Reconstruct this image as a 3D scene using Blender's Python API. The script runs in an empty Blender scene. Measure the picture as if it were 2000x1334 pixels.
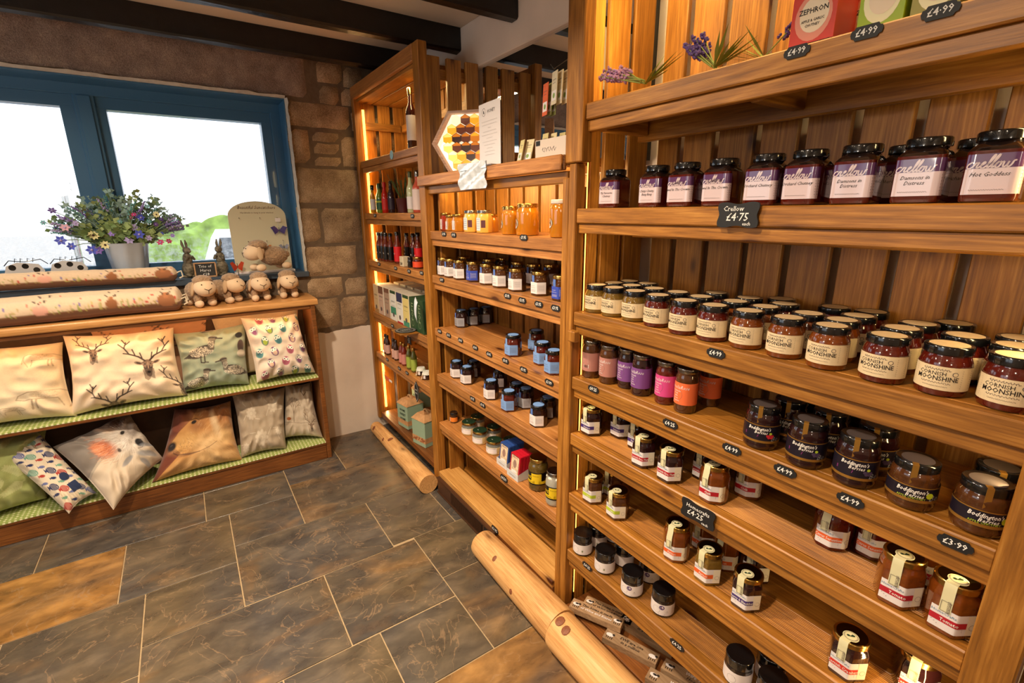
import bpy, math, random
import numpy as np
from mathutils import Vector, Matrix, noise
random.seed(4)
SC = bpy.context.scene
COL = SC.collection
PI = math.pi

# ------------------------------------------------------------------ camera, world, lights
cam_d = bpy.data.cameras.new('camera'); cam_d.sensor_width = 36; cam_d.sensor_fit = 'HORIZONTAL'
cam_d.lens = 36 * 935 / 2000; cam_d.clip_start = .02; cam_d.clip_end = 200
cam = bpy.data.objects.new('camera', cam_d); COL.objects.link(cam); SC.camera = cam
_p, _r, _y = math.radians(15.1), math.radians(.33), math.radians(34)
fw = Vector((math.sin(_y)*math.cos(_p), math.cos(_y)*math.cos(_p), -math.sin(_p)))
r0 = Vector((math.cos(_y), -math.sin(_y), 0)); d0 = fw.cross(r0)
rt = math.cos(_r)*r0 + math.sin(_r)*d0; dn = -math.sin(_r)*r0 + math.cos(_r)*d0
m3 = Matrix((rt, -dn, -fw)).transposed()
cam.matrix_world = Matrix.Translation((0, 0, 1.5)) @ m3.to_4x4()

SC.view_settings.view_transform = 'Standard'; SC.view_settings.look = 'None'
SC.view_settings.gamma = 1; SC.view_settings.use_curve_mapping = False
SC.view_settings.exposure = -0.12

W = bpy.data.worlds.new('sky'); SC.world = W; W.use_nodes = True
wn = W.node_tree; bg = wn.nodes['Background']
bg.inputs[0].default_value = (.86, .93, 1, 1); bg.inputs[1].default_value = 2.2

LEDC = (1, .71, .30)
def area(name, loc, direction, sx, sy, power, color, portal=False, spread=180, up=(0, 0, 1)):
    d = bpy.data.lights.new(name, 'AREA'); d.shape = 'RECTANGLE'; d.size = sx; d.size_y = sy
    d.energy = power; d.color = color
    if portal: d.cycles.is_portal = True
    d.spread = math.radians(spread)
    o = bpy.data.objects.new(name, d); COL.objects.link(o)
    z = -Vector(direction).normalized(); u = Vector(up)
    x = u.cross(z).normalized(); y = z.cross(x)
    o.matrix_world = Matrix.Translation(loc) @ Matrix((x, y, z)).transposed().to_4x4()
    return o
# daylight comes through the two windows
area('window_daylight', (-.3, 3.53, 1.65), (0, -1, 0), 1.85, 1.0, 1, (1, 1, 1), portal=True)
area('side_window_daylight', (-2.72, 1.7, 1.55), (1, 0, 0), 2.2, 1.2, 1, (1, 1, 1), portal=True)
# recessed ceiling lamps of the shop
for x, y, e, s in [(-.05, 1.62, 36, .06), (-.9, 1.62, 12, .1), (-.2, .60, 24, .06), (-.9, -.4, 8, .1), (-.75, 2.64, 7, .1)]:
    area('ceiling_lamp', (x, y, 2.34), (.12, 0, -1), s, s, e, (1, .79, .56), spread=135, up=(0, 1, 0))
for x, y, e in [(-1.75, .75, 20), (-1.2, -1.6, 14)]:       # added fill lights, unseen, lifting the soft ambient light on ceiling and floor
    d = bpy.data.lights.new('added_fill_light', 'POINT'); d.energy = e; d.shadow_soft_size = .12; d.color = (1, .84, .66)
    o = bpy.data.objects.new('added_fill_light', d); COL.objects.link(o); o.location = (x, y, 1.85)
# warm led strips in the shelving (vertical ones behind the front posts, flat ones under rails)
area('led_left_unit', (1.045, 3.165, 1.08), (.35, -1, 0), .02, 1.9, 6, LEDC)
area('led_left_unit_rail', (1.06, 2.72, 2.12), (.5, 0, -1), .02, .8, 3, LEDC, up=(0, 1, 0))
area('led_middle_rail', (1.05, 1.69, 1.605), (1, 0, -.35), .9, .02, 4.5, LEDC)
area('led_right_unit', (1.045, 1.085, 1.2), (1, .1, 0), .02, 2.1, .9, LEDC)
area('led_right_unit_upper', (1.045, 1.085, 2.05), (1, .1, 0), .02, .5, 1.3, LEDC)
area('led_right_unit_end', (1.05, .125, 1.0), (.45, 1, 0), .02, 2.0, 6, LEDC)
area('led_right_unit_top', (1.05, .62, 2.30), (.8, 0, -1), .9, .02, 10, LEDC)
area('led_bench', (-.2, 2.955, .983), (0, .30, -1), 1.6, .02, 5, (1, .66, .30), up=(0, 1, 0))

# ------------------------------------------------------------------ helpers
def obj(name, me, parent=None, loc=(0, 0, 0), rz=0):
    o = bpy.data.objects.new(name, me); COL.objects.link(o)
    o.location = loc; o.rotation_euler = (0, 0, rz)
    if parent: o.parent = parent
    return o
def tag(o, label, cat, group=None):
    o['label'] = label; o['category'] = cat
    if group: o['group'] = group
    return o
def thing(name, label, cat, loc=(0, 0, 0), rz=0, group=None):
    return tag(obj(name, None, None, loc, rz), label, cat, group)
def dup(root, loc, rz, label, group=None):
    r = root.copy(); COL.objects.link(r); r.location = loc; r.rotation_euler = (0, 0, rz)
    r['label'] = label
    if group: r['group'] = group
    for ch in list(root.children):
        c = ch.copy(); COL.objects.link(c); c.parent = r
        for g in list(ch.children):
            d = g.copy(); COL.objects.link(d); d.parent = c
    return r

class MB:
    def __init__(s): s.v = []; s.f = []; s.m = []; s.s = []; s.r = []; s.mats = []
    def add(s, vs, fs, mat, smooth=False, rnd=None):
        b = len(s.v); s.v += [tuple(x) for x in vs]
        if mat not in s.mats: s.mats.append(mat)
        mi = s.mats.index(mat)
        if rnd is None: rnd = random.random()
        s.r += [rnd]*len(vs)
        for f in fs: s.f.append([i+b for i in f]); s.m.append(mi); s.s.append(smooth)
    def box(s, a, b, mat, bev=0, rnd=None):
        x0, y0, z0 = a; x1, y1, z1 = b
        if x0 > x1: x0, x1 = x1, x0
        if y0 > y1: y0, y1 = y1, y0
        if z0 > z1: z0, z1 = z1, z0
        if bev <= 0:
            vs = [(x, y, z) for z in (z0, z1) for y in (y0, y1) for x in (x0, x1)]
            s.add(vs, [(0, 2, 3, 1), (4, 5, 7, 6), (0, 1, 5, 4), (2, 6, 7, 3), (0, 4, 6, 2), (1, 3, 7, 5)], mat, False, rnd)
        else:
            e = bev; vs = []; ix = {}
            for kx, x in ((0, x0), (1, x1)):
                for ky, y in ((0, y0), (1, y1)):
                    for kz, z in ((0, z0), (1, z1)):
                        sx, sy, sz = (1-2*kx)*e, (1-2*ky)*e, (1-2*kz)*e
                        for ax, p in ((0, (x, y+sy, z+sz)), (1, (x+sx, y, z+sz)), (2, (x+sx, y+sy, z))):
                            ix[(kx, ky, kz, ax)] = len(vs); vs.append(p)
            F = []
            for k in (0, 1):
                q = [ix[(k, 0, 0, 0)], ix[(k, 1, 0, 0)], ix[(k, 1, 1, 0)], ix[(k, 0, 1, 0)]]; F.append(q if k else q[::-1])
                q = [ix[(0, k, 0, 1)], ix[(0, k, 1, 1)], ix[(1, k, 1, 1)], ix[(1, k, 0, 1)]]; F.append(q if k else q[::-1])
                q = [ix[(0, 0, k, 2)], ix[(1, 0, k, 2)], ix[(1, 1, k, 2)], ix[(0, 1, k, 2)]]; F.append(q if k else q[::-1])
            for a1 in (0, 1):
                for b1 in (0, 1):
                    F.append([ix[(0, a1, b1, 1)], ix[(1, a1, b1, 1)], ix[(1, a1, b1, 2)], ix[(0, a1, b1, 2)]])
                    F.append([ix[(a1, 0, b1, 0)], ix[(a1, 1, b1, 0)], ix[(a1, 1, b1, 2)], ix[(a1, 0, b1, 2)]])
                    F.append([ix[(a1, b1, 0, 0)], ix[(a1, b1, 1, 0)], ix[(a1, b1, 1, 1)], ix[(a1, b1, 0, 1)]])
            for kx in (0, 1):
                for ky in (0, 1):
                    for kz in (0, 1): F.append([ix[(kx, ky, kz, i)] for i in range(3)])
            s.add(vs, F, mat, False, rnd)
    def obox(s, c, ax, ay, az, mat, rnd=None):   # oriented box: centre and three half axes
        c, ax, ay, az = Vector(c), Vector(ax), Vector(ay), Vector(az)
        vs = [c+ax*i+ay*j+az*k for k in (-1, 1) for j in (-1, 1) for i in (-1, 1)]
        s.add(vs, [(0, 2, 3, 1), (4, 5, 7, 6), (0, 1, 5, 4), (2, 6, 7, 3), (0, 4, 6, 2), (1, 3, 7, 5)], mat, False, rnd)
    def loft(s, rings, mat, smooth=True, cap0=True, cap1=True, closed=True):
        n = len(rings[0]); vs = [p for r in rings for p in r]; F = []
        for i in range(len(rings)-1):
            for j in range(n if closed else n-1):
                k = (j+1) % n; F.append((i*n+j, i*n+k, (i+1)*n+k, (i+1)*n+j))
        if cap0: F.append(tuple(range(n))[::-1])
        if cap1: F.append(tuple(range((len(rings)-1)*n, len(rings)*n)))
        s.add(vs, F, mat, smooth)
    def lathe(s, prof, mat, n=24, c=(0, 0, 0), cap0=True, cap1=True):
        s.loft([[(c[0]+r*math.cos(2*PI*k/n), c[1]+r*math.sin(2*PI*k/n), c[2]+z) for k in range(n)] for r, z in prof], mat, True, cap0, cap1)
    def tube(s, pts, rad, mat, n=8):
        pts = [Vector(p) for p in pts]; rings = []; N = None
        for i, p in enumerate(pts):
            t = (pts[min(i+1, len(pts)-1)]-pts[max(i-1, 0)]).normalized()
            if N is None: N = t.cross(Vector((0, 0, 1)) if abs(t.z) < .9 else Vector((1, 0, 0))).normalized()
            N = (N-t*N.dot(t)).normalized(); B = t.cross(N)
            r = rad[i] if isinstance(rad, (list, tuple)) else rad
            rings.append([p+N*r*math.cos(2*PI*k/n)+B*r*math.sin(2*PI*k/n) for k in range(n)])
        s.loft(rings, mat)
    def ell(s, c, r, mat, rot=None, nu=14, nv=9, fn=None):
        R = rot or Matrix.Identity(3); c = Vector(c); rings = []
        for i in range(nv+1):
            th = -PI/2+PI*(i/nv)*.998+.003; ring = []
            for k in range(nu):
                ph = 2*PI*k/nu; d = Vector((math.cos(th)*math.cos(ph), math.cos(th)*math.sin(ph), math.sin(th)))
                q = Vector((d.x*r[0], d.y*r[1], d.z*r[2]))
                if fn: q *= fn(d)
                ring.append(c+R@q)
            rings.append(ring)
        s.loft(rings, mat)
    def plate(s, poly, M, t, mat, rnd=None):       # flat outline extruded by t: M(u,v,w)
        n = len(poly); vs = [M(u, v, 0) for u, v in poly]+[M(u, v, t) for u, v in poly]
        F = [tuple(range(n))[::-1], tuple(range(n, 2*n))]+[(i, (i+1) % n, n+(i+1) % n, n+i) for i in range(n)]
        s.add(vs, F, mat, False, rnd)
    def flat(s, poly, M, off, mat): s.add([M(u, v, off) for u, v in poly], [tuple(range(len(poly)))], mat)
    def stroke(s, pts, w, M, off, mat):
        for (a, b), (c, d) in zip(pts[:-1], pts[1:]):
            l = math.hypot(c-a, d-b) or 1e-6; nx, ny = -(d-b)/l*w/2, (c-a)/l*w/2
            s.flat([(a+nx, b+ny), (a-nx, b-ny), (c-nx, d-ny), (c+nx, d+ny)], M, off, mat)
    def text(s, body, u, v, size, M, off, mat, shear=0, bold=0, squeeze=1, rot=0, align='CENTER'):
        vs, fs = text2d(body, shear, bold, align); ca, sa = math.cos(rot), math.sin(rot)
        P = []
        for x, y in vs:
            x *= size*squeeze; y *= size; P.append(M(u+x*ca-y*sa, v+x*sa+y*ca, off))
        s.add(P, fs, mat)
    def mesh(s, name):
        me = bpy.data.meshes.new(name); me.from_pydata(s.v, [], s.f)
        for m in s.mats: me.materials.append(m)
        me.polygons.foreach_set('material_index', s.m); me.polygons.foreach_set('use_smooth', s.s)
        a = me.attributes.new('rnd', 'FLOAT', 'POINT'); a.data.foreach_set('value', s.r)
        me.update()
        if any(s.s): me.set_sharp_from_angle(angle=math.radians(42))
        return me
    def build(s, name, parent=None, loc=(0, 0, 0), rz=0): return obj(name, s.mesh(name), parent, loc, rz)

_tc = {}
def text2d(body, shear, bold, align):
    k = (body, shear, bold, align)
    if k not in _tc:
        c = bpy.data.curves.new('lettering', 'FONT'); c.body = body; c.size = 1; c.shear = shear; c.offset = bold
        c.align_x = align; c.resolution_u = 1; c.space_line = .95
        o = bpy.data.objects.new('lettering', c); me = o.to_mesh()
        _tc[k] = ([(v.co.x, v.co.y) for v in me.vertices], [tuple(p.vertices) for p in me.polygons])
        o.to_mesh_clear(); bpy.data.objects.remove(o); bpy.data.curves.remove(c)
    return _tc[k]
def scrib(mb, u, v, w, h, M, off, m, n=7, lw=None):
    # a line of handwriting too small to read
    k = n*4; mb.stroke([(u-w/2+w*i/k+h*.25*math.sin(i*2.3), v+h*.5*math.sin(i*1.57+.4*math.sin(i))) for i in range(k+1)], lw or h*.16, M, off, m)
def circ(u, v, r, n=20, r2=None, rot=0):
    r2 = r2 or r
    return [(u+r*math.cos(2*PI*k/n)*math.cos(rot)-r2*math.sin(2*PI*k/n)*math.sin(rot), v+r*math.cos(2*PI*k/n)*math.sin(rot)+r2*math.sin(2*PI*k/n)*math.cos(rot)) for k in range(n)]
def plane_map(o, ux, vx, nx):
    o, ux, vx, nx = Vector(o), Vector(ux), Vector(vx), Vector(nx)
    return lambda u, v, w=0: o+ux*u+vx*v+nx*w

def srgb(r, g, b): return tuple(((c/255)/12.92 if c/255 <= .04045 else ((c/255+.055)/1.055)**2.4) for c in (r, g, b))+(1,)
_mc = {}
def mat(name, col=(200, 200, 200), rough=.5, metal=0, coat=0, trans=0, var=0, vscale=20, bump=0, emit=None, estr=1, spec=.5, alpha=1, sheen=0):
    if name in _mc: return _mc[name]
    m = bpy.data.materials.new(name); m.use_nodes = True; nt = m.node_tree; b = nt.nodes['Principled BSDF']
    c = srgb(*col); b.inputs['Base Color'].default_value = c; b.inputs['Roughness'].default_value = rough
    b.inputs['Metallic'].default_value = metal; b.inputs['Coat Weight'].default_value = coat; b.inputs['Coat Roughness'].default_value = .04
    b.inputs['Transmission Weight'].default_value = trans; b.inputs['Specular IOR Level'].default_value = spec
    b.inputs['Sheen Weight'].default_value = sheen
    if emit: b.inputs['Emission Color'].default_value = srgb(*emit); b.inputs['Emission Strength'].default_value = estr
    if var or bump:
        tc = nt.nodes.new('ShaderNodeTexCoord'); n = nt.nodes.new('ShaderNodeTexNoise'); n.inputs['Scale'].default_value = vscale; n.inputs['Detail'].default_value = 5
        nt.links.new(tc.outputs['Object'], n.inputs['Vector'])
        if var:
            r = nt.nodes.new('ShaderNodeValToRGB'); r.color_ramp.elements[0].position = .3; r.color_ramp.elements[1].position = .7
            r.color_ramp.elements[0].color = tuple(x*(1-var) for x in c[:3])+(1,); r.color_ramp.elements[1].color = tuple(min(1, x*(1+var)) for x in c[:3])+(1,)
            nt.links.new(n.outputs['Fac'], r.inputs['Fac']); nt.links.new(r.outputs['Color'], b.inputs['Base Color'])
        if bump:
            bp = nt.nodes.new('ShaderNodeBump'); bp.inputs['Strength'].default_value = bump; bp.inputs['Distance'].default_value = .01
            nt.links.new(n.outputs['Fac'], bp.inputs['Height']); nt.links.new(bp.outputs['Normal'], b.inputs['Normal'])
    _mc[name] = m; return m

def N(nt, kind, **kw):
    n = nt.nodes.new('ShaderNode'+kind)
    for k, v in kw.items():
        if k in n.inputs.keys(): n.inputs[k].default_value = v
        else: setattr(n, k, v)
    return n
def ramp(nt, fac, stops, interp='LINEAR'):
    r = nt.nodes.new('ShaderNodeValToRGB'); e = r.color_ramp.elements; r.color_ramp.interpolation = interp
    while len(e) < len(stops): e.new(.5)
    for k, (p, c) in enumerate(stops): e[k].position = p; e[k].color = c
    nt.links.new(fac, r.inputs['Fac']); return r.outputs['Color']
def mixc(nt, fac, a, b, mode='MIX'):
    m = nt.nodes.new('ShaderNodeMix'); m.data_type = 'RGBA'; m.blend_type = mode
    for s, k in ((fac, 0), (a, 6), (b, 7)):
        if hasattr(s, 'is_linked'): nt.links.new(s, m.inputs[k])
        else: m.inputs[k].default_value = s
    return m.outputs[2]
def math_(nt, op, a, b=0.0, clamp=False):
    m = nt.nodes.new('ShaderNodeMath'); m.operation = op; m.use_clamp = clamp
    for s, k in ((a, 0), (b, 1)):
        if hasattr(s, 'is_linked'): nt.links.new(s, m.inputs[k])
        else: m.inputs[k].default_value = s
    return m.outputs[0]

def wood(name, light, mid, dark, axis=2, rough=.42, knots=True, figure=1.0):
    if name in _mc: return _mc[name]
    m = bpy.data.materials.new(name); m.use_nodes = True; nt = m.node_tree; L = nt.links; b = nt.nodes['Principled BSDF']
    tc = N(nt, 'TexCoord'); at = N(nt, 'Attribute', attribute_name='rnd')
    off = N(nt, 'VectorMath', operation='SCALE'); off.inputs[0].default_value = (17.3, 23.7, 31.1); L.new(at.outputs['Fac'], off.inputs['Scale'])
    ad = N(nt, 'VectorMath', operation='ADD'); L.new(tc.outputs['Object'], ad.inputs[0]); L.new(off.outputs[0], ad.inputs[1])
    sc = [1, 1, 1]; sc[axis] = .045
    mp = N(nt, 'Mapping'); mp.inputs['Scale'].default_value = sc; L.new(ad.outputs[0], mp.inputs['Vector'])
    n1 = N(nt, 'TexNoise', Scale=11.0*figure, Detail=1.0, Distortion=.35); L.new(mp.outputs[0], n1.inputs['Vector'])
    w = math_(nt, 'FRACT', math_(nt, 'MULTIPLY', n1.outputs['Fac'], 15.0))          # growth rings
    w = math_(nt, 'ABSOLUTE', math_(nt, 'SUBTRACT', w, .5)); w = math_(nt, 'MULTIPLY', w, 2.0)
    n2 = N(nt, 'TexNoise', Scale=240.0, Detail=4.0, Roughness=.6); L.new(mp.outputs[0], n2.inputs['Vector'])
    n3 = N(nt, 'TexNoise', Scale=5.0, Detail=2.0); L.new(ad.outputs[0], n3.inputs['Vector'])
    f = math_(nt, 'ADD', math_(nt, 'MULTIPLY', math_(nt, 'POWER', w, 2.0), .12), math_(nt, 'MULTIPLY', n2.outputs['Fac'], .50))
    f = math_(nt, 'ADD', f, math_(nt, 'MULTIPLY', n3.outputs['Fac'], .30))
    col = ramp(nt, f, [(.24, srgb(*dark)), (.46, srgb(*mid)), (.70, srgb(*light))])
    hs = N(nt, 'HueSaturation'); L.new(col, hs.inputs['Color'])
    L.new(math_(nt, 'ADD', math_(nt, 'MULTIPLY', at.outputs['Fac'], .35), .82), hs.inputs['Value']); col = hs.outputs[0]
    if knots:
        sc2 = [1, 1, 1]; sc2[axis] = .38
        m2 = N(nt, 'Mapping'); m2.inputs['Scale'].default_value = sc2; L.new(ad.outputs[0], m2.inputs['Vector'])
        vo = N(nt, 'TexVoronoi', Scale=7.5); L.new(m2.outputs[0], vo.inputs['Vector'])
        kd = ramp(nt, vo.outputs['Distance'], [(.06, (1, 1, 1, 1)), (.11, (.30, .30, .30, 1)), (.19, (0, 0, 0, 1))])
        col = mixc(nt, kd, col, srgb(70, 32, 12))
    L.new(col, b.inputs['Base Color']); b.inputs['Roughness'].default_value = rough
    bp = N(nt, 'Bump', Strength=.18, Distance=.002); L.new(f, bp.inputs['Height']); L.new(bp.outputs[0], b.inputs['Normal'])
    _mc[name] = m; return m
PX = ((198, 142, 66), (156, 102, 37), (100, 60, 18))
wood_x = wood('pine_along_x', *PX, axis=0); wood_y = wood('pine_along_y', *PX, axis=1); wood_z = wood('pine_along_z', *PX, axis=2)
DX = ((152, 96, 44), (118, 70, 30), (74, 40, 16))
dark_y = wood('dark_pine_along_y', *DX, axis=1); dark_x = wood('dark_pine_along_x', *DX, axis=0, figure=1.3)
pale_y = wood('worn_pine_along_y', (204, 150, 92), (174, 116, 60), (124, 76, 36), axis=1)
oak_x = wood('bench_oak_along_x', (216, 168, 110), (196, 144, 86), (160, 108, 58), axis=0, rough=.3, knots=False)
log_y = wood('peeled_log', (232, 190, 136), (214, 164, 104), (168, 114, 62), axis=1, rough=.55)
black = mat('black_gloss', (12, 12, 14), .18, coat=.6)
white = mat('white_paper', (236, 232, 226), .5)
cream = mat('cream_paper', (232, 222, 198), .5)
kraft = mat('kraft_paper', (205, 178, 138), .6, var=.06, vscale=120)
gold = mat('gold_metal', (214, 176, 92), .25, metal=1)
silver = mat('silver_metal', (190, 188, 184), .25, metal=1)
ink = mat('dark_ink', (35, 28, 26), .6)
chalk = mat('chalk_white', (235, 235, 232), .7)
slate_blk = mat('chalkboard_black', (22, 23, 26), .6)
TAGS = [(0.529, 1.785, '£4·99', 'black price tag on the top shelf edge, first from the left'), (0.417, 1.787, '£4·99', 'black price tag on the top shelf edge, second from the left'), (0.321, 1.789, '£4·99', 'black price tag on the top shelf edge, third from the left'), (0.625, 1.178, '£4·99', 'black price tag under the kraft-labelled jars'), (1.025, 0.964, '£4·25', 'black price tag under the dusty pink labelled jars'), (0.733, 0.957, '£4·25', 'black price tag under the orange labelled tall jar'), (0.558, 0.959, '£4·99', 'black price tag left of and below the raspberry jar'), (0.435, 0.961, '£4·99', 'black price tag below the left blackberry jar'), (0.31, 0.957, '£4·99', 'black price tag below the right blackberry jar'), (0.154, 0.959, '£3·99', 'black price tag below the apple chutney jars at the right'), (1.02, 0.31, '£4·25', 'tiny black price tag under the leftmost white-labelled jars'), (0.646, 0.304, '£4·25', 'black price tag alone on the lowest shelf edge'), (2.031, 1.406, '£9.95', 'blue-grey price tag left one under the small honey jars'), (1.935, 1.405, '£9.95', 'blue-grey price tag right one under the small honey jars'), (1.402, 1.414, '£9.95', 'blue-grey price tag under the largest honey jar'), (2.074, 1.191, '£3.95', 'price tag leftmost under the pale-labelled jars'), (1.509, 1.192, '£3.95', 'price tag second under the pale-labelled jars'), (1.411, 1.189, '£3.95', 'price tag third under the pale-labelled jars'), (1.312, 1.19, '£3.95', 'price tag fourth under the pale-labelled jars'), (1.219, 1.191, '£3.95', 'price tag nearest the post under the pale-labelled jars'), (2.124, 0.929, '£3.95', 'black price tag on the middle shelf edge, first from the left'), (2.026, 0.929, '£3.95', 'black price tag on the middle shelf edge, second from the left'), (1.905, 0.93, '£3.95', 'black price tag on the middle shelf edge, third from the left'), (1.769, 0.927, '£3.95', 'black price tag on the middle shelf edge, fourth from the left'), (1.652, 0.925, '£3.95', 'black price tag on the middle shelf edge, fifth from the left'), (1.527, 0.928, '£3.95', 'black price tag on the middle shelf edge, sixth from the left'), (1.402, 0.925, '£3.95', 'black price tag on the middle shelf edge, seventh from the left'), (1.247, 0.92, '£3.99', 'black price tag on the middle shelf edge, eighth from the left'), (1.806, 0.674, '£3.95', 'left price tag of the pair below the dark jars'), (1.716, 0.674, '£3.95', 'right price tag of the pair below the dark jars'), (2.963, 1.486, '£3.95', 'price tag left one under the slim sauce bottles'), (2.386, 1.484, '£3.95', 'price tag right one under the slim sauce bottles'), (2.958, 1.193, '£3.95', 'price tag first under the black-labelled bottles'), (2.676, 1.192, '£3.95', 'price tag second under the black-labelled bottles'), (2.476, 1.194, '£3.95', 'price tag third, under the cream block'), (2.308, 1.201, '£3.95', 'price tag fourth, under the red dip jar'), (2.797, 0.828, '£3.95', 'price tag under the cartons'), (2.941, 0.574, '£2.95', 'price tag first under the dressing bottles'), (2.729, 0.571, '£2.95', 'price tag second under the dressing bottles'), (2.605, 0.575, '£2.95', 'price tag third under the dressing bottles')]
STONES = [(0.805, 2.25, 0.948, 2.37), (0.959, 2.242, 1.071, 2.351), (0.809, 2.133, 0.919, 2.233), (0.935, 2.136, 1.039, 2.234), (0.616, 1.998, 0.974, 2.13), (0.986, 1.995, 1.05, 2.121), (0.614, 1.792, 0.721, 1.98), (0.743, 1.923, 0.896, 1.973), (0.744, 1.85, 0.895, 1.912), (0.741, 1.782, 0.899, 1.832), (0.91, 1.785, 1.034, 1.957), (0.618, 1.565, 1.016, 1.764), (0.613, 1.331, 0.73, 1.532), (0.749, 1.318, 0.995, 1.53), (0.622, 1.115, 0.941, 1.296), (0.62, 0.979, 0.835, 1.098), (0.852, 0.977, 0.997, 1.087), (0.65, 0.776, 0.796, 0.966), (0.809, 0.764, 0.982, 0.96)]
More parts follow.
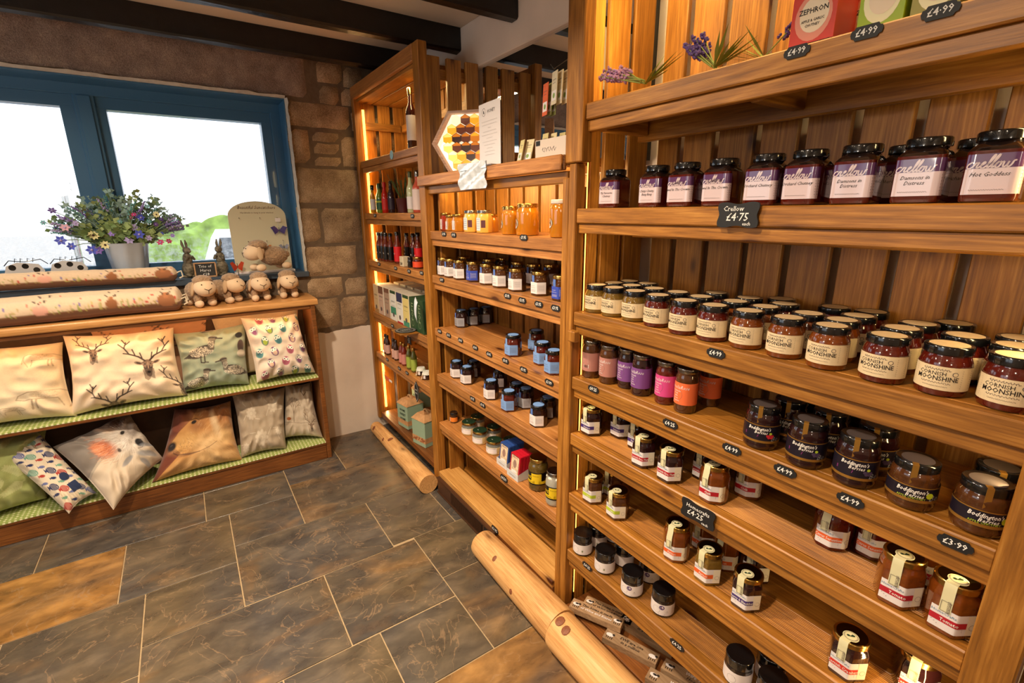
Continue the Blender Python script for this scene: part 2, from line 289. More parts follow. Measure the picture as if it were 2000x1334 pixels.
JARS = [
 ('crellow_fav', 1.064, 1.039, 1.5106, 0, 'purple-banded chutney jar at the far left end, set apart from the row', 'purple-banded chutney jars on the eye-level shelf'),
 ('crellow_chutty', 1.064, 0.888, 1.5106, 0, 'purple-banded chutney jar, left one of the touching pair left of the chalk sign', 'purple-banded chutney jars on the eye-level shelf'),
 ('crellow_crown', 1.064, 0.796, 1.5106, 0, 'purple-banded chutney jar, right one of the touching pair left of the chalk sign', 'purple-banded chutney jars on the eye-level shelf'),
 ('crellow_crown', 1.064, 0.696, 1.5106, 0, 'purple-banded chutney jar standing right above the large chalk price sign', 'purple-banded chutney jars on the eye-level shelf'),
 ('crellow_orchard', 1.064, 0.592, 1.5106, 0, 'purple-banded orchard chutney jar just right of the chalk sign', 'purple-banded chutney jars on the eye-level shelf'),
 ('crellow_orchard', 1.064, 0.508, 1.5106, 0, 'second purple-banded orchard chutney jar, beside the damson jars', 'purple-banded chutney jars on the eye-level shelf'),
 ('crellow_damson', 1.064, 0.418, 1.5106, 0, 'purple-banded damson chutney jar, third from the right end of the row', 'purple-banded chutney jars on the eye-level shelf'),
 ('crellow_damson', 1.064, 0.321, 1.5106, 0, 'purple-banded damson chutney jar, second from the right end of the row', 'purple-banded chutney jars on the eye-level shelf'),
 ('crellow_goddess', 1.064, 0.23, 1.5106, 0, 'purple-banded chutney jar at the right end of the row, largest in view', 'purple-banded chutney jars on the eye-level shelf'),
 ('crellow_orchard', 1.15, 0.745, 1.5106, 0, 'black-lidded chutney jar behind the gap between the third and fourth jars', 'purple-banded chutney jars on the eye-level shelf'),
 ('crellow_orchard', 1.15, 0.455, 1.5106, 0, 'black-lidded chutney jar behind the gap between the sixth and seventh jars', 'purple-banded chutney jars on the eye-level shelf'),
 ('crellow_orchard', 1.15, 0.375, 1.5106, 0, 'black-lidded chutney jar behind the gap between the two damson jars', 'purple-banded chutney jars on the eye-level shelf'),
 ('crellow_orchard', 1.15, 0.275, 1.5106, 0, 'black-lidded chutney jar behind the gap between the damson jar and the right end jar', 'purple-banded chutney jars on the eye-level shelf'),
 ('crellow_orchard', 1.15, 0.545, 1.5106, 0, 'black-lidded chutney jar behind the gap between the two orchard chutney jars', 'purple-banded chutney jars on the eye-level shelf'),
 ('m_green', 1.0626, 1.0943, 1.1936, 0, 'kraft-labelled olive brown chutney jar, first from the left in the front row', 'kraft-labelled chutney jars'),
 ('m_green', 1.063, 1.0207, 1.1936, 0, 'kraft-labelled olive brown chutney jar, second from the left in the front row', 'kraft-labelled chutney jars'),
 ('m_green', 1.066, 0.94, 1.1936, 0, 'kraft-labelled olive brown chutney jar, third from the left in the front row', 'kraft-labelled chutney jars'),
 ('m_red', 1.063, 0.855, 1.1936, 0, 'kraft-labelled dark red chutney jar, fourth from the left in the front row', 'kraft-labelled chutney jars'),
 ('m_red', 1.051, 0.759, 1.1936, 0, 'kraft-labelled dark red chutney jar, fifth from the left in the front row', 'kraft-labelled chutney jars'),
 ('m_red', 1.054, 0.677, 1.1936, 0, 'kraft-labelled dark red chutney jar, sixth from the left in the front row', 'kraft-labelled chutney jars'),
 ('m_amber', 1.058, 0.591, 1.1936, 0, 'kraft-labelled amber chutney jar, seventh from the left in the front row', 'kraft-labelled chutney jars'),
 ('m_amber', 1.057, 0.502, 1.1936, 0, 'kraft-labelled amber chutney jar, eighth from the left in the front row', 'kraft-labelled chutney jars'),
 ('m_amber', 1.05, 0.414, 1.1936, 0, 'kraft-labelled amber chutney jar, ninth from the left in the front row', 'kraft-labelled chutney jars'),
 ('m_red', 1.05, 0.318, 1.1936, 0, 'kraft-labelled dark red chutney jar, tenth from the left in the front row', 'kraft-labelled chutney jars'),
 ('m_red', 1.058, 0.234, 1.1936, 0, 'kraft-labelled dark red chutney jar, eleventh from the left in the front row', 'kraft-labelled chutney jars'),
 ('m_red', 1.06, 0.151, 1.1936, 0, 'kraft-labelled dark red chutney jar, twelfth from the left in the front row', 'kraft-labelled chutney jars'),
 ('m_green', 1.1362, 1.0943, 1.1936, 0, 'kraft-lidded chutney jar, first from the left in the second row', 'kraft-labelled chutney jars'),
 ('m_green', 1.1396, 1.0208, 1.1936, 0, 'kraft-lidded chutney jar, second from the left in the second row', 'kraft-labelled chutney jars'),
 ('m_green', 1.147, 0.939, 1.1936, 0, 'kraft-lidded chutney jar, third from the left in the second row', 'kraft-labelled chutney jars'),
 ('m_green', 1.147, 0.856, 1.1936, 0, 'kraft-lidded chutney jar, fourth from the left in the second row', 'kraft-labelled chutney jars'),
 ('m_green', 1.135, 0.772, 1.1936, 0, 'kraft-lidded chutney jar, fifth from the left in the second row', 'kraft-labelled chutney jars'),
 ('m_amber', 1.144, 0.678, 1.1936, 0, 'kraft-lidded chutney jar, sixth from the left in the second row', 'kraft-labelled chutney jars'),
 ('m_amber', 1.1359, 0.5961, 1.1936, 0, 'kraft-lidded chutney jar, seventh from the left in the second row', 'kraft-labelled chutney jars'),
 ('m_amber', 1.1371, 0.4984, 1.1936, 0, 'kraft-lidded chutney jar, eighth from the left in the second row', 'kraft-labelled chutney jars'),
 ('m_amber', 1.1237, 0.4257, 1.1936, 0, 'kraft-lidded chutney jar, fourth from the right in the second row', 'kraft-labelled chutney jars'),
 ('m_red', 1.1356, 0.326, 1.1936, 0, 'kraft-lidded chutney jar, third from the right in the second row', 'kraft-labelled chutney jars'),
 ('m_red', 1.1574, 0.2376, 1.1936, 0, 'kraft-lidded chutney jar, second from the right in the second row', 'kraft-labelled chutney jars'),
 ('m_red', 1.1386, 0.1664, 1.1936, 0, 'kraft-lidded chutney jar, first from the right in the second row', 'kraft-labelled chutney jars'),
 ('m_red', 1.2098, 1.0943, 1.1936, 0, 'kraft-lidded chutney jar, first from the left in the third row', 'kraft-labelled chutney jars'),
 ('m_red', 1.2132, 1.0208, 1.1936, 0, 'kraft-lidded chutney jar, second from the left in the third row', 'kraft-labelled chutney jars'),
 ('m_red', 1.224, 0.785, 1.1936, 0, 'kraft-lidded chutney jar, third from the left in the third row', 'kraft-labelled chutney jars'),
 ('m_red', 1.22, 0.687, 1.1936, 0, 'kraft-lidded chutney jar, fourth from the left in the third row', 'kraft-labelled chutney jars'),
 ('m_red', 1.2091, 0.5882, 1.1936, 0, 'kraft-lidded chutney jar, fifth from the left in the third row', 'kraft-labelled chutney jars'),
 ('m_red', 1.1972, 0.4232, 1.1936, 0, 'kraft-lidded chutney jar, sixth from the left in the third row', 'kraft-labelled chutney jars'),
 ('m_red', 1.209, 0.3207, 1.1936, 0, 'kraft-lidded chutney jar, seventh from the left in the third row', 'kraft-labelled chutney jars'),
 ('m_red', 1.214, 0.175, 1.1936, 0, 'kraft-lidded chutney jar, eighth from the left in the third row', 'kraft-labelled chutney jars'),
 ('m_red', 1.2708, 0.6284, 1.1936, 0, 'kraft-lidded chutney jar against the slats, first from the left in the back row', 'kraft-labelled chutney jars'),
 ('m_red', 1.2616, 0.4982, 1.1936, 0, 'kraft-lidded chutney jar against the slats, second from the left in the back row', 'kraft-labelled chutney jars'),
 ('m_red', 1.2708, 0.4252, 1.1936, 0, 'kraft-lidded chutney jar against the slats, third from the left in the back row', 'kraft-labelled chutney jars'),
 ('m_red', 1.2708, 0.2808, 1.1936, 0, 'kraft-lidded chutney jar against the slats, fourth from the left in the back row', 'kraft-labelled chutney jars'),
 ('am_back', 1.056, 1.1005, 0.9756, 0, 'tall jar turned to show its barcode on a dusky pink label', 'tall slim preserve jars with script labels'),
 ('am_rose', 1.062, 1.027, 0.9756, 0, 'tall jar with a dusky pink script label beside the barcode jar', 'tall slim preserve jars with script labels'),
 ('am_purple', 1.079, 0.964, 0.9756, 0, 'tall purple-labelled jar, half hidden behind its purple neighbour', 'tall slim preserve jars with script labels'),
 ('am_purple', 1.068, 0.898, 0.9756, 0, 'tall purple-labelled jar in front of its twin', 'tall slim preserve jars with script labels'),
 ('am_pink', 1.074, 0.814, 0.9756, 0, 'tall jar with a bright pink label', 'tall slim preserve jars with script labels'),
 ('am_orange', 1.069, 0.744, 0.9756, 0, 'tall jar with an orange label at the front edge', 'tall slim preserve jars with script labels'),
 ('am_orange', 1.165, 0.735, 0.9756, 0, 'tall orange-labelled jar in shadow behind the front orange one', 'tall slim preserve jars with script labels'),
 ('am_rose', 1.16, 1.06, 0.9756, 0, 'tall jar in shadow behind the dusky pink labelled pair', 'tall slim preserve jars with script labels'),
 ('am_pink', 1.155, 0.845, 0.9756, 0, 'tall jar in shadow behind the bright pink one', 'tall slim preserve jars with script labels'),
 ('bo_rasp', 1.044, 0.519, 0.9756, 0.42, 'squat black jar with raspberries on its label, leftmost of its kind', 'squat black jars with gold-banded labels'),
 ('bo_black', 1.042, 0.42, 0.9756, 0.42, 'squat black jar with blackberries, between the raspberry jar and a twin', 'squat black jars with gold-banded labels'),
 ('bo_black', 1.045, 0.328, 0.9756, 0.42, 'squat black jar with blackberries, right one of the pair', 'squat black jars with gold-banded labels'),
 ('bo_apple', 1.048, 0.237, 0.9756, 0.42, 'squat jar with apple chutney label, standing alone nearer the front', 'squat black jars with gold-banded labels'),
 ('bo_apple', 1.054, 0.1445, 0.9756, 0.42, 'squat apple chutney jar cut off by the right end post', 'squat black jars with gold-banded labels'),
 ('bo_rasp', 1.125, 0.5, 0.9756, 0.42, 'squat black jar in shadow behind the raspberry jar', 'squat black jars with gold-banded labels'),
 ('bo_black', 1.125, 0.415, 0.9756, 0.42, 'squat black jar in shadow behind the left blackberry jar', 'squat black jars with gold-banded labels'),
 ('bo_black', 1.125, 0.325, 0.9756, 0.42, 'squat black jar in shadow behind the right blackberry jar', 'squat black jars with gold-banded labels'),
 ('bo_black', 1.205, 0.47, 0.9756, 0.42, 'squat black jar in the back row at the left', 'squat black jars with gold-banded labels'),
 ('bo_black', 1.205, 0.375, 0.9756, 0.42, 'squat black jar in the back row at the right', 'squat black jars with gold-banded labels'),
 ('bo_apple', 1.135, 0.1445, 0.9756, 0.42, 'squat apple chutney jar behind the one at the right end post', 'squat black jars with gold-banded labels'),
 ('hc_purple', 1.063, 1.0925, 0.7726, 0, 'hexagonal dark jam jar with purple band at the left end of its shelf', 'hexagonal chutney and jam jars with gold lids'),
 ('hc_red', 1.045, 0.85, 0.7726, 0, 'hexagonal jam jar with red band, left one of the dark pair', 'hexagonal chutney and jam jars with gold lids'),
 ('hc_red', 1.042, 0.752, 0.7726, 0, 'hexagonal jam jar with red band, right one of the dark pair', 'hexagonal chutney and jam jars with gold lids'),
 ('hc_redamber', 1.055, 0.626, 0.7726, 0, 'hexagonal amber chutney jar with red band above the chalk sign with wavy edges', 'hexagonal chutney and jam jars with gold lids'),
 ('hc_citrus', 1.1172, 0.3693, 0.7726, 0, 'hexagonal jar with orange band high on the shelf at the right, brown contents', 'hexagonal chutney and jam jars with gold lids'),
 ('hc_tomato', 1.044, 0.2222, 0.7726, 0, 'hexagonal tomato chutney jar, left one of two with crimson bands', 'hexagonal chutney and jam jars with gold lids'),
 ('hc_tomato', 1.044, 0.145, 0.7726, 0, 'hexagonal tomato chutney jar glowing beside the right end post', 'hexagonal chutney and jam jars with gold lids'),
 ('hc_green', 1.042, 1.05, 0.5426, 0, 'hexagonal brown jar with lime band nearest the left post', 'hexagonal chutney and jam jars with gold lids'),
 ('hc_green', 1.046, 0.94, 0.5426, 0, 'hexagonal brown jar with lime band, nearer the shelf edge', 'hexagonal chutney and jam jars with gold lids'),
 ('hc_orange', 1.043, 0.711, 0.5426, 0, 'round-shouldered amber apricot jar with orange band under the chalk sign', 'hexagonal chutney and jam jars with gold lids'),
 ('hc_apricot', 1.042, 0.606, 0.5426, 0, 'hexagonal apricot jar with orange band beside the blackberry jam', 'hexagonal chutney and jam jars with gold lids'),
 ('hc_black', 1.042, 0.499, 0.5426, 0, 'hexagonal dark jam jar with purple band on the second lowest shelf', 'hexagonal chutney and jam jars with gold lids'),
 ('hc_cornish', 1.048, 0.275, 0.5426, 0, 'hexagonal dark jam jar with scarlet band low at the right', 'hexagonal chutney and jam jars with gold lids'),
 ('hc_cornish', 1.115, 0.177, 0.5426, 0, 'hexagonal jar cut off by the bottom edge at the right', 'hexagonal chutney and jam jars with gold lids'),
 ('hc_purple', 1.13, 1.02, 0.7726, 0, 'hexagonal dark jam jar second from the left, in shadow', 'hexagonal chutney and jam jars with gold lids'),
 ('hc_purple', 1.115, 0.93, 0.7726, 0, 'hexagonal dark jam jar with purple band behind the red-banded pair', 'hexagonal chutney and jam jars with gold lids'),
 ('hc_red', 1.13, 0.7, 0.7726, 0, 'hexagonal dark jar with red band behind the amber chutney jar', 'hexagonal chutney and jam jars with gold lids'),
 ('hc_redamber', 1.15, 0.585, 0.7726, 0, 'hexagonal red-banded jar in shadow right of the amber one', 'hexagonal chutney and jam jars with gold lids'),
 ('hc_citrus', 1.1571, 0.3032, 0.7726, 0, 'hexagonal orange-banded jar half hidden behind the left tomato chutney', 'hexagonal chutney and jam jars with gold lids'),
 ('hc_tomato', 1.15, 0.215, 0.7726, 0, 'hexagonal crimson-banded jar between the two tomato chutneys', 'hexagonal chutney and jam jars with gold lids'),
 ('hc_green', 1.125, 1.04, 0.5426, 0, 'hexagonal brown jar behind the lime-banded pair', 'hexagonal chutney and jam jars with gold lids'),
 ('hc_orange', 1.145, 0.69, 0.5426, 0, 'hexagonal jar half hidden behind the wavy chalk sign', 'hexagonal chutney and jam jars with gold lids'),
 ('hc_orange', 1.1268, 0.6088, 0.5426, 0, 'hexagonal apricot jar in shadow, left behind the apricot jar', 'hexagonal chutney and jam jars with gold lids'),
 ('hc_black', 1.1532, 0.5362, 0.5426, 0, 'hexagonal dark jar in shadow behind the purple-banded jam', 'hexagonal chutney and jam jars with gold lids'),
 ('wj_green', 1.0408, 1.091, 0.3086, 0.4, 'white-labelled black-lidded jar nearest the left post on the lowest shelf', 'small round jars with tall black lids and white labels'),
 ('wj_green', 1.042, 0.98, 0.3086, 0.4, 'white-labelled jar with small green emblem beside the tiny price tag', 'small round jars with tall black lids and white labels'),
 ('wj_badge', 1.042, 0.857, 0.3086, 0.4, 'white-labelled jar with a purple badge, left one of the front pair', 'small round jars with tall black lids and white labels'),
 ('wj_badge', 1.063, 0.751, 0.3086, 0.4, 'white-labelled jar with a purple badge, right one of the front pair', 'small round jars with tall black lids and white labels'),
 ('wj_plain', 1.042, 0.491, 0.3086, 0.4, 'white-labelled jar with a thin circle, left of the bottom right cluster', 'small round jars with tall black lids and white labels'),
 ('wj_plain', 1.051, 0.408, 0.3086, 0.4, 'black-lidded jar cut off by the bottom edge of the picture', 'small round jars with tall black lids and white labels'),
 ('wj_green', 1.114, 1.0903, 0.3086, 0.4, 'white-labelled jar second along, behind the leftmost one', 'small round jars with tall black lids and white labels'),
 ('wj_green', 1.1847, 1.0711, 0.3086, 0.4, 'white-labelled jar at the back left of the lowest shelf', 'small round jars with tall black lids and white labels'),
 ('wj_plain', 1.12, 0.965, 0.3086, 0.4, 'white-labelled jar with thin circle between the emblem and badge jars', 'small round jars with tall black lids and white labels'),
 ('wj_badge', 1.135, 0.865, 0.3086, 0.4, 'white-labelled jar with purple badge behind the front badge pair', 'small round jars with tall black lids and white labels'),
 ('wj_plain', 1.115, 0.445, 0.3086, 0.4, 'white-labelled jar behind the bottom right circle jar', 'small round jars with tall black lids and white labels'),
 ('wj_plain', 1.11, 0.335, 0.3086, 0.4, 'dark white-labelled jar at the bottom right corner behind', 'small round jars with tall black lids and white labels'),
 ('ho_hexred', 1.0622, 2.136, 1.4166, 0, 'small hexagonal jar of red honey with a white strip label, at the left end', 'honey jars on the shelf below the honeycomb display'),
 ('ho_hexs', 1.0608, 2.0798, 1.4166, 0, 'small hexagonal amber honey jar, second from the left', 'honey jars on the shelf below the honeycomb display'),
 ('ho_hex', 1.065, 2.01, 1.4166, 0, 'hexagonal amber honey jar, third from the left', 'honey jars on the shelf below the honeycomb display'),
 ('ho_hexpale', 1.067, 1.897, 1.4166, 0, 'pale hexagonal honey jar with blue-white label, left one', 'honey jars on the shelf below the honeycomb display'),
 ('ho_hexpale', 1.067, 1.785, 1.4166, 0, 'pale hexagonal honey jar with blue-white label, right one', 'honey jars on the shelf below the honeycomb display'),
 ('ho_rnd', 1.071, 1.593, 1.4166, 0, 'round gold-lidded honey jar with oval label, left of the largest', 'honey jars on the shelf below the honeycomb display'),
 ('ho_big', 1.078, 1.49, 1.4166, 0, 'largest round honey jar with gold lid and oval label', 'honey jars on the shelf below the honeycomb display'),
 ('ho_rnd2', 1.073, 1.293, 1.4166, 0, 'tall cream-lidded honey jar cut off by the post', 'honey jars on the shelf below the honeycomb display'),
 ('ho_rnd', 1.15, 1.37, 1.4166, 0, 'round honey jar with oval label behind the largest one', 'honey jars on the shelf below the honeycomb display'),
 ('ho_hexpale', 1.14, 1.62, 1.4166, 0, 'slim hexagonal honey jar between pale and round jars', 'honey jars on the shelf below the honeycomb display'),
 ('ho_hex', 1.13, 1.83, 1.4166, 0, 'hexagonal amber jar behind the small ones at the left', 'honey jars on the shelf below the honeycomb display'),
 ('wl_w', 1.042, 2.128, 1.2036, 0, 'pale-labelled hexagonal jar at the left end of its row', 'hexagonal jars with pale labels and gold lids'),
 ('wl_w', 1.042, 2.0548, 1.2036, 0, 'pale-labelled hexagonal jar, second from the left', 'hexagonal jars with pale labels and gold lids'),
 ('wl_w', 1.043, 1.964, 1.2036, 0, 'pale-labelled hexagonal jar just left of the blue-labelled one', 'hexagonal jars with pale labels and gold lids'),
 ('wl_b', 1.056, 1.864, 1.2036, 0, 'hexagonal jar with a solid blue label in the middle of its row', 'hexagonal jars with pale labels and gold lids'),
 ('wl_w', 1.057, 1.749, 1.2036, 0, 'pale-labelled dark jar just right of the blue-labelled one', 'hexagonal jars with pale labels and gold lids'),
 ('wl_w', 1.059, 1.648, 1.2036, 0, 'pale-labelled hexagonal jar with a blue seal, sixth in the row', 'hexagonal jars with pale labels and gold lids'),
 ('wl_w', 1.059, 1.531, 1.2036, 0, 'pale-labelled hexagonal jar, third from the right end', 'hexagonal jars with pale labels and gold lids'),
 ('wl_w', 1.073, 1.401, 1.2036, 0, 'large-looking pale-labelled hexagonal jar, second from the right end', 'hexagonal jars with pale labels and gold lids'),
 ('wl_b', 1.067, 1.271, 1.2036, 0, 'blue-labelled hexagonal jar cut off by the post', 'hexagonal jars with pale labels and gold lids'),
 ('wl_w', 1.149, 2.128, 1.2036, 0, 'hexagonal jar in the shadowed second row, first from the left', 'hexagonal jars with pale labels and gold lids'),
 ('wl_w', 1.18, 1.937, 1.2036, 0, 'hexagonal jar in the shadowed second row, second from the left', 'hexagonal jars with pale labels and gold lids'),
 ('wl_w', 1.262, 1.951, 1.2036, 0, 'hexagonal jar in the shadowed second row, third from the left', 'hexagonal jars with pale labels and gold lids'),
 ('wl_w', 1.209, 1.741, 1.2036, 0, 'hexagonal jar in the shadowed second row, fourth from the left', 'hexagonal jars with pale labels and gold lids'),
 ('wl_w', 1.214, 1.63, 1.2036, 0, 'hexagonal jar in the shadowed second row, fifth from the left', 'hexagonal jars with pale labels and gold lids'),
 ('wl_w', 1.2621, 1.5749, 1.2036, 0, 'hexagonal jar in the shadowed second row, sixth from the left', 'hexagonal jars with pale labels and gold lids'),
 ('bl_b', 1.073, 2.294, 0.9356, 0, 'dark jar with light blue label at the left end, middle shelf', 'hexagonal jars with blue labels and dark lids'),
 ('bl_g', 1.125, 2.128, 0.9356, 0, 'dark jar with grey label, second in the left group', 'hexagonal jars with blue labels and dark lids'),
 ('bl_g', 1.1982, 2.128, 0.9356, 0, 'dark jar with grey label, third in the left group', 'hexagonal jars with blue labels and dark lids'),
 ('bl_g', 1.271, 2.128, 0.9356, 0, 'dark jar with grey label, last in the left group, in shadow', 'hexagonal jars with blue labels and dark lids'),
 ('bl_b', 1.055, 1.555, 0.9356, 0, 'blue-labelled jar standing alone left of the right group', 'hexagonal jars with blue labels and dark lids'),
 ('bl_b', 1.178, 1.562, 0.9356, 0, 'blue-labelled jar at the back of the right group', 'hexagonal jars with blue labels and dark lids'),
 ('bl_b', 1.083, 1.397, 0.9356, 0, 'blue-labelled jar with red jam in the front of the right group', 'hexagonal jars with blue labels and dark lids'),
 ('bl_b', 1.049, 1.285, 0.9356, 0, 'blue-labelled jar nearest the post, cut off by it', 'hexagonal jars with blue labels and dark lids'),
 ('bl_w', 1.066, 2.084, 0.6876, 0, 'white-labelled dark jar at the left end with a blue seal', 'hexagonal jars with blue labels and dark lids'),
 ('bl_w', 1.065, 1.973, 0.6876, 0, 'white-labelled dark jar in front of the left pair', 'hexagonal jars with blue labels and dark lids'),
 ('bl_w', 1.057, 1.737, 0.6876, 0, 'white-labelled jar left of the blue-labelled cluster', 'hexagonal jars with blue labels and dark lids'),
 ('bl_b', 1.051, 1.582, 0.6876, 0, 'blue-labelled jar at the front of the lower cluster', 'hexagonal jars with blue labels and dark lids'),
 ('bl_g', 1.126, 1.564, 0.6876, 0, 'grey-labelled jar right of the front blue one', 'hexagonal jars with blue labels and dark lids'),
 ('bl_w', 1.061, 1.389, 0.6876, 0, 'white-labelled jar standing alone near the right post', 'hexagonal jars with blue labels and dark lids'),
 ('bl_b', 1.15, 1.2435, 0.9356, 0, 'blue-labelled jar in the back corner by the post', 'hexagonal jars with blue labels and dark lids'),
 ('bl_g', 1.14, 2.04, 0.6876, 0, 'dark jar behind the two white-labelled ones at the left', 'hexagonal jars with blue labels and dark lids'),
 ('bl_w', 1.17, 1.84, 0.6876, 0, 'shadowed white-labelled jar at the back of the left group', 'hexagonal jars with blue labels and dark lids'),
 ('bl_b', 1.13, 1.64, 0.6876, 0, 'blue-labelled jar behind the lower cluster', 'hexagonal jars with blue labels and dark lids'),
 ('bl_g', 1.14, 1.43, 0.6876, 0, 'dark jar in shadow behind the grey-labelled one', 'hexagonal jars with blue labels and dark lids'),
 ('spice', 1.065, 2.139, 0.4156, 0, 'tiny spice jar with orange label and black lid', 'small jars on the lower shelf'),
 ('gl', 1.069, 1.9805, 0.4156, 0, 'green-lidded squat jar, first from the left in front', 'squat white-labelled jars with green metal lids'),
 ('gl', 1.0647, 1.862, 0.4156, 0, 'green-lidded squat jar, second from the left in front', 'squat white-labelled jars with green metal lids'),
 ('gl', 1.0674, 1.7363, 0.4156, 0, 'green-lidded squat jar, third from the left in front', 'squat white-labelled jars with green metal lids'),
 ('gl', 1.1394, 2.0145, 0.4156, 0, 'green-lidded squat jar, first from the left in the back row', 'squat white-labelled jars with green metal lids'),
 ('gl', 1.1429, 1.8599, 0.4156, 0, 'green-lidded squat jar, second from the left in the back row', 'squat white-labelled jars with green metal lids'),
 ('gl', 1.1351, 1.6971, 0.4156, 0, 'green-lidded squat jar, third from the left in the back row', 'squat white-labelled jars with green metal lids'),
 ('olive', 1.056, 1.381, 0.4156, 0, 'tall jar of olives with black and yellow label', 'pickle jars by the post'),
 ('garlic', 1.044, 1.259, 0.4156, 0, 'tall jar of white garlic cloves with yellow label, by the post', 'pickle jars by the post'),
 ('sb_yellow', 1.0489, 3.1355, 1.5006, 0, 'slim yellow sauce bottle with black cap at the far left', 'sauce bottles on the upper shelves'),
 ('sb_teal', 1.0911, 3.1355, 1.5006, 0, 'sauce bottle with teal label, second from the left', 'sauce bottles on the upper shelves'),
 ('sb_green', 1.069, 3.062, 1.5006, 0, 'green-labelled sauce bottle with green cap', 'sauce bottles on the upper shelves'),
 ('sb_red', 1.07, 2.971, 1.5006, 0, 'bright red sauce bottle with red cap', 'sauce bottles on the upper shelves'),
 ('sb_dark', 1.071, 2.865, 1.5006, 0, 'dark sauce bottle with black cap left of the plant pot', 'sauce bottles on the upper shelves'),
 ('sb_oil', 1.072, 2.569, 1.5006, 0, 'oil bottle with white label right of the plant', 'sauce bottles on the upper shelves'),
 ('sb_pink', 1.078, 2.489, 1.5006, 0, 'oil bottle with pale pink label beside the post', 'sauce bottles on the upper shelves'),
 ('sb_tall', 1.07, 2.5, 1.8106, 0, 'tall dark bottle with gold cap standing alone on the top shelf', 'tall bottles on the top shelf'),
 ('bbq', 1.099, 3.136, 1.2056, 0, 'black-labelled sauce bottle, leftmost of its row', 'barbecue sauce bottles'),
 ('bbq', 1.0528, 3.0883, 1.2056, 0, 'black-labelled sauce bottle, second in its row', 'barbecue sauce bottles'),
 ('bbq', 1.0602, 3.0477, 1.2056, 0, 'black-labelled sauce bottle, third in its row', 'barbecue sauce bottles'),
 ('bbq', 1.057, 2.975, 1.2056, 0, 'black-labelled sauce bottle, fourth in its row', 'barbecue sauce bottles'),
 ('bbq', 1.066, 2.916, 1.2056, 0, 'black-labelled sauce bottle, fifth in its row', 'barbecue sauce bottles'),
 ('bbqred', 1.071, 2.815, 1.2056, 0, 'red-labelled hot sauce bottle', 'barbecue sauce bottles'),
 ('bbqred', 1.12, 2.62, 1.2056, 0, 'second red-labelled sauce bottle, behind the block', 'barbecue sauce bottles'),
 ('bbq', 1.15, 2.86, 1.2056, 0, 'dark sauce bottle in the second row, left', 'barbecue sauce bottles'),
 ('bbq', 1.15, 2.76, 1.2056, 0, 'dark sauce bottle in the second row, middle', 'barbecue sauce bottles'),
 ('bbq', 1.15, 2.5, 1.2056, 0, 'dark sauce bottle behind the dip jar', 'barbecue sauce bottles'),
 ('bbq', 1.15, 2.42, 1.2056, 0, 'dark sauce bottle close to the post', 'barbecue sauce bottles'),
 ('dipjar', 1.056, 2.482, 1.2056, 0, 'small red dip jar with gold lid', 'dip jars'),
 ('dipblk', 1.042, 2.557, 1.2056, 0, 'small black dip pot next to the red dip jar', 'dip jars'),
 ('ds_dark', 1.042, 3.0731, 0.5776, 0, 'dark pink-labelled dressing bottle, first from the left', 'small dressing bottles on the second lowest shelf'),
 ('ds_dark', 1.042, 3.0359, 0.5776, 0, 'dark pink-labelled dressing bottle, second from the left', 'small dressing bottles on the second lowest shelf'),
 ('ds_dark', 1.042, 2.924, 0.5776, 0, 'dark pink-labelled dressing bottle, third from the left', 'small dressing bottles on the second lowest shelf'),
 ('ds_dark', 1.042, 2.883, 0.5776, 0, 'dark pink-labelled dressing bottle, fourth from the left', 'small dressing bottles on the second lowest shelf'),
 ('ds_red', 1.042, 2.792, 0.5776, 0, 'red pink-labelled dressing bottle, fifth from the left', 'small dressing bottles on the second lowest shelf'),
 ('ds_red', 1.042, 2.748, 0.5776, 0, 'red pink-labelled dressing bottle, sixth from the left', 'small dressing bottles on the second lowest shelf'),
 ('ds_green', 1.042, 2.666, 0.5776, 0, 'green-labelled dressing bottle, seventh from the left', 'small dressing bottles on the second lowest shelf'),
 ('ds_green', 1.042, 2.595, 0.5776, 0, 'green-labelled dressing bottle, eighth from the left', 'small dressing bottles on the second lowest shelf'),
 ('ds_green', 1.1, 2.47, 0.5776, 0, 'green-labelled dressing bottle behind the others', 'small dressing bottles on the second lowest shelf'),
 ('cloth', 1.051, 2.516, 0.5776, 0, 'small dark jam jar with cloth-covered lid, left one', 'cloth-topped jam jars'),
 ('cloth', 1.05, 2.432, 0.5776, 0, 'small dark jam jar with cloth-covered lid, right one', 'cloth-topped jam jars'),
]
# ------------------------------------------------------------------ the room
def struct(mb_or_me, name, loc=(0, 0, 0)):
    o = mb_or_me.build(name, None, loc); o['kind'] = 'structure'; return o

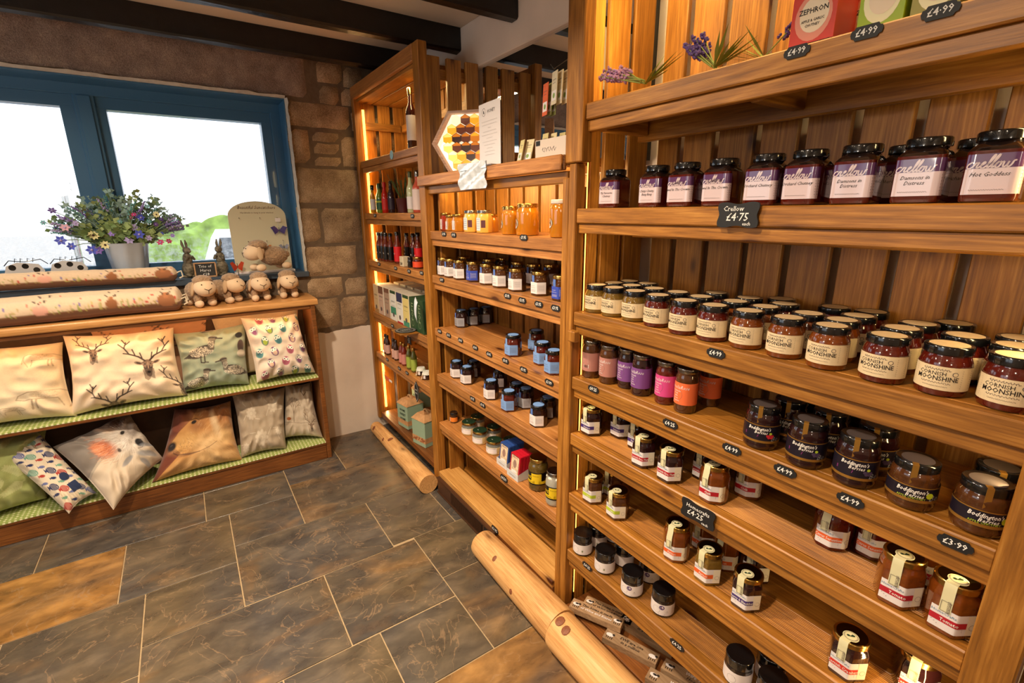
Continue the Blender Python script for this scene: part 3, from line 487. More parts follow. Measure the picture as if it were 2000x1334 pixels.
def slate_material():
    m = bpy.data.materials.new('riven_slate'); m.use_nodes = True; nt = m.node_tree; L = nt.links; b = nt.nodes['Principled BSDF']
    tc = N(nt, 'TexCoord'); at = N(nt, 'Attribute', attribute_name='rnd')
    off = N(nt, 'VectorMath', operation='SCALE'); off.inputs[0].default_value = (11, 29, 5); L.new(at.outputs['Fac'], off.inputs['Scale'])
    ad = N(nt, 'VectorMath', operation='ADD'); L.new(tc.outputs['Object'], ad.inputs[0]); L.new(off.outputs[0], ad.inputs[1])
    mp = N(nt, 'Mapping'); mp.inputs['Rotation'].default_value = (0, 0, .45); mp.inputs['Scale'].default_value = (1.0, 1.8, 1); L.new(ad.outputs[0], mp.inputs['Vector'])
    n1 = N(nt, 'TexNoise', Scale=2.6, Detail=6.0, Distortion=.8); L.new(mp.outputs[0], n1.inputs['Vector'])
    n2 = N(nt, 'TexNoise', Scale=7.0, Detail=10.0, Roughness=.58, Distortion=.3); L.new(mp.outputs[0], n2.inputs['Vector'])
    n3 = N(nt, 'TexNoise', Scale=3.5, Detail=8.0, Distortion=2.2); L.new(ad.outputs[0], n3.inputs['Vector'])
    cool = ramp(nt, n2.outputs['Fac'], [(.25, srgb(52, 50, 52)), (.5, srgb(74, 71, 70)), (.78, srgb(104, 98, 92))])
    warm = ramp(nt, n2.outputs['Fac'], [(.25, srgb(66, 58, 48)), (.5, srgb(92, 80, 62)), (.78, srgb(124, 106, 80))])
    n4 = N(nt, 'TexNoise', Scale=1.7, Detail=3.0, Distortion=.4); L.new(ad.outputs[0], n4.inputs['Vector'])
    base = mixc(nt, math_(nt, 'MULTIPLY', math_(nt, 'SUBTRACT', n4.outputs['Fac'], .36), 3.6, clamp=True), cool, warm)
    rust = ramp(nt, n2.outputs['Fac'], [(.28, srgb(92, 66, 38)), (.5, srgb(146, 106, 56)), (.72, srgb(186, 140, 78))])
    # per tile amount of rust
    k = math_(nt, 'ADD', math_(nt, 'MULTIPLY', n1.outputs['Fac'], 1.3), math_(nt, 'MULTIPLY', at.outputs['Fac'], 1.0))
    k = math_(nt, 'MULTIPLY', math_(nt, 'SUBTRACT', k, .88), 1.6, clamp=True)
    col = mixc(nt, k, base, rust)
    v = math_(nt, 'ABSOLUTE', math_(nt, 'SUBTRACT', n3.outputs['Fac'], .5))
    vein = ramp(nt, v, [(.0, (.55, .55, .55, 1)), (.008, (0, 0, 0, 1))])
    col = mixc(nt, vein, col, srgb(150, 124, 96))
    L.new(col, b.inputs['Base Color'])
    L.new(ramp(nt, n2.outputs['Fac'], [(.3, (.24, .24, .24, 1)), (.8, (.42, .42, .42, 1))]), b.inputs['Roughness'])
    bp = N(nt, 'Bump', Strength=.35, Distance=.004); L.new(n2.outputs['Fac'], bp.inputs['Height']); L.new(bp.outputs[0], b.inputs['Normal'])
    return m
slate = slate_material(); grout = mat('grout', (166, 144, 112), .9, var=.12, vscale=60)
fb = MB(); fb.box((-2.9, -3.2, -.1), (1.5, 3.5, -.0035), grout)
T = [(-.75, -.11, 2.61, 2.91, .30), (-1.2, -.75, 2.61, 2.91, .02), (-.11, .30, 2.61, 2.91, .08), (-.01, .30, 2.31, 2.61, .10), (.30, .62, 2.73, 3.11, .12), (.62, .93, 2.73, 3.22, .28), (.93, 1.36, 2.73, 3.22, .15),
     (.30, .92, 2.31, 2.73, .30), (.92, 1.36, 2.31, 2.73, .1), (-.43, -.01, 2.19, 2.61, .16), (-1.05, -.43, 2.19, 2.61, .80), (-.01, .605, 1.888, 2.31, .22), (.605, .93, 1.90, 2.31, .05), (.93, 1.36, 1.90, 2.31, .1),
     (-.34, -.01, 1.886, 2.19, .10), (-.76, -.34, 1.76, 2.19, .12), (-1.2, -.76, 1.76, 2.19, .3), (-.34, .29, 1.465, 1.886, .20), (.29, .705, 1.467, 1.888, .24), (.705, 1.0, 1.585, 1.90, .0), (1.0, 1.36, 1.585, 1.90, .0),
     (.705, .92, 1.17, 1.585, .26), (.92, 1.36, 1.17, 1.585, .2), (.39, .705, 1.17, 1.465, .0), (.06, .39, 1.05, 1.465, .02), (-.34, .06, 1.05, 1.465, .22), (.39, .90, .75, 1.17, .62), (.9, 1.36, .75, 1.17, .3), (-.76, -.34, 1.35, 1.76, .1), (-1.2, -.76, 1.35, 1.76, .4),
     (-.11, .30, 2.91, 3.22, .1), (-.75, -.11, 2.91, 3.22, .1), (-1.2, -.75, 2.91, 3.22, .1), (.30, .62, 3.11, 3.22, .1)]
y = 3.22
rr = random.Random(8)
for j in range(15):
    y1 = 3.22-.41*j; 
    for i in range(11):
        x0 = -2.9+.42*i-(.2 if j % 2 else 0)
        if x0 >= -1.2 and y1 > .8: continue
        if x0+.42 > -1.2 and y1 > .8: T.append((x0, -1.2, y1-.41, y1, rr.random()*.5))
        else: T.append((x0, x0+.42, y1-.41, y1, rr.random()*.6))
for i in range(7):
    pass
T = [t for t in T if not (t[3] <= .8 and t[3] > .74)]
for x0, x1, y0, y1, q in T:
    g = .0026
    if x1-x0 > .03: fb.box((x0+g, y0+g, -.02), (x1-g, y1-g, 0), slate, bev=.0012, rnd=q)
for x0, x1, q in [(-1.2, -.76, .2), (-.76, -.34, .1), (-.34, .06, .3)]:
    fb.box((x0+.003, .753, -.02), (x1-.003, 1.35-.003 if x1 < -.3 else 1.047, 0), slate, bev=.0012, rnd=q)
fb.box((.063, .753, -.02), (.387, 1.047, 0), slate, bev=.0012, rnd=.3)
struct(fb, 'floor')

plaster = mat('cream_plaster', (232, 216, 198), .75, var=.04, vscale=3, bump=.25)
plaster_w = mat('white_plaster', (228, 212, 198), .8, var=.05, vscale=6, bump=.5)
cb = MB(); cb.box((-2.9, -3.2, 2.39), (1.5, 3.5, 2.5), plaster); struct(cb, 'ceiling')
beam_m = mat('black_beam_paint', (20, 17, 18), .33, var=.4, vscale=18, bump=.4)
for k, (ya, yb) in enumerate([(2.885, 2.945), (2.385, 2.44), (1.88, 1.935), (1.38, 1.435), (.88, .935), (.38, .435), (-.12, -.065), (-.62, -.565), (-1.12, -1.065)]):
    b = MB(); n = 24; rings = []
    for i in range(n+1):
        x = -2.8+(1.309+2.8)*i/n; w = lambda s: .004*noise.noise(Vector((x*5, s, k*3)))
        rings.append([(x, ya+w(1), 2.285+w(2)+.006), (x, ya+.008+w(1), 2.283+w(2)), (x, yb-.008, 2.281+w(3)), (x, yb+w(4), 2.289+w(3)), (x, yb, 2.3895), (x, ya, 2.3895)])
    b.loft(rings, beam_m, smooth=False); struct(b, 'trim_%d' % (k+1))
# right wall: rough plaster behind the slats, and the boxed-out part above the mirror
b = MB(); b.box((1.36, -3.2, 0), (1.5, 3.5, 2.39), plaster_w); struct(b, 'wall_right')
b = MB(); b.box((1.31, 1.17, 2.182), (1.3595, 3.22, 2.3895), plaster_w, bev=.004); struct(b, 'trim_10')

# window wall: granite blocks and a long lintel over smooth plaster
def stone_mat(name, c1, c2, c3):
    m = bpy.data.materials.new(name); m.use_nodes = True; nt = m.node_tree; L = nt.links; b = nt.nodes['Principled BSDF']
    tc = N(nt, 'TexCoord'); at = N(nt, 'Attribute', attribute_name='rnd')
    n1 = N(nt, 'TexNoise', Scale=190.0, Detail=3.0, Roughness=.7); L.new(tc.outputs['Object'], n1.inputs['Vector'])
    n2 = N(nt, 'TexNoise', Scale=11.0, Detail=5.0); L.new(tc.outputs['Object'], n2.inputs['Vector'])
    f = math_(nt, 'ADD', math_(nt, 'MULTIPLY', n1.outputs['Fac'], .6), math_(nt, 'MULTIPLY', n2.outputs['Fac'], .45))
    col = ramp(nt, f, [(.36, srgb(*c1)), (.53, srgb(*c2)), (.68, srgb(*c3))])
    hs = N(nt, 'HueSaturation'); L.new(col, hs.inputs['Color']); L.new(math_(nt, 'ADD', math_(nt, 'MULTIPLY', at.outputs['Fac'], .3), .85), hs.inputs['Value'])
    L.new(hs.outputs[0], b.inputs['Base Color']); b.inputs['Roughness'].default_value = .85
    h = math_(nt, 'ADD', math_(nt, 'MULTIPLY', n1.outputs['Fac'], .45), n2.outputs['Fac'])
    bp = N(nt, 'Bump', Strength=1.0, Distance=.022); L.new(h, bp.inputs['Height']); L.new(bp.outputs[0], b.inputs['Normal'])
    return m
granite = stone_mat('granite_block', (120, 96, 72), (186, 156, 122), (228, 200, 166))
granite_l = stone_mat('granite_lintel', (116, 100, 94), (160, 140, 130), (196, 176, 160))
mortar = mat('dark_mortar', (112, 94, 76), .95, var=.15, vscale=40, bump=.5)
rev_m = mat('rough_reveal', (206, 200, 190), .9, var=.12, vscale=30, bump=1)
wb = MB()
X0, X1, Z0, Z1 = -1.25, .612, 1.15, 2.14
wb.box((-2.9, 3.232, 0), (X0, 3.6, 2.39), mortar); wb.box((X1, 3.232, 0), (1.5, 3.6, 2.39), mortar)
wb.box((X0, 3.232, 0), (X1, 3.6, Z0), mortar); wb.box((X0, 3.232, Z1), (X1, 3.6, 2.39), mortar)
def stone(x0, z0, x1, z1, m, dep=.022, seed=0):
    nx, nz = max(2, int((x1-x0)/.03)), max(2, int((z1-z0)/.03)); vs = []; F = []
    q = random.random()
    for j in range(nz+1):
        for i in range(nx+1):
            u, v = i/nx, j/nz; e = min(u*(x1-x0), (1-u)*(x1-x0), v*(z1-z0), (1-v)*(z1-z0))
            x, z = x0+(x1-x0)*u, z0+(z1-z0)*v
            j1 = noise.noise(Vector((x*14, z*14, 3)))*.006; j2 = noise.noise(Vector((x*14, z*14, 9)))*.006
            d = dep*min(1, (e/.010))**.5+.010*noise.noise(Vector((x*16, z*16, q*9)))*(1 if e > .005 else 0)
            vs.append((x+j1, 3.236-d, z+j2))
    for j in range(nz):
        for i in range(nx):
            a = j*(nx+1)+i; F.append((a, a+1, a+nx+2, a+nx+1))
    wb.add(vs, F, m, True, q)
stone(-1.9, 2.150, .745, 2.385, granite_l, .018)
for s in STONES: stone(s[0]-.006, s[1]-.006, s[2]+.006, s[3]+.006, granite)
for i in range(5):      # blocks left of the window and behind the tall unit
    for j, z in enumerate([0.02, .3, .56, .80, 1.05, 1.32, 1.6, 1.86]):
        if z > .7: stone(1.04+(.0), z, 1.34, z+.23, granite) if i == 0 else None
        xx = -2.85+i*.31-(.12 if j % 2 else 0)
        if xx+.3 < -1.26: stone(xx+.006, z, xx+.3, z+.24, granite)
# thick uneven plaster skirt under the stones
def skirt(x0, x1):
    n, k = 26, 16; vs = []; F = []
    for j in range(k+1):
        for i in range(n+1):
            x = x0+(x1-x0)*i/n; z = (.755+.018*noise.noise(Vector((x*9, 0, 2))))*j/k
            d = .028*min(1, (k-j)/1.5)+.012*noise.noise(Vector((x*5, z*5, 4)))+.006*noise.noise(Vector((x*22, z*22, 1)))
            vs.append((x, 3.236-max(d, 0) if j < k else 3.234, z))
    for j in range(k):
        for i in range(n): a = j*(n+1)+i; F.append((a, a+1, a+n+2, a+n+1))
    wb.add(vs, F, plaster_w, True)
skirt(.45, 1.36); skirt(-2.9, -1.3)
# broken plaster edge round the opening
for (xa, za, xb, zb2, nx, nz) in [(X1, Z0, X1, Z1, 1, 0), (X0, Z1, X1, Z1, 0, 1)]:
    k = 40; A = []; Bv = []
    for i in range(k+1):
        t = i/k; x = xa+(xb-xa)*t; z = za+(zb2-za)*t; j = .010+.008*noise.noise(Vector((t*23, nx, 1)))
        A.append((x-.001*nx, 3.222, z-.001*nz)); Bv.append((x+j*nx, 3.205, z+j*nz))
    C2 = [(a[0], 3.236, a[2]) for a in A]
    vs = A+Bv+C2; F = []
    for i in range(k): F.append((i, i+1, k+2+i, k+1+i)); F.append((i, i+1, 2*k+3+i, 2*k+2+i))
    wb.add(vs, F, rev_m, True)
# sill
sill_m = mat('blue_grey_sill', (70, 84, 100), .35)
wb.box((X0, 3.20, 1.118), (X1+.02, 3.41, 1.152), sill_m, bev=.004)
struct(wb, 'wall_back')

frame_m = mat('slate_blue_frame', (62, 112, 152), .35, coat=.1)
fm = MB()
for d, y0, y1, ins in ((.058, 3.40, 3.52, 0), ):
    fm.box((X0, y0, Z0), (X1, y1, Z0+d-.01), frame_m, .004); fm.box((X0, y0, Z1-d), (X1, y1, Z1), frame_m, .004)
    fm.box((X0+.0005, y0+.0012, Z0+.0005), (X0+d, y1-.001, Z1-.0005), frame_m, .002); fm.box((X1-d, y0+.0012, Z0+.0005), (X1-.0005, y1-.001, Z1-.0005), frame_m, .002)
fm.box((-.345, 3.4024, Z0+.0005), (-.261, 3.518, Z1-.0005), frame_m, .003)
fm.box((X1-.007, 3.238, Z0+.003), (X1-.0005, 3.3995, Z1-.008), frame_m, .001); fm.box((X0, 3.238, Z1-.0075), (X1-.0005, 3.3995, Z1-.0005), frame_m, .001)
fm.box((-.330, 3.392, Z0+.05), (-.276, 3.3995, Z1-.06), frame_m, .002)
def sash(x0, x1, z0, z1, w=.062):
    y0, y1 = 3.418, 3.50
    fm.box((x0, y0, z0), (x1, y1, z0+w-.02), frame_m, .005); fm.box((x0, y0, z1-w), (x1, y1, z1), frame_m, .005)
    fm.box((x0+.0005, y0+.0012, z0+.0005), (x0+w-.02, y1-.001, z1-.0005), frame_m, .002); fm.box((x1-w+.0, y0+.0012, z0+.0005), (x1-.0005, y1-.001, z1-.0005), frame_m, .002)
    m2 = MB(); m2.box((x0+w-.022, 3.465, z0+w-.022), (x1-w+.002, 3.471, z1-w+.002), glass); return m2
def glass_mat():
    m = bpy.data.materials.new('window_glass'); m.use_nodes = True; nt = m.node_tree; L = nt.links; nt.nodes.remove(nt.nodes['Principled BSDF'])
    out = nt.nodes['Material Output']; tr = N(nt, 'BsdfTransparent'); gl = N(nt, 'BsdfGlossy', Roughness=.02); fr = N(nt, 'Fresnel', IOR=1.45)
    mx = N(nt, 'MixShader'); L.new(fr.outputs[0], mx.inputs[0]); L.new(tr.outputs[0], mx.inputs[1]); L.new(gl.outputs[0], mx.inputs[2])
    df = N(nt, 'BsdfTranslucent'); df.inputs[0].default_value = (.9, .92, .95, 1)
    tc = N(nt, 'TexCoord'); no = N(nt, 'TexNoise', Scale=42.0, Detail=6.0, Roughness=.8); L.new(tc.outputs['Object'], no.inputs['Vector'])
    sx = N(nt, 'SeparateXYZ'); L.new(tc.outputs['Object'], sx.inputs[0])
    low = math_(nt, 'MULTIPLY', math_(nt, 'SUBTRACT', 1.44, sx.outputs['Z']), 1.6, clamp=True)       # dried spray low on the pane
    f = math_(nt, 'MULTIPLY', low, math_(nt, 'MULTIPLY', math_(nt, 'SUBTRACT', no.outputs['Fac'], .46), 9.0, clamp=True))
    f = math_(nt, 'ADD', f, .0); m2 = N(nt, 'MixShader'); L.new(f, m2.inputs[0]); L.new(mx.outputs[0], m2.inputs[1]); L.new(df.outputs[0], m2.inputs[2])
    L.new(m2.outputs[0], out.inputs['Surface']); return m
glass = glass_mat()
panes = [sash(X0+.052, -.341, Z0+.040, Z1-.052), sash(-.265, X1-.05, Z0+.040, Z1-.052)]
w1 = struct(fm, 'window_1')
for p in panes: p.build('pane', w1)

# left wall with a second window, rear wall: out of the picture but part of the room
b = MB()
for a, c in (((-2.9, -3.2, 0), (-2.75, .6, 2.39)), ((-2.9, 2.8, 0), (-2.75, 3.3, 2.39)), ((-2.9, .6, 0), (-2.75, 2.8, .95)), ((-2.9, .6, 2.15), (-2.75, 2.8, 2.39))): b.box(a, c, plaster)
struct(b, 'wall_left')
b = MB(); b.box((-2.75, -3.2, 0), (1.36, -3.05, 2.39), plaster); struct(b, 'wall_rear')
b = MB()
for a, c in (((-2.88, .6, .95), (-2.78, .67, 2.15)), ((-2.88, 2.73, .95), (-2.78, 2.8, 2.15)), ((-2.88, .67, .95), (-2.78, 2.73, 1.02)), ((-2.88, .67, 2.08), (-2.78, 2.73, 2.15)), ((-2.88, 1.66, 1.02), (-2.78, 1.74, 2.08))): b.box(a, c, frame_m)
struct(b, 'window_2')

# outside: bright yard, hedge, parked cars
b = MB(); b.box((-30, 3.7, -.35), (30, 60, -.3), mat('pale_gravel', (196, 190, 184), .9, var=.2, vscale=6)); b.build('ground')['kind'] = 'structure'
def hedge(x0, x1, y, z1, label, seed):
    m = mat('hedge_leaf', (150, 180, 88), .8, var=.45, vscale=3); mb = MB(); nx, nz = 60, 14; vs = []; F = []
    for j in range(nz+1):
        for i in range(nx+1):
            a = PI*j/nz; x = x0+(x1-x0)*i/nx; d = 1+.35*noise.noise(Vector((x*1.3, j*.5, seed)))
            vs.append((x, y-math.cos(a)*.9*d, -.3+(z1+.3)*math.sin(a)**.5*d*.95))
    for j in range(nz):
        for i in range(nx): a = j*(nx+1)+i; F.append((a, a+1, a+nx+2, a+nx+1))
    mb.add(vs, F, m, True); tag(mb.build('hedge'), label, 'hedge', 'hedges outside the window')
hedge(-9.5, -4.3, 15, 1.1, 'clipped green hedge seen through the left window pane', 1)
hedge(-1.6, 4, 17, 1.22, 'long green hedge seen through the right window pane', 7)
def car(x, y, rz, col, label, name):
    r = thing('car', label, 'car', (x, y, -.3), rz, 'cars parked outside'); pm = mat(name, col, .3, coat=.8)
    prof = [(-2.1, .35), (-2.12, .7), (-1.95, .95), (-1.5, 1.02), (-.9, 1.48), (-.3, 1.58), (.5, 1.55), (1.2, 1.1), (1.9, .95), (2.1, .7), (2.1, .35)]
    mb = MB(); rings = []
    for y_, k, t in ((-.85, .96, 0), (-.80, 1, .02), (.80, 1, .02), (.85, .96, 0)): rings.append([(px*k, y_*(1-max(0, pz-1.0)*.35), pz) for px, pz in prof])
    mb.loft(rings, pm, smooth=False); mb.build('body', r)
    g = MB(); gm = mat('car_glass', (40, 50, 60), .1, coat=1)
    for s in (-1, 1):
        g.add([(-1.25, s*.815, 1.06), (1.0, s*.815, 1.08), (.45, s*.70, 1.48), (-.82, s*.71, 1.42)], [(0, 1, 2, 3)], gm)
    g.add([(-1.47, -.7, 1.05), (-1.47, .7, 1.05), (-.93, .6, 1.48), (-.93, -.6, 1.48)], [(0, 1, 2, 3)], gm)
    g.build('car_windows', r)
    for wx in (-1.3, 1.3):
        for s in (-1, 1):
            w_ = MB(); w_.tube([(wx, s*.70, .32), (wx, s*.86, .32)], .32, black, 18); w_.tube([(wx, s*.861, .32), (wx, s*.87, .32)], .2, silver, 14); w_.build('wheel', r)
car(1.15, 8.8, 1.45, (236, 236, 240), 'white car parked outside, seen through the right pane', 'white_car_paint')
car(3.3, 12.5, 1.6, (190, 40, 40), 'red car parked outside behind the card display board', 'red_car_paint')
car(-5.0, 8.6, 1.3, (235, 236, 240), 'white car parked outside, seen through the left pane', 'white_car_paint')
b = MB(); b.tube([(-1.9, 14, -.3), (-1.9, 14, 2.0)], .06, silver, 10); b.box((-2.05, 13.9, 2.0), (-1.75, 14.1, 2.15), silver)
tag(b.build('lamp_post'), 'thin metal post standing outside the left pane', 'post')
# ------------------------------------------------------------------ shelving
S1, S2, S3, S4, S5, S6, S7, SB = 1.795, 1.51, 1.193, .975, .772, .542, .308, .06
B0, B1, B2, B3, B4, B5, BB = 1.667, 1.416, 1.203, .935, .687, .415, .125
A1, A2, A3, A4, A5, AB = 1.81, 1.50, 1.205, .86, .577, .125
rope_m = mat('led_rope', (255, 214, 140), .4, emit=(255, 170, 70), estr=5)
def bar(name, a, b, m, parent, bev=.003): mb = MB(); mb.box(a, b, m, bev); return mb.build(name, parent)
def shelf(parent, y0, y1, z, m, x0=1.0, x1=1.308, ridged=False, face=.043, under=True, tilt=0):
    mb = MB(); q = random.random()
    mb.box((x0, y0, z-face), (x0+.03, y1, z), m, .003, q)
    if ridged:
        prof = []; x = x0+.0302
        while x < x0+.115: prof += [(x, z), (x+.0022, z-.0012), (x+.0042, z-.0012)]; x += .0050
        prof.append((x, z)); n = len(prof); vs = [(p, y0, q_) for p, q_ in prof]+[(p, y1, q_) for p, q_ in prof]
        mb.add(vs, [(i, n+i, n+i+1, i+1) for i in range(n-1)], m, False, q)
        mb.box((x0+.0302, y0, z-.028), (x0+.116, y1, z-.002), m, 0, q); mb.box((x+.0005, y0, z-.028), (x1, y1, z), m, .001, random.random())
    else:
        k = (x1-x0-.031)/2
        for i in range(2): mb.box((x0+.0305+i*k, y0, z-.028), (x0+.0300+(i+1)*k, y1, z), m, .001, random.random())
    o = mb.build('shelf', parent)
    if under: bar('batten', (x0+.010, y0, z-face-.030), (x0+.034, y1, z-face-.0005), m, o, .002)
    return o
def slats(parent, ys, z0, z1, x=1.31):
    for i, (a, b) in enumerate(ys): bar('back_slat', (x, a, z0), (x+.018, b, z1), wood_z, parent, .002)
def rope(parent, pts, r=.005):
    mb = MB(); mb.tube(pts, r, rope_m, 8); mb.build('led_strip', parent)

# near unit, at the right of the picture
U = thing('shelving_unit', 'tall pine shelving unit at the right, full of chutney and jam jars', 'shelving unit', (1.0, .6, 0))
U.location = (0, 0, 0)
bar('front_post', (.995, 1.132, .03), (1.035, 1.163, 1.64), wood_z, U)
bar('front_post', (.988, 1.104, 1.6405), (1.03, 1.176, 2.385), wood_z, U)
bar('end_post', (.972, .045, .02), (1.04, .104, 2.385), wood_z, U)
for z, rg in ((S1, 0), (S2, 0), (S3, 0), (S4, 0), (S5, 1), (S6, 1), (S7, 1)):
    ya = 1.131 if z != S1 else 1.1035
    shelf(U, .105, ya, z, wood_y, ridged=rg)
mb = MB(); mb.box((1.0, .105, .03), (1.15, 1.131, SB), dark_y, .002); mb.box((1.152, .105, .03), (1.305, 1.131, SB), dark_y, .002); mb.build('base_board', U)
g = [1.10, 1.012, .895, .770, .655, .537, .420, .300, .182, .062, -.06]
slats(U, [(b+.011, a-.011) for a, b in zip(g[:-1], g[1:]) if a-.011 > b+.011 and a < 1.09 and b > 0] + [(1.024, 1.10)], .02, 2.36)
for z in (S1, S2, S3, S4): bar('cross_brace', (1.212, .107, z-.090), (1.232, 1.10, z-.0295), wood_y, U)
for z in (S1,):
    for y in (1.07, .62, .2): bar('cross_brace', (1.036, y-.015, z-.075), (1.211, y+.015, z-.0295), wood_x, U)
mb = MB()
for a, b in ((1.052, 1.092), (1.108, 1.196), (1.214, 1.300)): mb.box((a, 1.1045 if 0 else 1.1325, .03), (b, 1.1465, 2.36), wood_z, .002)
mb.build('side_panel', U)
bar('side_rail', (1.0365, 1.1475, 1.02), (1.30, 1.1625, 1.06), wood_x, U)
bar('side_panel', (1.0405, .028, .02), (1.305, .044, 2.36), dark_x, U)  # dark panel added to stand in for the shaded gap past the end post
bar('top_board', (1.0, .105, 2.34), (1.3, 1.10, 2.36), dark_y, U)
rope(U, [(1.0385, 1.1288, .10+.05*i) for i in range(45)], .0016)
for z in (S3-.08, S4-.055): bar('shelf_peg', (.975, 1.098, z-.012), (1.0, 1.131, z+.023), wood_z, U) if z > 1.1 else None

# middle unit
GAP=0
M_ = thing('shelving_unit', 'lower pine shelving unit in the middle, with the honeycomb display on top', 'shelving unit')
bar('front_post', (.995, 1.165, .03), (1.035, 1.193, 1.60), wood_z, M_)
for z, m in ((B1, pale_y), (B2, pale_y), (B3, pale_y), (B4, pale_y), (B5, pale_y)): shelf(M_, 1.194, 2.188, z, m, face=.040)
mb = MB(); mb.box((.972, 1.178, B0-.045), (.9845, 2.245, B0), pale_y, .003); mb.box((.985, 1.178, B0-.045), (1.0, 2.189, B0), pale_y, .004); mb.box((1.0005, 1.178, B0-.028), (1.30, 2.189, B0-.002), pale_y, .002); mb.build('top_board', M_)
bar('top_rail', (1.0005, 1.178, B0-.082), (1.026, 2.188, B0-.046), wood_y, M_)
np_y = wood('new_pine', (228, 180, 112), (208, 154, 84), (164, 110, 52), axis=1)
mb = MB(); mb.box((.985, 1.194, .092), (1.10, 2.188, BB), np_y, .003); mb.box((1.13, 1.194, .07), (1.25, 2.188, .10), wood_y, .003); mb.build('base_board', M_)
bar('plinth', (.988, 1.194, .0), (1.006, 2.188, .091), dark_y, M_)
bar('side_rail', (1.037, 1.178, 1.145), (1.30, 1.193, 1.18), wood_x, M_)
ys = []; y = 2.186
while y > 1.20: ys.append((max(y-.098, 1.196), y)); y -= .118
slats(M_, ys, .06, B0-.03)
mb = MB()
for a, b in ((1.045, 1.13), (1.15, 1.23), (1.25, 1.302)): mb.box((a, 2.166, .07), (b, 2.180, B0-.03), wood_z, .002)
mb.build('side_panel', M_)
mb = MB()
for a, b in ((1.045, 1.13), (1.15, 1.23), (1.25, 1.302)): mb.box((a, 1.1945, .13), (b, 1.206, B0-.09), wood_z, .002)
mb.build('side_panel', M_)

# far unit by the window wall
F_ = thing('shelving_unit', 'narrow lit pine shelving unit beside the stone window wall', 'shelving unit')
bar('front_post', (.985, 3.165, .08), (1.03, 3.205, 2.175), wood_z, F_)
bar('front_post', (.985, 2.191, .03), (1.03, 2.255, 2.235), wood_z, F_)
for z in (A1, A2, A3, A4, A5): shelf(F_, 2.256, 3.164, z, pale_y, face=.038)
mb = MB(); mb.box((1.0, 2.256, .09), (1.15, 3.164, AB), dark_y, .002); mb.box((1.152, 2.256, .09), (1.305, 3.164, AB), dark_y, .002); mb.build('base_board', F_)
mb = MB(); mb.box((.982, 2.256, 2.165), (1.008, 3.205, 2.235), pale_y, .004)
for i in range(3): mb.box((1.0085+i*.1, 2.256, 2.150), (1.102+i*.1, 3.205, 2.168), wood_y, .002)
mb.build('top_board', F_)
bar('back_rail', (1.285, 2.256, 2.0), (1.309, 3.164, 2.045), wood_y, F_)
ys = []; y = 3.203
while y > 2.27: ys.append((max(y-.105, 2.258), y)); y -= .124
slats(F_, ys, .06, 2.16)
mb = MB()
for a, b in ((1.036, 1.104), (1.140, 1.215), (1.240, 1.309)): mb.box((a, 2.218, .07), (b, 2.236, 2.19), wood_z, .002)
mb.box((1.036, 2.2365, 2.10), (1.309, 2.255, 2.145), wood_x, .002)
mb.build('side_panel', F_)
mb = MB()
for a, b in ((1.036, 1.12), (1.142, 1.22), (1.242, 1.309)): mb.box((a, 3.186, .09), (b, 3.203, 2.15), wood_z, .002)
mb.box((1.036, 3.170, 2.0), (1.283, 3.185, 2.045), wood_x, .002)
mb.build('side_panel', F_)
rope(F_, [(1.038, 3.158, .16+.05*i) for i in range(40)], .008)

# mirror on the wall above the middle unit
mb = MB(); mm = mat('mirror_silvering', (235, 238, 240), .01, metal=1)
mb.box((1.3305, 1.17, B0), (1.336, 2.212, 2.181), mm); mb.box((1.336, 1.17, B0), (1.359, 2.212, 2.181), black)
tag(mb.build('wall_mirror'), 'large frameless mirror behind the honeycomb display, reflecting slats and beams', 'mirror')

# logs along the foot of the shelves
def log(y0, y1, x, r, label, seed, xf=None, rf=None):
    x_n, r_n = x, r; xf = xf or x; rf = rf or r
    mb = MB(); n, k = 28, 40; rings = []
    for i in range(k+1):
        y = y0+(y1-y0)*i/k; x = x_n+(xf-x_n)*i/k; r = r_n+(rf-r_n)*i/k; t = noise.noise(Vector((y*2, seed, 0)))*.004
        rr = r*(1+.03*math.sin(y*3+seed))*(.965 if i in (0, k) else 1)
        rings.append([(x+t+rr*math.cos(a)*(1+.03*noise.noise(Vector((math.cos(a)*2, y*4, math.sin(a)*2+seed)))), y, max(.0, r*.97+rr*math.sin(a)*(1+.03*noise.noise(Vector((math.sin(a)*2, y*4, seed)))))) for a in [2*PI*j/n for j in range(n)]])
    mb.loft(rings, log_y, cap0=False, cap1=False)
    for rg, nm in ((rings[0], 0), (rings[-1], 1)): mb.add(rg, [tuple(range(n)) if nm else tuple(range(n))[::-1]], log_y, False)
    for q in range(max(2, int((y1-y0)*4))):      # cut knots
        yk = random.random(); yy = y0+(y1-y0)*yk; x = x_n+(xf-x_n)*yk; r = r_n+(rf-r_n)*yk; a = PI-.2-1.1*random.random(); kr = .008+.009*random.random()
        cc = Vector((x+r*1.0*math.cos(a), yy, r*.97+r*1.0*math.sin(a))); nn = Vector((math.cos(a), 0, math.sin(a))); uu = Vector((0, 1, 0)); vv = nn.cross(uu)
        mb.ell(cc, (kr, kr*1.2, .004), mat('log_knot', (128, 74, 44), .6, var=.3, vscale=200), Matrix((uu, vv, nn)).transposed(), 12, 5)
    return tag(mb.build('log'), label, 'log', 'peeled logs along the foot of the shelves')
log(2.205, 3.12, .928, .055, 'peeled pine log with dark knots in front of the far shelving unit', 1, .940, .042)
log(1.055, 1.615, .915, .068, 'thick peeled log in front of the middle shelving unit', 4, .922, .060)
log(.2, 1.048, .905, .070, 'peeled log in front of the near shelving unit, at the bottom edge', 9)
gb = MB(); gm = mat('bronze_grille', (92, 62, 44), .4, metal=.5); dk = mat('grille_dark', (16, 12, 10), .7)
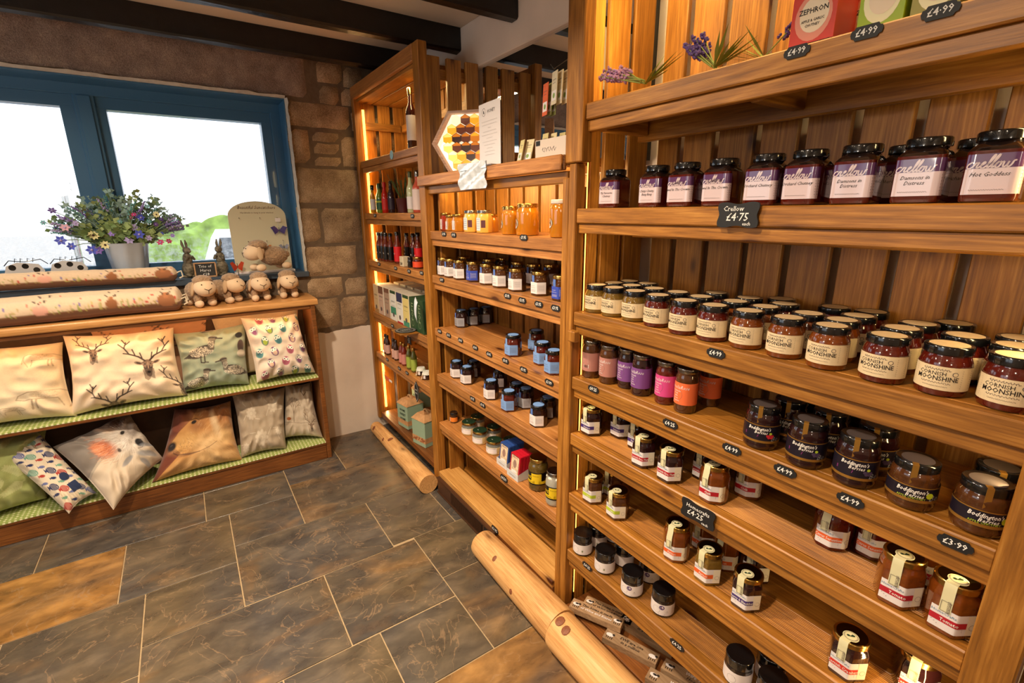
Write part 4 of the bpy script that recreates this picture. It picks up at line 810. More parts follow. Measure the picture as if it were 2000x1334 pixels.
gb.box((.972, 1.60, .002), (.986, 2.186, .096), gm, .003); gb.box((.970, 1.70, .018), (.9719, 2.02, .082), dk)
for i in range(44): gb.box((.967, 1.703+i*.0073, .020), (.9705, 1.7055+i*.0073, .080), gm)
gb.box((.968, 1.650, .02), (.9715, 1.68, .08), dk); gb.box((.966, 1.60, .002), (.9715, 2.186, .008), gm); gb.box((.966, 1.60, .088), (.9715, 2.186, .096), gm)
tag(gb.build('heater_grille'), 'low brown metal grille at floor level between the two logs', 'grille')

# bench under the window
def dots_mat():
    m = bpy.data.materials.new('green_spotted_cloth'); m.use_nodes = True; nt = m.node_tree; b = nt.nodes['Principled BSDF']
    tc = N(nt, 'TexCoord'); vo = N(nt, 'TexVoronoi', voronoi_dimensions='2D', Scale=52.0, Randomness=.15); nt.links.new(tc.outputs['Object'], vo.inputs['Vector'])
    nt.links.new(ramp(nt, vo.outputs['Distance'], [(.20, srgb(222, 224, 182)), (.30, srgb(150, 166, 88))]), b.inputs['Base Color']); b.inputs['Roughness'].default_value = .8
    return m
green = dots_mat()
BN = thing('display_bench', 'long oak display bench under the window with cushions on its shelves', 'bench')
def rbar(name, x0, x1, y0, y1, z0, z1, m, rad):     # board with rounded front edge
    mb = MB(); prof = [(y1, z1), (y1, z0)]+[(y0+rad-rad*math.cos(a), z0+rad-rad*math.sin(a)) for a in [PI/2-PI/2*i/5 for i in range(6)]]+[(y0+rad-rad*math.cos(a), z1-rad+rad*math.sin(a)) for a in [PI/2*i/5 for i in range(6)]]
    mb.loft([[(x, y, z) for y, z in prof] for x in (x0, x1)], m); return mb.build(name, BN)
rbar('bench_top', -1.5, .603, 2.915, 3.199, .985, 1.02, oak_x, .010)
rbar('shelf', -1.5, .562, 2.925, 3.19, .527, .548, dark_x, .004)
rbar('shelf', -1.5, .562, 2.925, 3.19, .095, .115, dark_x, .004)
bar('plinth', (-1.5, 2.93, .0), (.562, 2.95, .094), dark_x, BN)
bar('top_rail', (-1.5, 2.928, .965), (.562, 2.948, .9845), dark_x, BN)
bar('side_panel', (.5625, 2.928, .0), (.588, 3.19, .9845), dark_x, BN); bar('side_panel', (-1.5, 2.9501, .0), (-1.475, 3.17, .965), dark_x, BN)
bar('back_board', (-1.47, 3.191, .10), (.56, 3.2, .9845), mat('dark_back_board', (70, 44, 28), .7, var=.2), BN)
for z in (.548, .115):
    mb = MB(); nx, ny = 60, 4; vs = []; F = []
    for j in range(ny+1):
        for i in range(nx+1):
            x = -1.47+2.03*i/nx; vs.append((x, 2.924+.262*j/ny, z+.0022+.001*noise.noise(Vector((x*20, j, z)))))
    for i in range(nx+1): x = -1.47+2.03*i/nx; vs.append((x, 2.9235, z-.004+.001*noise.noise(Vector((x*12, 5, z)))))
    for j in range(ny):
        for i in range(nx): a = j*(nx+1)+i; F.append((a, a+1, a+nx+2, a+nx+1))
    for i in range(nx): F.append(((ny+1)*(nx+1)+i, (ny+1)*(nx+1)+i+1, i+1, i))
    mb.add(vs, F, green, True); mb.build('green_liner', BN)
rope(BN, [(-1.45+.1*i, 2.955, .978) for i in range(21)], .004)
# ------------------------------------------------------------------ jars and bottles
def outline(shape, r, n=32):
    if shape == 'round': return [(-r*math.cos(2*PI*k/n), -r*math.sin(2*PI*k/n)) for k in range(n)]
    pts = []
    if shape == 'hex': k, R, c = 6, r, .0035
    elif shape == 'oct': k, R, c = 8, r, .003
    else: k, R, c = 4, r*math.sqrt(2), r*.34
    cor = [(-R*math.cos(PI/k+2*PI*i/k), -R*math.sin(PI/k+2*PI*i/k)) for i in range(k)]
    for i in range(k):       # rounded corners
        p = Vector(cor[i]); a = (Vector(cor[i-1])-p).normalized(); b = (Vector(cor[(i+1) % k])-p).normalized()
        m = 2 if k > 4 else 5
        for j in range(m+1):
            t = j/m; q = (p+a*c)*(1-t)**2+p*2*t*(1-t)+(p+b*c)*t*t; pts.append((q.x, q.y))
    return pts
def wrapper(pts):
    """arc length map round a closed outline; s=0 at the front (-x), growing towards -y; returns M(s,z,off), corner list"""
    n = len(pts)
    # start: point where outline crosses y=0 on the -x side
    best = None
    for i in range(n):
        a, b = pts[i], pts[(i+1) % n]
        if a[0] < 0 and (a[1] >= 0) != (b[1] >= 0):
            t = a[1]/(a[1]-b[1]); best = (i, (a[0]+(b[0]-a[0])*t, 0.0))
        elif a[0] < 0 and abs(a[1]) < 1e-9: best = (i, a)
    i0, p0 = best; seq = [p0]+[pts[(i0+1+k) % n] for k in range(n)]+[p0]
    if math.hypot(seq[1][0]-p0[0], seq[1][1]-p0[1]) < 1e-7: seq.pop(1)
    S = [0]
    for a, b in zip(seq[:-1], seq[1:]): S.append(S[-1]+math.hypot(b[0]-a[0], b[1]-a[1]))
    T_ = S[-1]
    def M(s, z, off=0):
        s = s % T_; lo = 0
        for k in range(len(S)-1):
            if S[k] <= s <= S[k+1]+1e-12: lo = k; break
        a, b = seq[lo], seq[lo+1]; L_ = (S[lo+1]-S[lo]) or 1e-9; t = (s-S[lo])/L_
        x, y = a[0]+(b[0]-a[0])*t, a[1]+(b[1]-a[1])*t; nx, ny = -(b[1]-a[1])/L_, (b[0]-a[0])/L_
        if nx*x+ny*y < 0: nx, ny = -nx, -ny
        return (x+nx*off, y+ny*off, z)
    return M, [s for s in S]+[s-T_ for s in S]
class Wrap:
    def __init__(s, mb, pts): s.mb = mb; s.M, s.cor = wrapper(pts)
    def patch(s, s0, s1, z0, z1, m, off=.0005, edge=True):
        cols = sorted(set([round(s0+(s1-s0)*i/6, 6) for i in range(7)]+[round(c, 6) for c in s.cor if s0 < c < s1])); n = len(cols)
        vs = [s.M(c, z0, off) for c in cols]+[s.M(c, z1, off) for c in cols]
        s.mb.add(vs, [(i+1, i, n+i, n+i+1) for i in range(n-1)], m, True)
    def text(s, t, u, z, size, m, off=.0011, **k): s.mb.text(t, u, z, size, s.M, off, m, **k)
    def scrib(s, u, v, w, h, m, off=.0011, n=7): scrib(s.mb, u, v, w, h, s.M, off, m, n)
    def poly(s, p, m, off=.0009): s.mb.flat(p, s.M, off, m)
    def stroke(s, p, w, m, off=.001): s.mb.stroke(p, w, s.M, off, m)

def jam(n, c, rough=.25): return mat(n, c, .12, coat=1.0, var=.18, vscale=90)
jam_dark = jam('jam_dark', (38, 14, 16)); jam_red = jam('jam_deep_red', (84, 22, 12)); jam_amber = jam('chutney_amber', (112, 54, 12)); jam_brown = jam('chutney_brown', (76, 42, 18))
jam_green = jam('chutney_olive', (112, 84, 28)); honey = mat('honey', (214, 138, 22), .08, coat=1, trans=.35); honey_pale = mat('set_honey', (226, 178, 78), .2, coat=1); honey_red = mat('red_honey', (150, 44, 20), .1, coat=1)
mayo = jam('pale_sauce', (216, 196, 140)); jar_glass = mat('jar_glass_clear', (196, 204, 204), .05, coat=1, trans=.75); glass_dk = mat('jar_glass_dark', (30, 20, 18), .06, coat=1)
gold_lid = mat('gold_lid', (196, 158, 84), .22, metal=1); black_lid = mat('black_lid', (14, 14, 16), .16, coat=.8); silver_lid = mat('silver_lid', (150, 146, 142), .22, metal=1); green_lid = mat('green_lid', (28, 52, 36), .2, coat=.8)
seal = mat('cream_seal', (216, 212, 172), .5); seal_blue = mat('blue_seal', (84, 118, 190), .5); lblblue = mat('blue_label', (120, 158, 214), .5); deep_blue = mat('deep_blue_label', (52, 74, 176), .45)
white_l = mat('white_label', (224, 218, 218), .45); crl = mat('lilac_white_label', (222, 202, 206), .25, coat=1); crp = mat('purple_label_band', (92, 54, 100), .25, coat=1); grey_l = mat('grey_label', (150, 152, 160), .5)
ORG = mat('orange_band', (222, 96, 40), .5); RED = mat('red_band', (176, 26, 44), .5); SCAR = mat('scarlet_band', (204, 52, 40), .5); PUR = mat('purple_band', (66, 46, 116), .5); LIME = mat('lime_band', (176, 196, 52), .5)
ink_l = mat('grey_ink', (96, 84, 84), .6); gold_p = mat('gold_print', (172, 128, 58), .35, metal=.6); navy_l = mat('near_black_label', (24, 20, 34), .35); magenta = mat('plum_print', (110, 34, 96), .5)

def jar_body(R, shape, r, h, neck, body_m, fill=1.0, gap=None, n=32):
    """h is the height of the glass up to the lid; gap: material of the empty glass on top"""
    pts = outline(shape, r, n); base = [(math.hypot(x, y)) for x, y in pts]
    def ring(k, z, round_=0): return [((x*k)*(1-round_)+(x/b*neck)*round_, (y*k)*(1-round_)+(y/b*neck)*round_, z) for (x, y), b in zip(pts, base)]
    mb = MB(); sh = h-.016
    rings = [ring(.90, .0006), ring(.97, .002), ring(1, .006), ring(1, sh-.006), ring(.985, sh), ring(.94, sh+.006, .25), ring(.9, sh+.011, .8), ring(1, sh+.013, 1), ring(1, h, 1)]
    if gap is None: mb.loft(rings, body_m)
    else: mb.loft(rings[:5], body_m, cap1=False); mb.loft(rings[4:], gap, cap0=False)
    mb.build('jar_body', R); return pts
def lid(R, r, z, h, m, disc=None, name='lid', ridges=0):
    mb = MB(); mb.lathe([(r*.96, z-.0005), (r, z+.0008), (r*1.0, z+h-.003), (r*.985, z+h-.0012), (r*.95, z+h), (r*.88, z+h-.0008), (0.001, z+h-.0008)], m, 28)
    if ridges:
        for i in range(ridges): mb.lathe([(r*1.015, z+h*(.2+.6*i/ridges)), (r*1.03, z+h*(.25+.6*i/ridges)), (r*1.015, z+h*(.3+.6*i/ridges))], m, 28, cap0=False, cap1=False)
    if disc:
        k, dm = disc; mb.lathe([(r*k, z+h-.0006), (r*k, z+h-.0002), (.001, z+h-.0002)], dm, 24, cap0=False)
    return mb.build(name, R)
def lbl(R, pts, fn, name='label'):
    mb = MB(); fn(Wrap(mb, pts)); return mb.build(name, R)

CURSIVE = [(.75, .85), (.45, 1), (.1, .6), (.15, .15), (.5, 0), (.85, .3), (1.05, .98), (1.12, .85), (1.4, .92), (1.32, .5), (1.36, .1), (1.6, .12), (1.9, .5), (2.22, .82), (2.02, 1.02), (1.82, .6), (1.92, .1), (2.25, .03), (2.6, .5), (2.95, 1.6), (2.92, 2.15), (2.70, 1.7), (2.65, .4), (2.8, .02), (3.05, .35), (3.48, 1.6), (3.46, 2.15), (3.25, 1.7), (3.2, .4), (3.36, .02), (3.58, .35), (3.88, .97), (3.65, .6), (3.75, .05), (4.12, .08), (4.24, .65), (3.98, .98), (4.28, .80), (4.52, .92), (4.58, .4), (4.75, .0), (5.05, .3), (5.12, .92), (5.12, .3), (5.32, 0), (5.62, .35), (5.66, .98), (5.95, 1.02)]
def cursive(w, u, z, k, m, off):
    P = CURSIVE; Q = []
    for i in range(len(P)-1):
        a, b, c, d = P[max(i-1, 0)], P[i], P[i+1], P[min(i+2, len(P)-1)]
        for t in (0, .34, .67): Q.append(tuple(.5*(2*b[j]+(c[j]-a[j])*t+(2*a[j]-5*b[j]+4*c[j]-d[j])*t*t+(3*b[j]-a[j]-3*c[j]+d[j])*t**3) for j in (0, 1)))
    Q.append(P[-1]); w.stroke([(u+(x-3.1+.30*y)*k, z+y*k) for x, y in Q], k*.24, m, off)
def crellow(title, sub='CORNISH HANDMADE CHUTNEY'):
    def b(R):
        pts = jar_body(R, 'square', .034, .092, .029, jam_red, gap=glass_dk); lid(R, .0315, .0905, .0145, black_lid)
        def f(w):
            w.patch(-.031, .031, .012, .050, crl); w.patch(-.031, .031, .050, .071, crp); w.patch(.031, .043, .012, .050, crl); w.patch(.031, .043, .050, .071, crp)
            cursive(w, -.003, .0505, .0088, crl, .0013)
            for i, t in enumerate(title): w.text(t, -.002, .0385-i*.0085, .0088, ink, shear=.35, squeeze=.95)
            w.scrib(-.002, .0185, .040, .0018, ink_l, n=14)
            for i in range(6): w.stroke([(.033, .020+i*.005), (.041, .020+i*.005)], .0007, ink_l)
        lbl(R, pts, f)
    return b
def moonshine(cm):
    def b(R):
        pts = jar_body(R, 'round', .036, .074, .031, cm); lid(R, .0338, .072, .0145, black_lid, (.80, kraft))
        kl = mat('kraft_cream_label', (222, 202, 164), .55, var=.05, vscale=90)
        def f(w):
            w.patch(-.060, .060, .012, .053, kl, edge=False)
            w.scrib(-.002, .0475, .036, .0034, ink_l, n=9)
            w.text('CORNISH', -.007, .0375, .0092, ink, squeeze=.95); w.text('MOONSHINE', .0, .0285, .0112, ink, bold=.012, squeeze=.86)
            w.poly(circ(.023, .0415, .0040, 14), ink_l); w.poly(circ(.023, .0415, .0030, 14), kl, .0012)
            w.scrib(-.001, .0245, .040, .0028, ink_l, n=10); w.scrib(-.001, .0185, .034, .0018, ink_l, n=13)
            for s_ in (-1, 1):
                for i in range(9): w.stroke([(s_*.042-.009, .018+i*.0037), (s_*.042+.009, .018+i*.0037)], .0006, ink_l)
        lbl(R, pts, f)
    return b
def amelia(col, back=False, cm=jam_brown):
    def b(R):
        pts = jar_body(R, 'round', .0295, .113, .0265, cm); lid(R, .0285, .111, .013, silver_lid, (.86, black_lid))
        L_ = mat('tall_label_%d_%d_%d' % col, col, .5)
        def f(w):
            w.patch(-.072, .072, .024, .085, L_)
            if back:
                w.poly([(-.002, .034), (.016, .034), (.016, .046), (-.002, .046)], white)
                for i in range(11): w.stroke([(.000+i*.0014, .036), (.000+i*.0014, .0445)], .0004+.0005*(i % 3 == 0), ink, .0013)
                for i in range(7): w.stroke([(-.004, .054+i*.0036), (.014, .054+i*.0036)], .0006, white)
            else:
                w.text('AmeliaRose', -.002, .068, .0140, white_l, shear=.5, squeeze=.85)
                for i, t in enumerate(['Handmade', 'Fruit', 'with', 'Rose', 'Preserve']): w.text(t, -.008, .060-i*.0068, .0064, white_l, bold=.01)
                w.stroke([(.004+.006*math.sin(k/12*4.4), .064-.036*k/12) for k in range(13)], .0006, ink_l)
                w.stroke([(-.020+.004*math.cos(k/9*6), .030+.004*math.sin(k/9*6)) for k in range(10)], .0005, white_l)
        lbl(R, pts, f)
    return b
def bodd(kind):
    apple = kind == 'apple'
    def b(R):
        h = .076 if apple else .088; cm = jam_brown if apple else jam_dark
        pts = outline('round', .037); mb = MB()
        mb.lathe([(.032, .0005), (.036, .004), (.037, .012), (.0355, .017), (.037, .021), (.037, h-.026), (.0355, h-.020), (.0365, h-.014), (.034, h-.006), (.0315, h-.002), (.0315, h)], cm, 32); mb.build('jar_body', R)
        lid(R, .0335, h-.002, .0155, black_lid, (.72, mat('grey_lid_print', (74, 66, 66), .4)))
        def f(w):
            z0, z1 = .021, h-.027
            w.patch(-.085, .085, z0, z1, navy_l, off=.0008); w.patch(-.085, .085, z0-.001, z0+.0045, gold_p, off=.0012); w.patch(-.085, .085, z1-.001, z1+.001, gold_p, off=.0012)
            w.text("Boddington's", -.004, z1-.0115, .0112, white, off=.0015, shear=.3, bold=.02, squeeze=.78); w.text("Berries", .000, z1-.0195, .0100, white, off=.0015, shear=.3, bold=.01, squeeze=.9)
            if apple:
                w.text('APPLE CHUTNEY', -.004, z0+.0052, .0054, LIME, off=.0016); w.poly(circ(.022, z0+.014, .0058), mat('apple_print', (190, 204, 40), .4), .0017)
            else:
                w.poly([(-.034, z0+.013), (-.006, z0+.012), (-.004, z0+.018), (-.034, z0+.020)], magenta, .0014)
                cc = mat('raspberry_print', (200, 40, 54), .4) if kind == 'rasp' else mat('blackberry_print', (78, 62, 92), .4)
                for i, (a, c_) in enumerate([(.014, .018), (.019, .020), (.024, .018), (.0165, .0145), (.0215, .0145), (.019, .024)]): w.poly(circ(a, z0+c_-.001, .0030, 12), cc if i < 5 else LIME, .0017+.0002*i)
            w.text('Bo', .030, z0+.0045, .016, grey_l, off=.0014, shear=.3)
        lbl(R, pts, f)
        t = MB(); zt = h-.002+.0155
        t.obox((-.0335-.0008, .006, zt-.020), (.0005, 0, 0), (0, .0045, 0), (0, 0, .020), gold_p); t.obox((-.0285, .006, zt+.0002), (.0055, 0, 0), (0, .0045, 0), (0, 0, .0004), gold_p); t.build('tamper_tape', R)
    return b
def homecrafts(cm, band, title, shape='hex', h=.083):
    def b(R):
        pts = jar_body(R, shape, .038, h, .0325, cm); lid(R, .0335, h-.001, .0125, gold_lid, (.84, mat('olive_lid_top', (86, 74, 46), .2, metal=1)))
        def f(w):
            w.patch(-.0185, .0545, .010, .052, white_l); w.patch(-.0185, .036, .0245, .0365, band, off=.0010); w.patch(.036, .0545, .0105, .0515, cream, off=.0009)
            w.text(title, .009, .0274, .0092, white, off=.0018, bold=.01, squeeze=.86); w.text('HomeCrafts', .000, .0410, .0070, mat('teal_ink', (70, 130, 160), .5))
            for i in range(3): w.stroke([(-.015+i*.004, .0225-i*.0024), (.030, .0225-i*.0024)], .0007, ink_l)
            w.stroke(circ(.046, .027, .0055, 16)+[(.0515, .027)], .0005, ink_l, .0013)
        lbl(R, pts, f)
        zt = h-.001+.0125; fx_ = .038*math.cos(PI/6) if shape == 'hex' else .038
        s_ = MB()
        # paper seal: round on the lid, a strip over its edge and down the glass
        s_.lathe([(.0145, zt-.0002), (.0145, zt+.0005), (.001, zt+.0005)], seal, 24, c=(-.010, -.002, 0), cap0=False)
        s_.loft([[(-.012, y, zt+.0006), (-.0335, y, zt+.0008), (-.0345, y, zt-.002), (-.0348, y, zt-.014), (-fx_-.0010, y, h-.022), (-fx_-.0014, y, .046)] for y in (.0085, -.0085)], seal, False, False, False, closed=False)
        s_.text('Homecrafts', 0, 0, .0085, lambda u, v, w: (-fx_-.0024, -v-.002, .052+u+.006), 0, ink_l, squeeze=.62, shear=.3)
        s_.stroke([(-.0065, .048), (-.0065, .068), (.0065, .068), (.0065, .048), (-.0065, .048)], .0006, lambda u, v, w: (-fx_-.0023, -u, v), 0, ink_l)
        M_top = lambda u, v, w: (-.010+v, -.002-u, zt+.0009+w)
        s_.stroke(circ(0, 0, .0125, 22)+[(.0125, 0)], .0008, M_top, 0, ink_l); s_.stroke(circ(0, 0, .0110, 22)+[(.0110, 0)], .0004, M_top, 0, ink_l)
        gi = mat('seal_green_ink', (30, 56, 40), .5); s_.stroke([(-.006, -.003), (-.001, -.001), (.005, .0045)], .0022, M_top, .0001, gi); s_.flat(circ(.003, .0045, .0026, 10), M_top, .0002, gi); s_.flat(circ(-.004, -.002, .0030, 10), M_top, .0002, gi); s_.stroke([(0, .001), (.0005, .007)], .0016, M_top, .0002, gi)
        s_.build('paper_seal', R)
    return b
def whitejar(kind):
    def b(R):
        pts = outline('round', .0345); mb = MB(); mb.lathe([(.031, .0005), (.034, .003), (.0345, .007), (.0345, .051), (.033, .055), (.032, .0575)], glass_dk, 30); mb.build('jar_body', R); lid(R, .0342, .0562, .0235, black_lid)
        def f(w):
            w.patch(-.105, .105, .008, .046, white_l)
            w.stroke([(-.012+.011*math.cos(a), .025+.011*math.sin(a)) for a in [2*PI*i/20 for i in range(21)]], .0004, ink_l)
            w.poly(circ(-.004, .032, .0008, 8), ink)
            if kind == 'green': w.poly([(.010, .019), (.015, .019), (.015, .026), (.010, .026)], mat('moss_print', (96, 112, 42), .5)); w.poly(circ(.0125, .024, .0012, 8), white_l, .0012)
            elif kind == 'badge':
                w.poly(circ(.004, .036, .0078, 20), mat('purple_badge', (74, 50, 110), .4)); w.scrib(.004, .0375, .010, .0016, white, off=.0015, n=5); w.scrib(.004, .0345, .010, .0016, white, off=.0015, n=5)
                w.poly(circ(.020, .0245, .0010, 8), ink); w.scrib(.020, .0205, .010, .0014, ink, n=5)
            else: w.poly(circ(.022, .020, .0010, 8), ink)
            for i in range(2): w.stroke([(-.004, .0135-i*.002), (.014, .0135-i*.002)], .0004, ink_l)
        lbl(R, pts, f)
    return b
def hexhoney(cm, r, h, kind):
    def b(R):
        pts = jar_body(R, 'hex', r, h, r*.86, cm); lid(R, r*.90, h-.001, .0115, silver_lid if kind == 'pale' else gold_lid)
        fw_ = r
        def f(w):
            if kind == 'pale':
                w.patch(-fw_*.46, fw_*.46, .010, h-.020, mat('pale_blue_label', (206, 218, 220), .5)); w.patch(fw_*.55, fw_*1.1, .022, h-.03, mat('plum_label', (92, 52, 62), .5))
                for i in range(5): w.stroke([(-fw_*.35, .02+i*.009), (fw_*.35, .02+i*.009)], .0012, seal_blue)
            else:
                w.patch(-fw_*.42, fw_*.30, .008, h-.018, white_l); w.stroke(circ(-.001, h*.45, .0055, 12)+[(.0045, h*.45)], .0010, ink)
                for i in range(4): w.stroke([(-.006, .012+i*.003), (.005, .012+i*.003)], .0008, ink_l)
                w.scrib(-.001, h*.64, .012, .0024, ink, n=4)
        lbl(R, pts, f)
    return b
def roundhoney(r, h, lm, tall=False):
    def b(R):
        pts = jar_body(R, 'round', r, h, r*.86, honey); lid(R, r*.92, h-.001, .013, lm)
        def f(w):
            z = h*.42; rx = .019 if r > .04 else .017
            gm = mat('honey_label_green', (74, 92, 74), .5)
            w.poly([(-r*.9+.0, z)]+[(-r*.5+rx*1.25*math.cos(a), z+rx*1.05*math.sin(a)) for a in [-PI*.8+PI*1.6*i/16 for i in range(17)]], gm, .0007)
            P = [(-r*.5+rx*1.1*math.cos(a), z+rx*.92*math.sin(a)) for a in [2*PI*i/20 for i in range(20)]]; w.poly(P, white_l, .0012)
            w.scrib(-r*.5, z+.0085, .018, .0024, ink, off=.0018, n=6); w.text('HONEY', -r*.5, z-.002, .0085, ink, off=.0018, squeeze=.9, bold=.02); w.scrib(-r*.5, z-.007, .020, .0022, ink, off=.0018, n=7)
        lbl(R, pts, f)
    return b
def bluehex(kind, lidm=black_lid, cm=jam_dark):
    lm = {'w': white_l, 'b': deep_blue, 'lb': lblblue, 'g': grey_l}[kind]
    def b(R):
        pts = jar_body(R, 'hex', .036, .076, .031, cm); lid(R, .032, .075, .0125, lidm, (.7, lblblue) if lidm is black_lid else None)
        def f(w):
            w.patch(-.0175, .052, .008, .050, lm); w.patch(-.009, .004, .0501, .0745, seal_blue if kind != 'lb' else lblblue)
            tc_ = white if kind in ('b',) else ink_l
            w.scrib(-.003, .037, .020, .0024, tc_, n=6); w.scrib(-.002, .030, .026, .0022, tc_, n=8)
            for i in range(5): w.stroke([(.024, .020+i*.0045), (.046, .020+i*.0045)], .0006, tc_)
            w.stroke([(.022, .017), (.022, .042)], .0006, tc_)
            for i in range(3): w.stroke([(-.013, .022-i*.003), (.012, .022-i*.003)], .0006, tc_)
        lbl(R, pts, f)
    return b
def spice(R):
    pts = jar_body(R, 'round', .021, .043, .018, jam_brown); lid(R, .021, .042, .016, black_lid)
    def f(w): w.patch(-.045, .045, .009, .033, mat('orange_spice_label', (224, 128, 44), .5)); w.patch(-.016, .000, .010, .032, white_l, off=.001); [w.stroke([(-.013, .014+i*.004), (-.003, .014+i*.004)], .0007, ink_l, .0015) for i in range(5)]
    lbl(R, pts, f)
def greenlid(R):
    pts = jar_body(R, 'round', .038, .053, .034, mayo, gap=jar_glass); lid(R, .0365, .052, .011, gold_lid); mb = MB()
    mb.lathe([(.0355, .0632), (.033, .0638), (.001, .0638)], green_lid, 26, cap0=False); mb.obox((-.008, .004, .0641), (.0012, -.004, 0), (.0006, .0002, 0), (0, 0, .0002), white_l); mb.build('lid_top', R)
    def f(w):
        w.patch(-.05, .05, .008, .036, white_l); w.scrib(-.006, .0250, .024, .0036, ink_l, n=6); [w.stroke([(-.018, .0155-i*.003), (.006, .0155-i*.003)], .0006, ink_l) for i in range(3)]
        w.stroke([(-.045+.005*i, .0330) for i in range(19)], .0010, ink_l)
    lbl(R, pts, f)
def pickle(kind):
    def b(R):
        r, h = (.040, .125) if kind == 'olive' else (.036, .125)
        pts = outline('round', r, 32); mb = MB(); gm = mat('pickle_brine_%s' % kind, (120, 96, 40) if kind == 'olive' else (206, 204, 190), .06, coat=1, trans=.5)
        mb.lathe([(r*.85, .0005), (r*.98, .005), (r, .012), (r, h-.026), (r*.9, h-.013), (r*.84, h-.010), (r*.84, h)], gm, 30); mb.build('jar_body', R)
        lid(R, r*.88, h-.001, .013, silver_lid if kind == 'garlic' else gold_lid)
        bm = mat('pickled_olive', (136, 112, 58), .25, coat=.6, var=.2) if kind == 'olive' else mat('pickled_garlic', (226, 224, 210), .3, coat=.5)
        mb = MB(); rr_ = random.Random(3)
        for z in [.014+.019*i for i in range(5 if kind == 'olive' else 6)]:
            for k in range(6): a = k*PI/3+z*40; mb.ell((math.cos(a)*(r-.0125), math.sin(a)*(r-.0125), z+rr_.random()*.004), (.0125, .0125, .0115) if kind == 'olive' else (.0115, .012, .009), bm, None, 10, 6)
        mb.build('olives' if kind == 'olive' else 'garlic_cloves', R)
        def f(w):
            yl = mat('yellow_label', (222, 190, 30), .4)
            w.patch(-.10, .10, .030, .084, black); w.patch(-.10, .10, .036, .048, yl, off=.0009); w.patch(.008, .05, .036, .080, yl, off=.0009)
            w.text('OYE', -.006, .056, .016, yl, off=.0016, bold=.02, squeeze=.8, shear=.2); w.scrib(.026, .070, .026, .003, black, .0018); w.scrib(-.002, .042, .040, .004, black, .0018)
            w.stroke([(.014+.006*i, .0335+.001*(i % 2)) for i in range(6)], .0016, black, .0017)
        lbl(R, pts, f)
    return b
def bottle(body_m, lab, cap, h=.20, r=.021, neck=.009, lab_z=(.02, .085), txt=None, tcol=None, shoulder=.55, cap_h=.03, band=None):
    def b(R):
        mb = MB(); s0 = h*shoulder
        mb.lathe([(r*.9, .0005), (r, .004), (r, s0), (r*.93, s0+.012), (r*.6, s0+.030), (neck*1.05, s0+.046), (neck, h-cap_h)], body_m, 20); mb.build('bottle_body', R)
        mb = MB(); mb.lathe([(neck*1.25, h-cap_h-.001), (neck*1.3, h-.002), (neck*1.15, h), (.001, h)], cap, 16); mb.build('cap', R)
        pts = outline('round', r, 20)
        def f(w):
            w.patch(-r*2.6, r*2.6, lab_z[0], lab_z[1], lab)
            if band: w.patch(-r*2.6, r*2.6, lab_z[1]-.022, lab_z[1]-.012, band, off=.0009)
            if txt: w.text(txt, -.002, (lab_z[0]+lab_z[1])/2-.004, r*.58, tcol or white, off=.0014, bold=.02, squeeze=.8)
            for i in range(3): w.stroke([(-r*.55, lab_z[0]+.008+i*.005), (r*.55, lab_z[0]+.008+i*.005)], .0010, tcol or ink_l, .0013)
        lbl(R, pts, f)
    return b
def dipjar(R):
    pts = jar_body(R, 'round', .030, .052, .027, jam_red); lid(R, .028, .051, .011, gold_lid)
    lbl(R, pts, lambda w: (w.patch(-.07, .07, .008, .038, mat('hot_orange_label', (226, 78, 40), .4)), w.stroke([(-.006, .030), (.002, .024), (-.002, .018), (-.010, .016)], .0022, RED)))
def dipblk(R):
    pts = jar_body(R, 'round', .016, .048, .0145, glass_dk); lid(R, .015, .047, .009, black_lid)
    lbl(R, pts, lambda w: (w.patch(-.04, .04, .008, .034, black), w.text('DIP', -.002, .018, .009, white)))
def clothjar(R):
    pts = jar_body(R, 'round', .024, .040, .021, jam_dark); mb = MB()
    mb.lathe([(.0275+.001, .031), (.0255, .038), (.0235, .046), (.0225, .0475), (.001, .0475)], mat('lace_cloth', (214, 214, 204), .8, var=.2, vscale=200), 24, cap0=False); mb.build('cloth_cover', R)
    mb = MB(); mb.obox((-.031, -.002, .020), (.0006, 0, 0), (.002, .009, 0), (.003, -.001, .015), cream); mb.stroke([(-.005, 0), (.005, 0)], .006, lambda u, v, w: (-.0322, -.002+u, .020+v), 0, RED); mb.build('gift_tag', R)
    lbl(R, pts, lambda w: w.patch(-.02, .02, .008, .028, white_l))

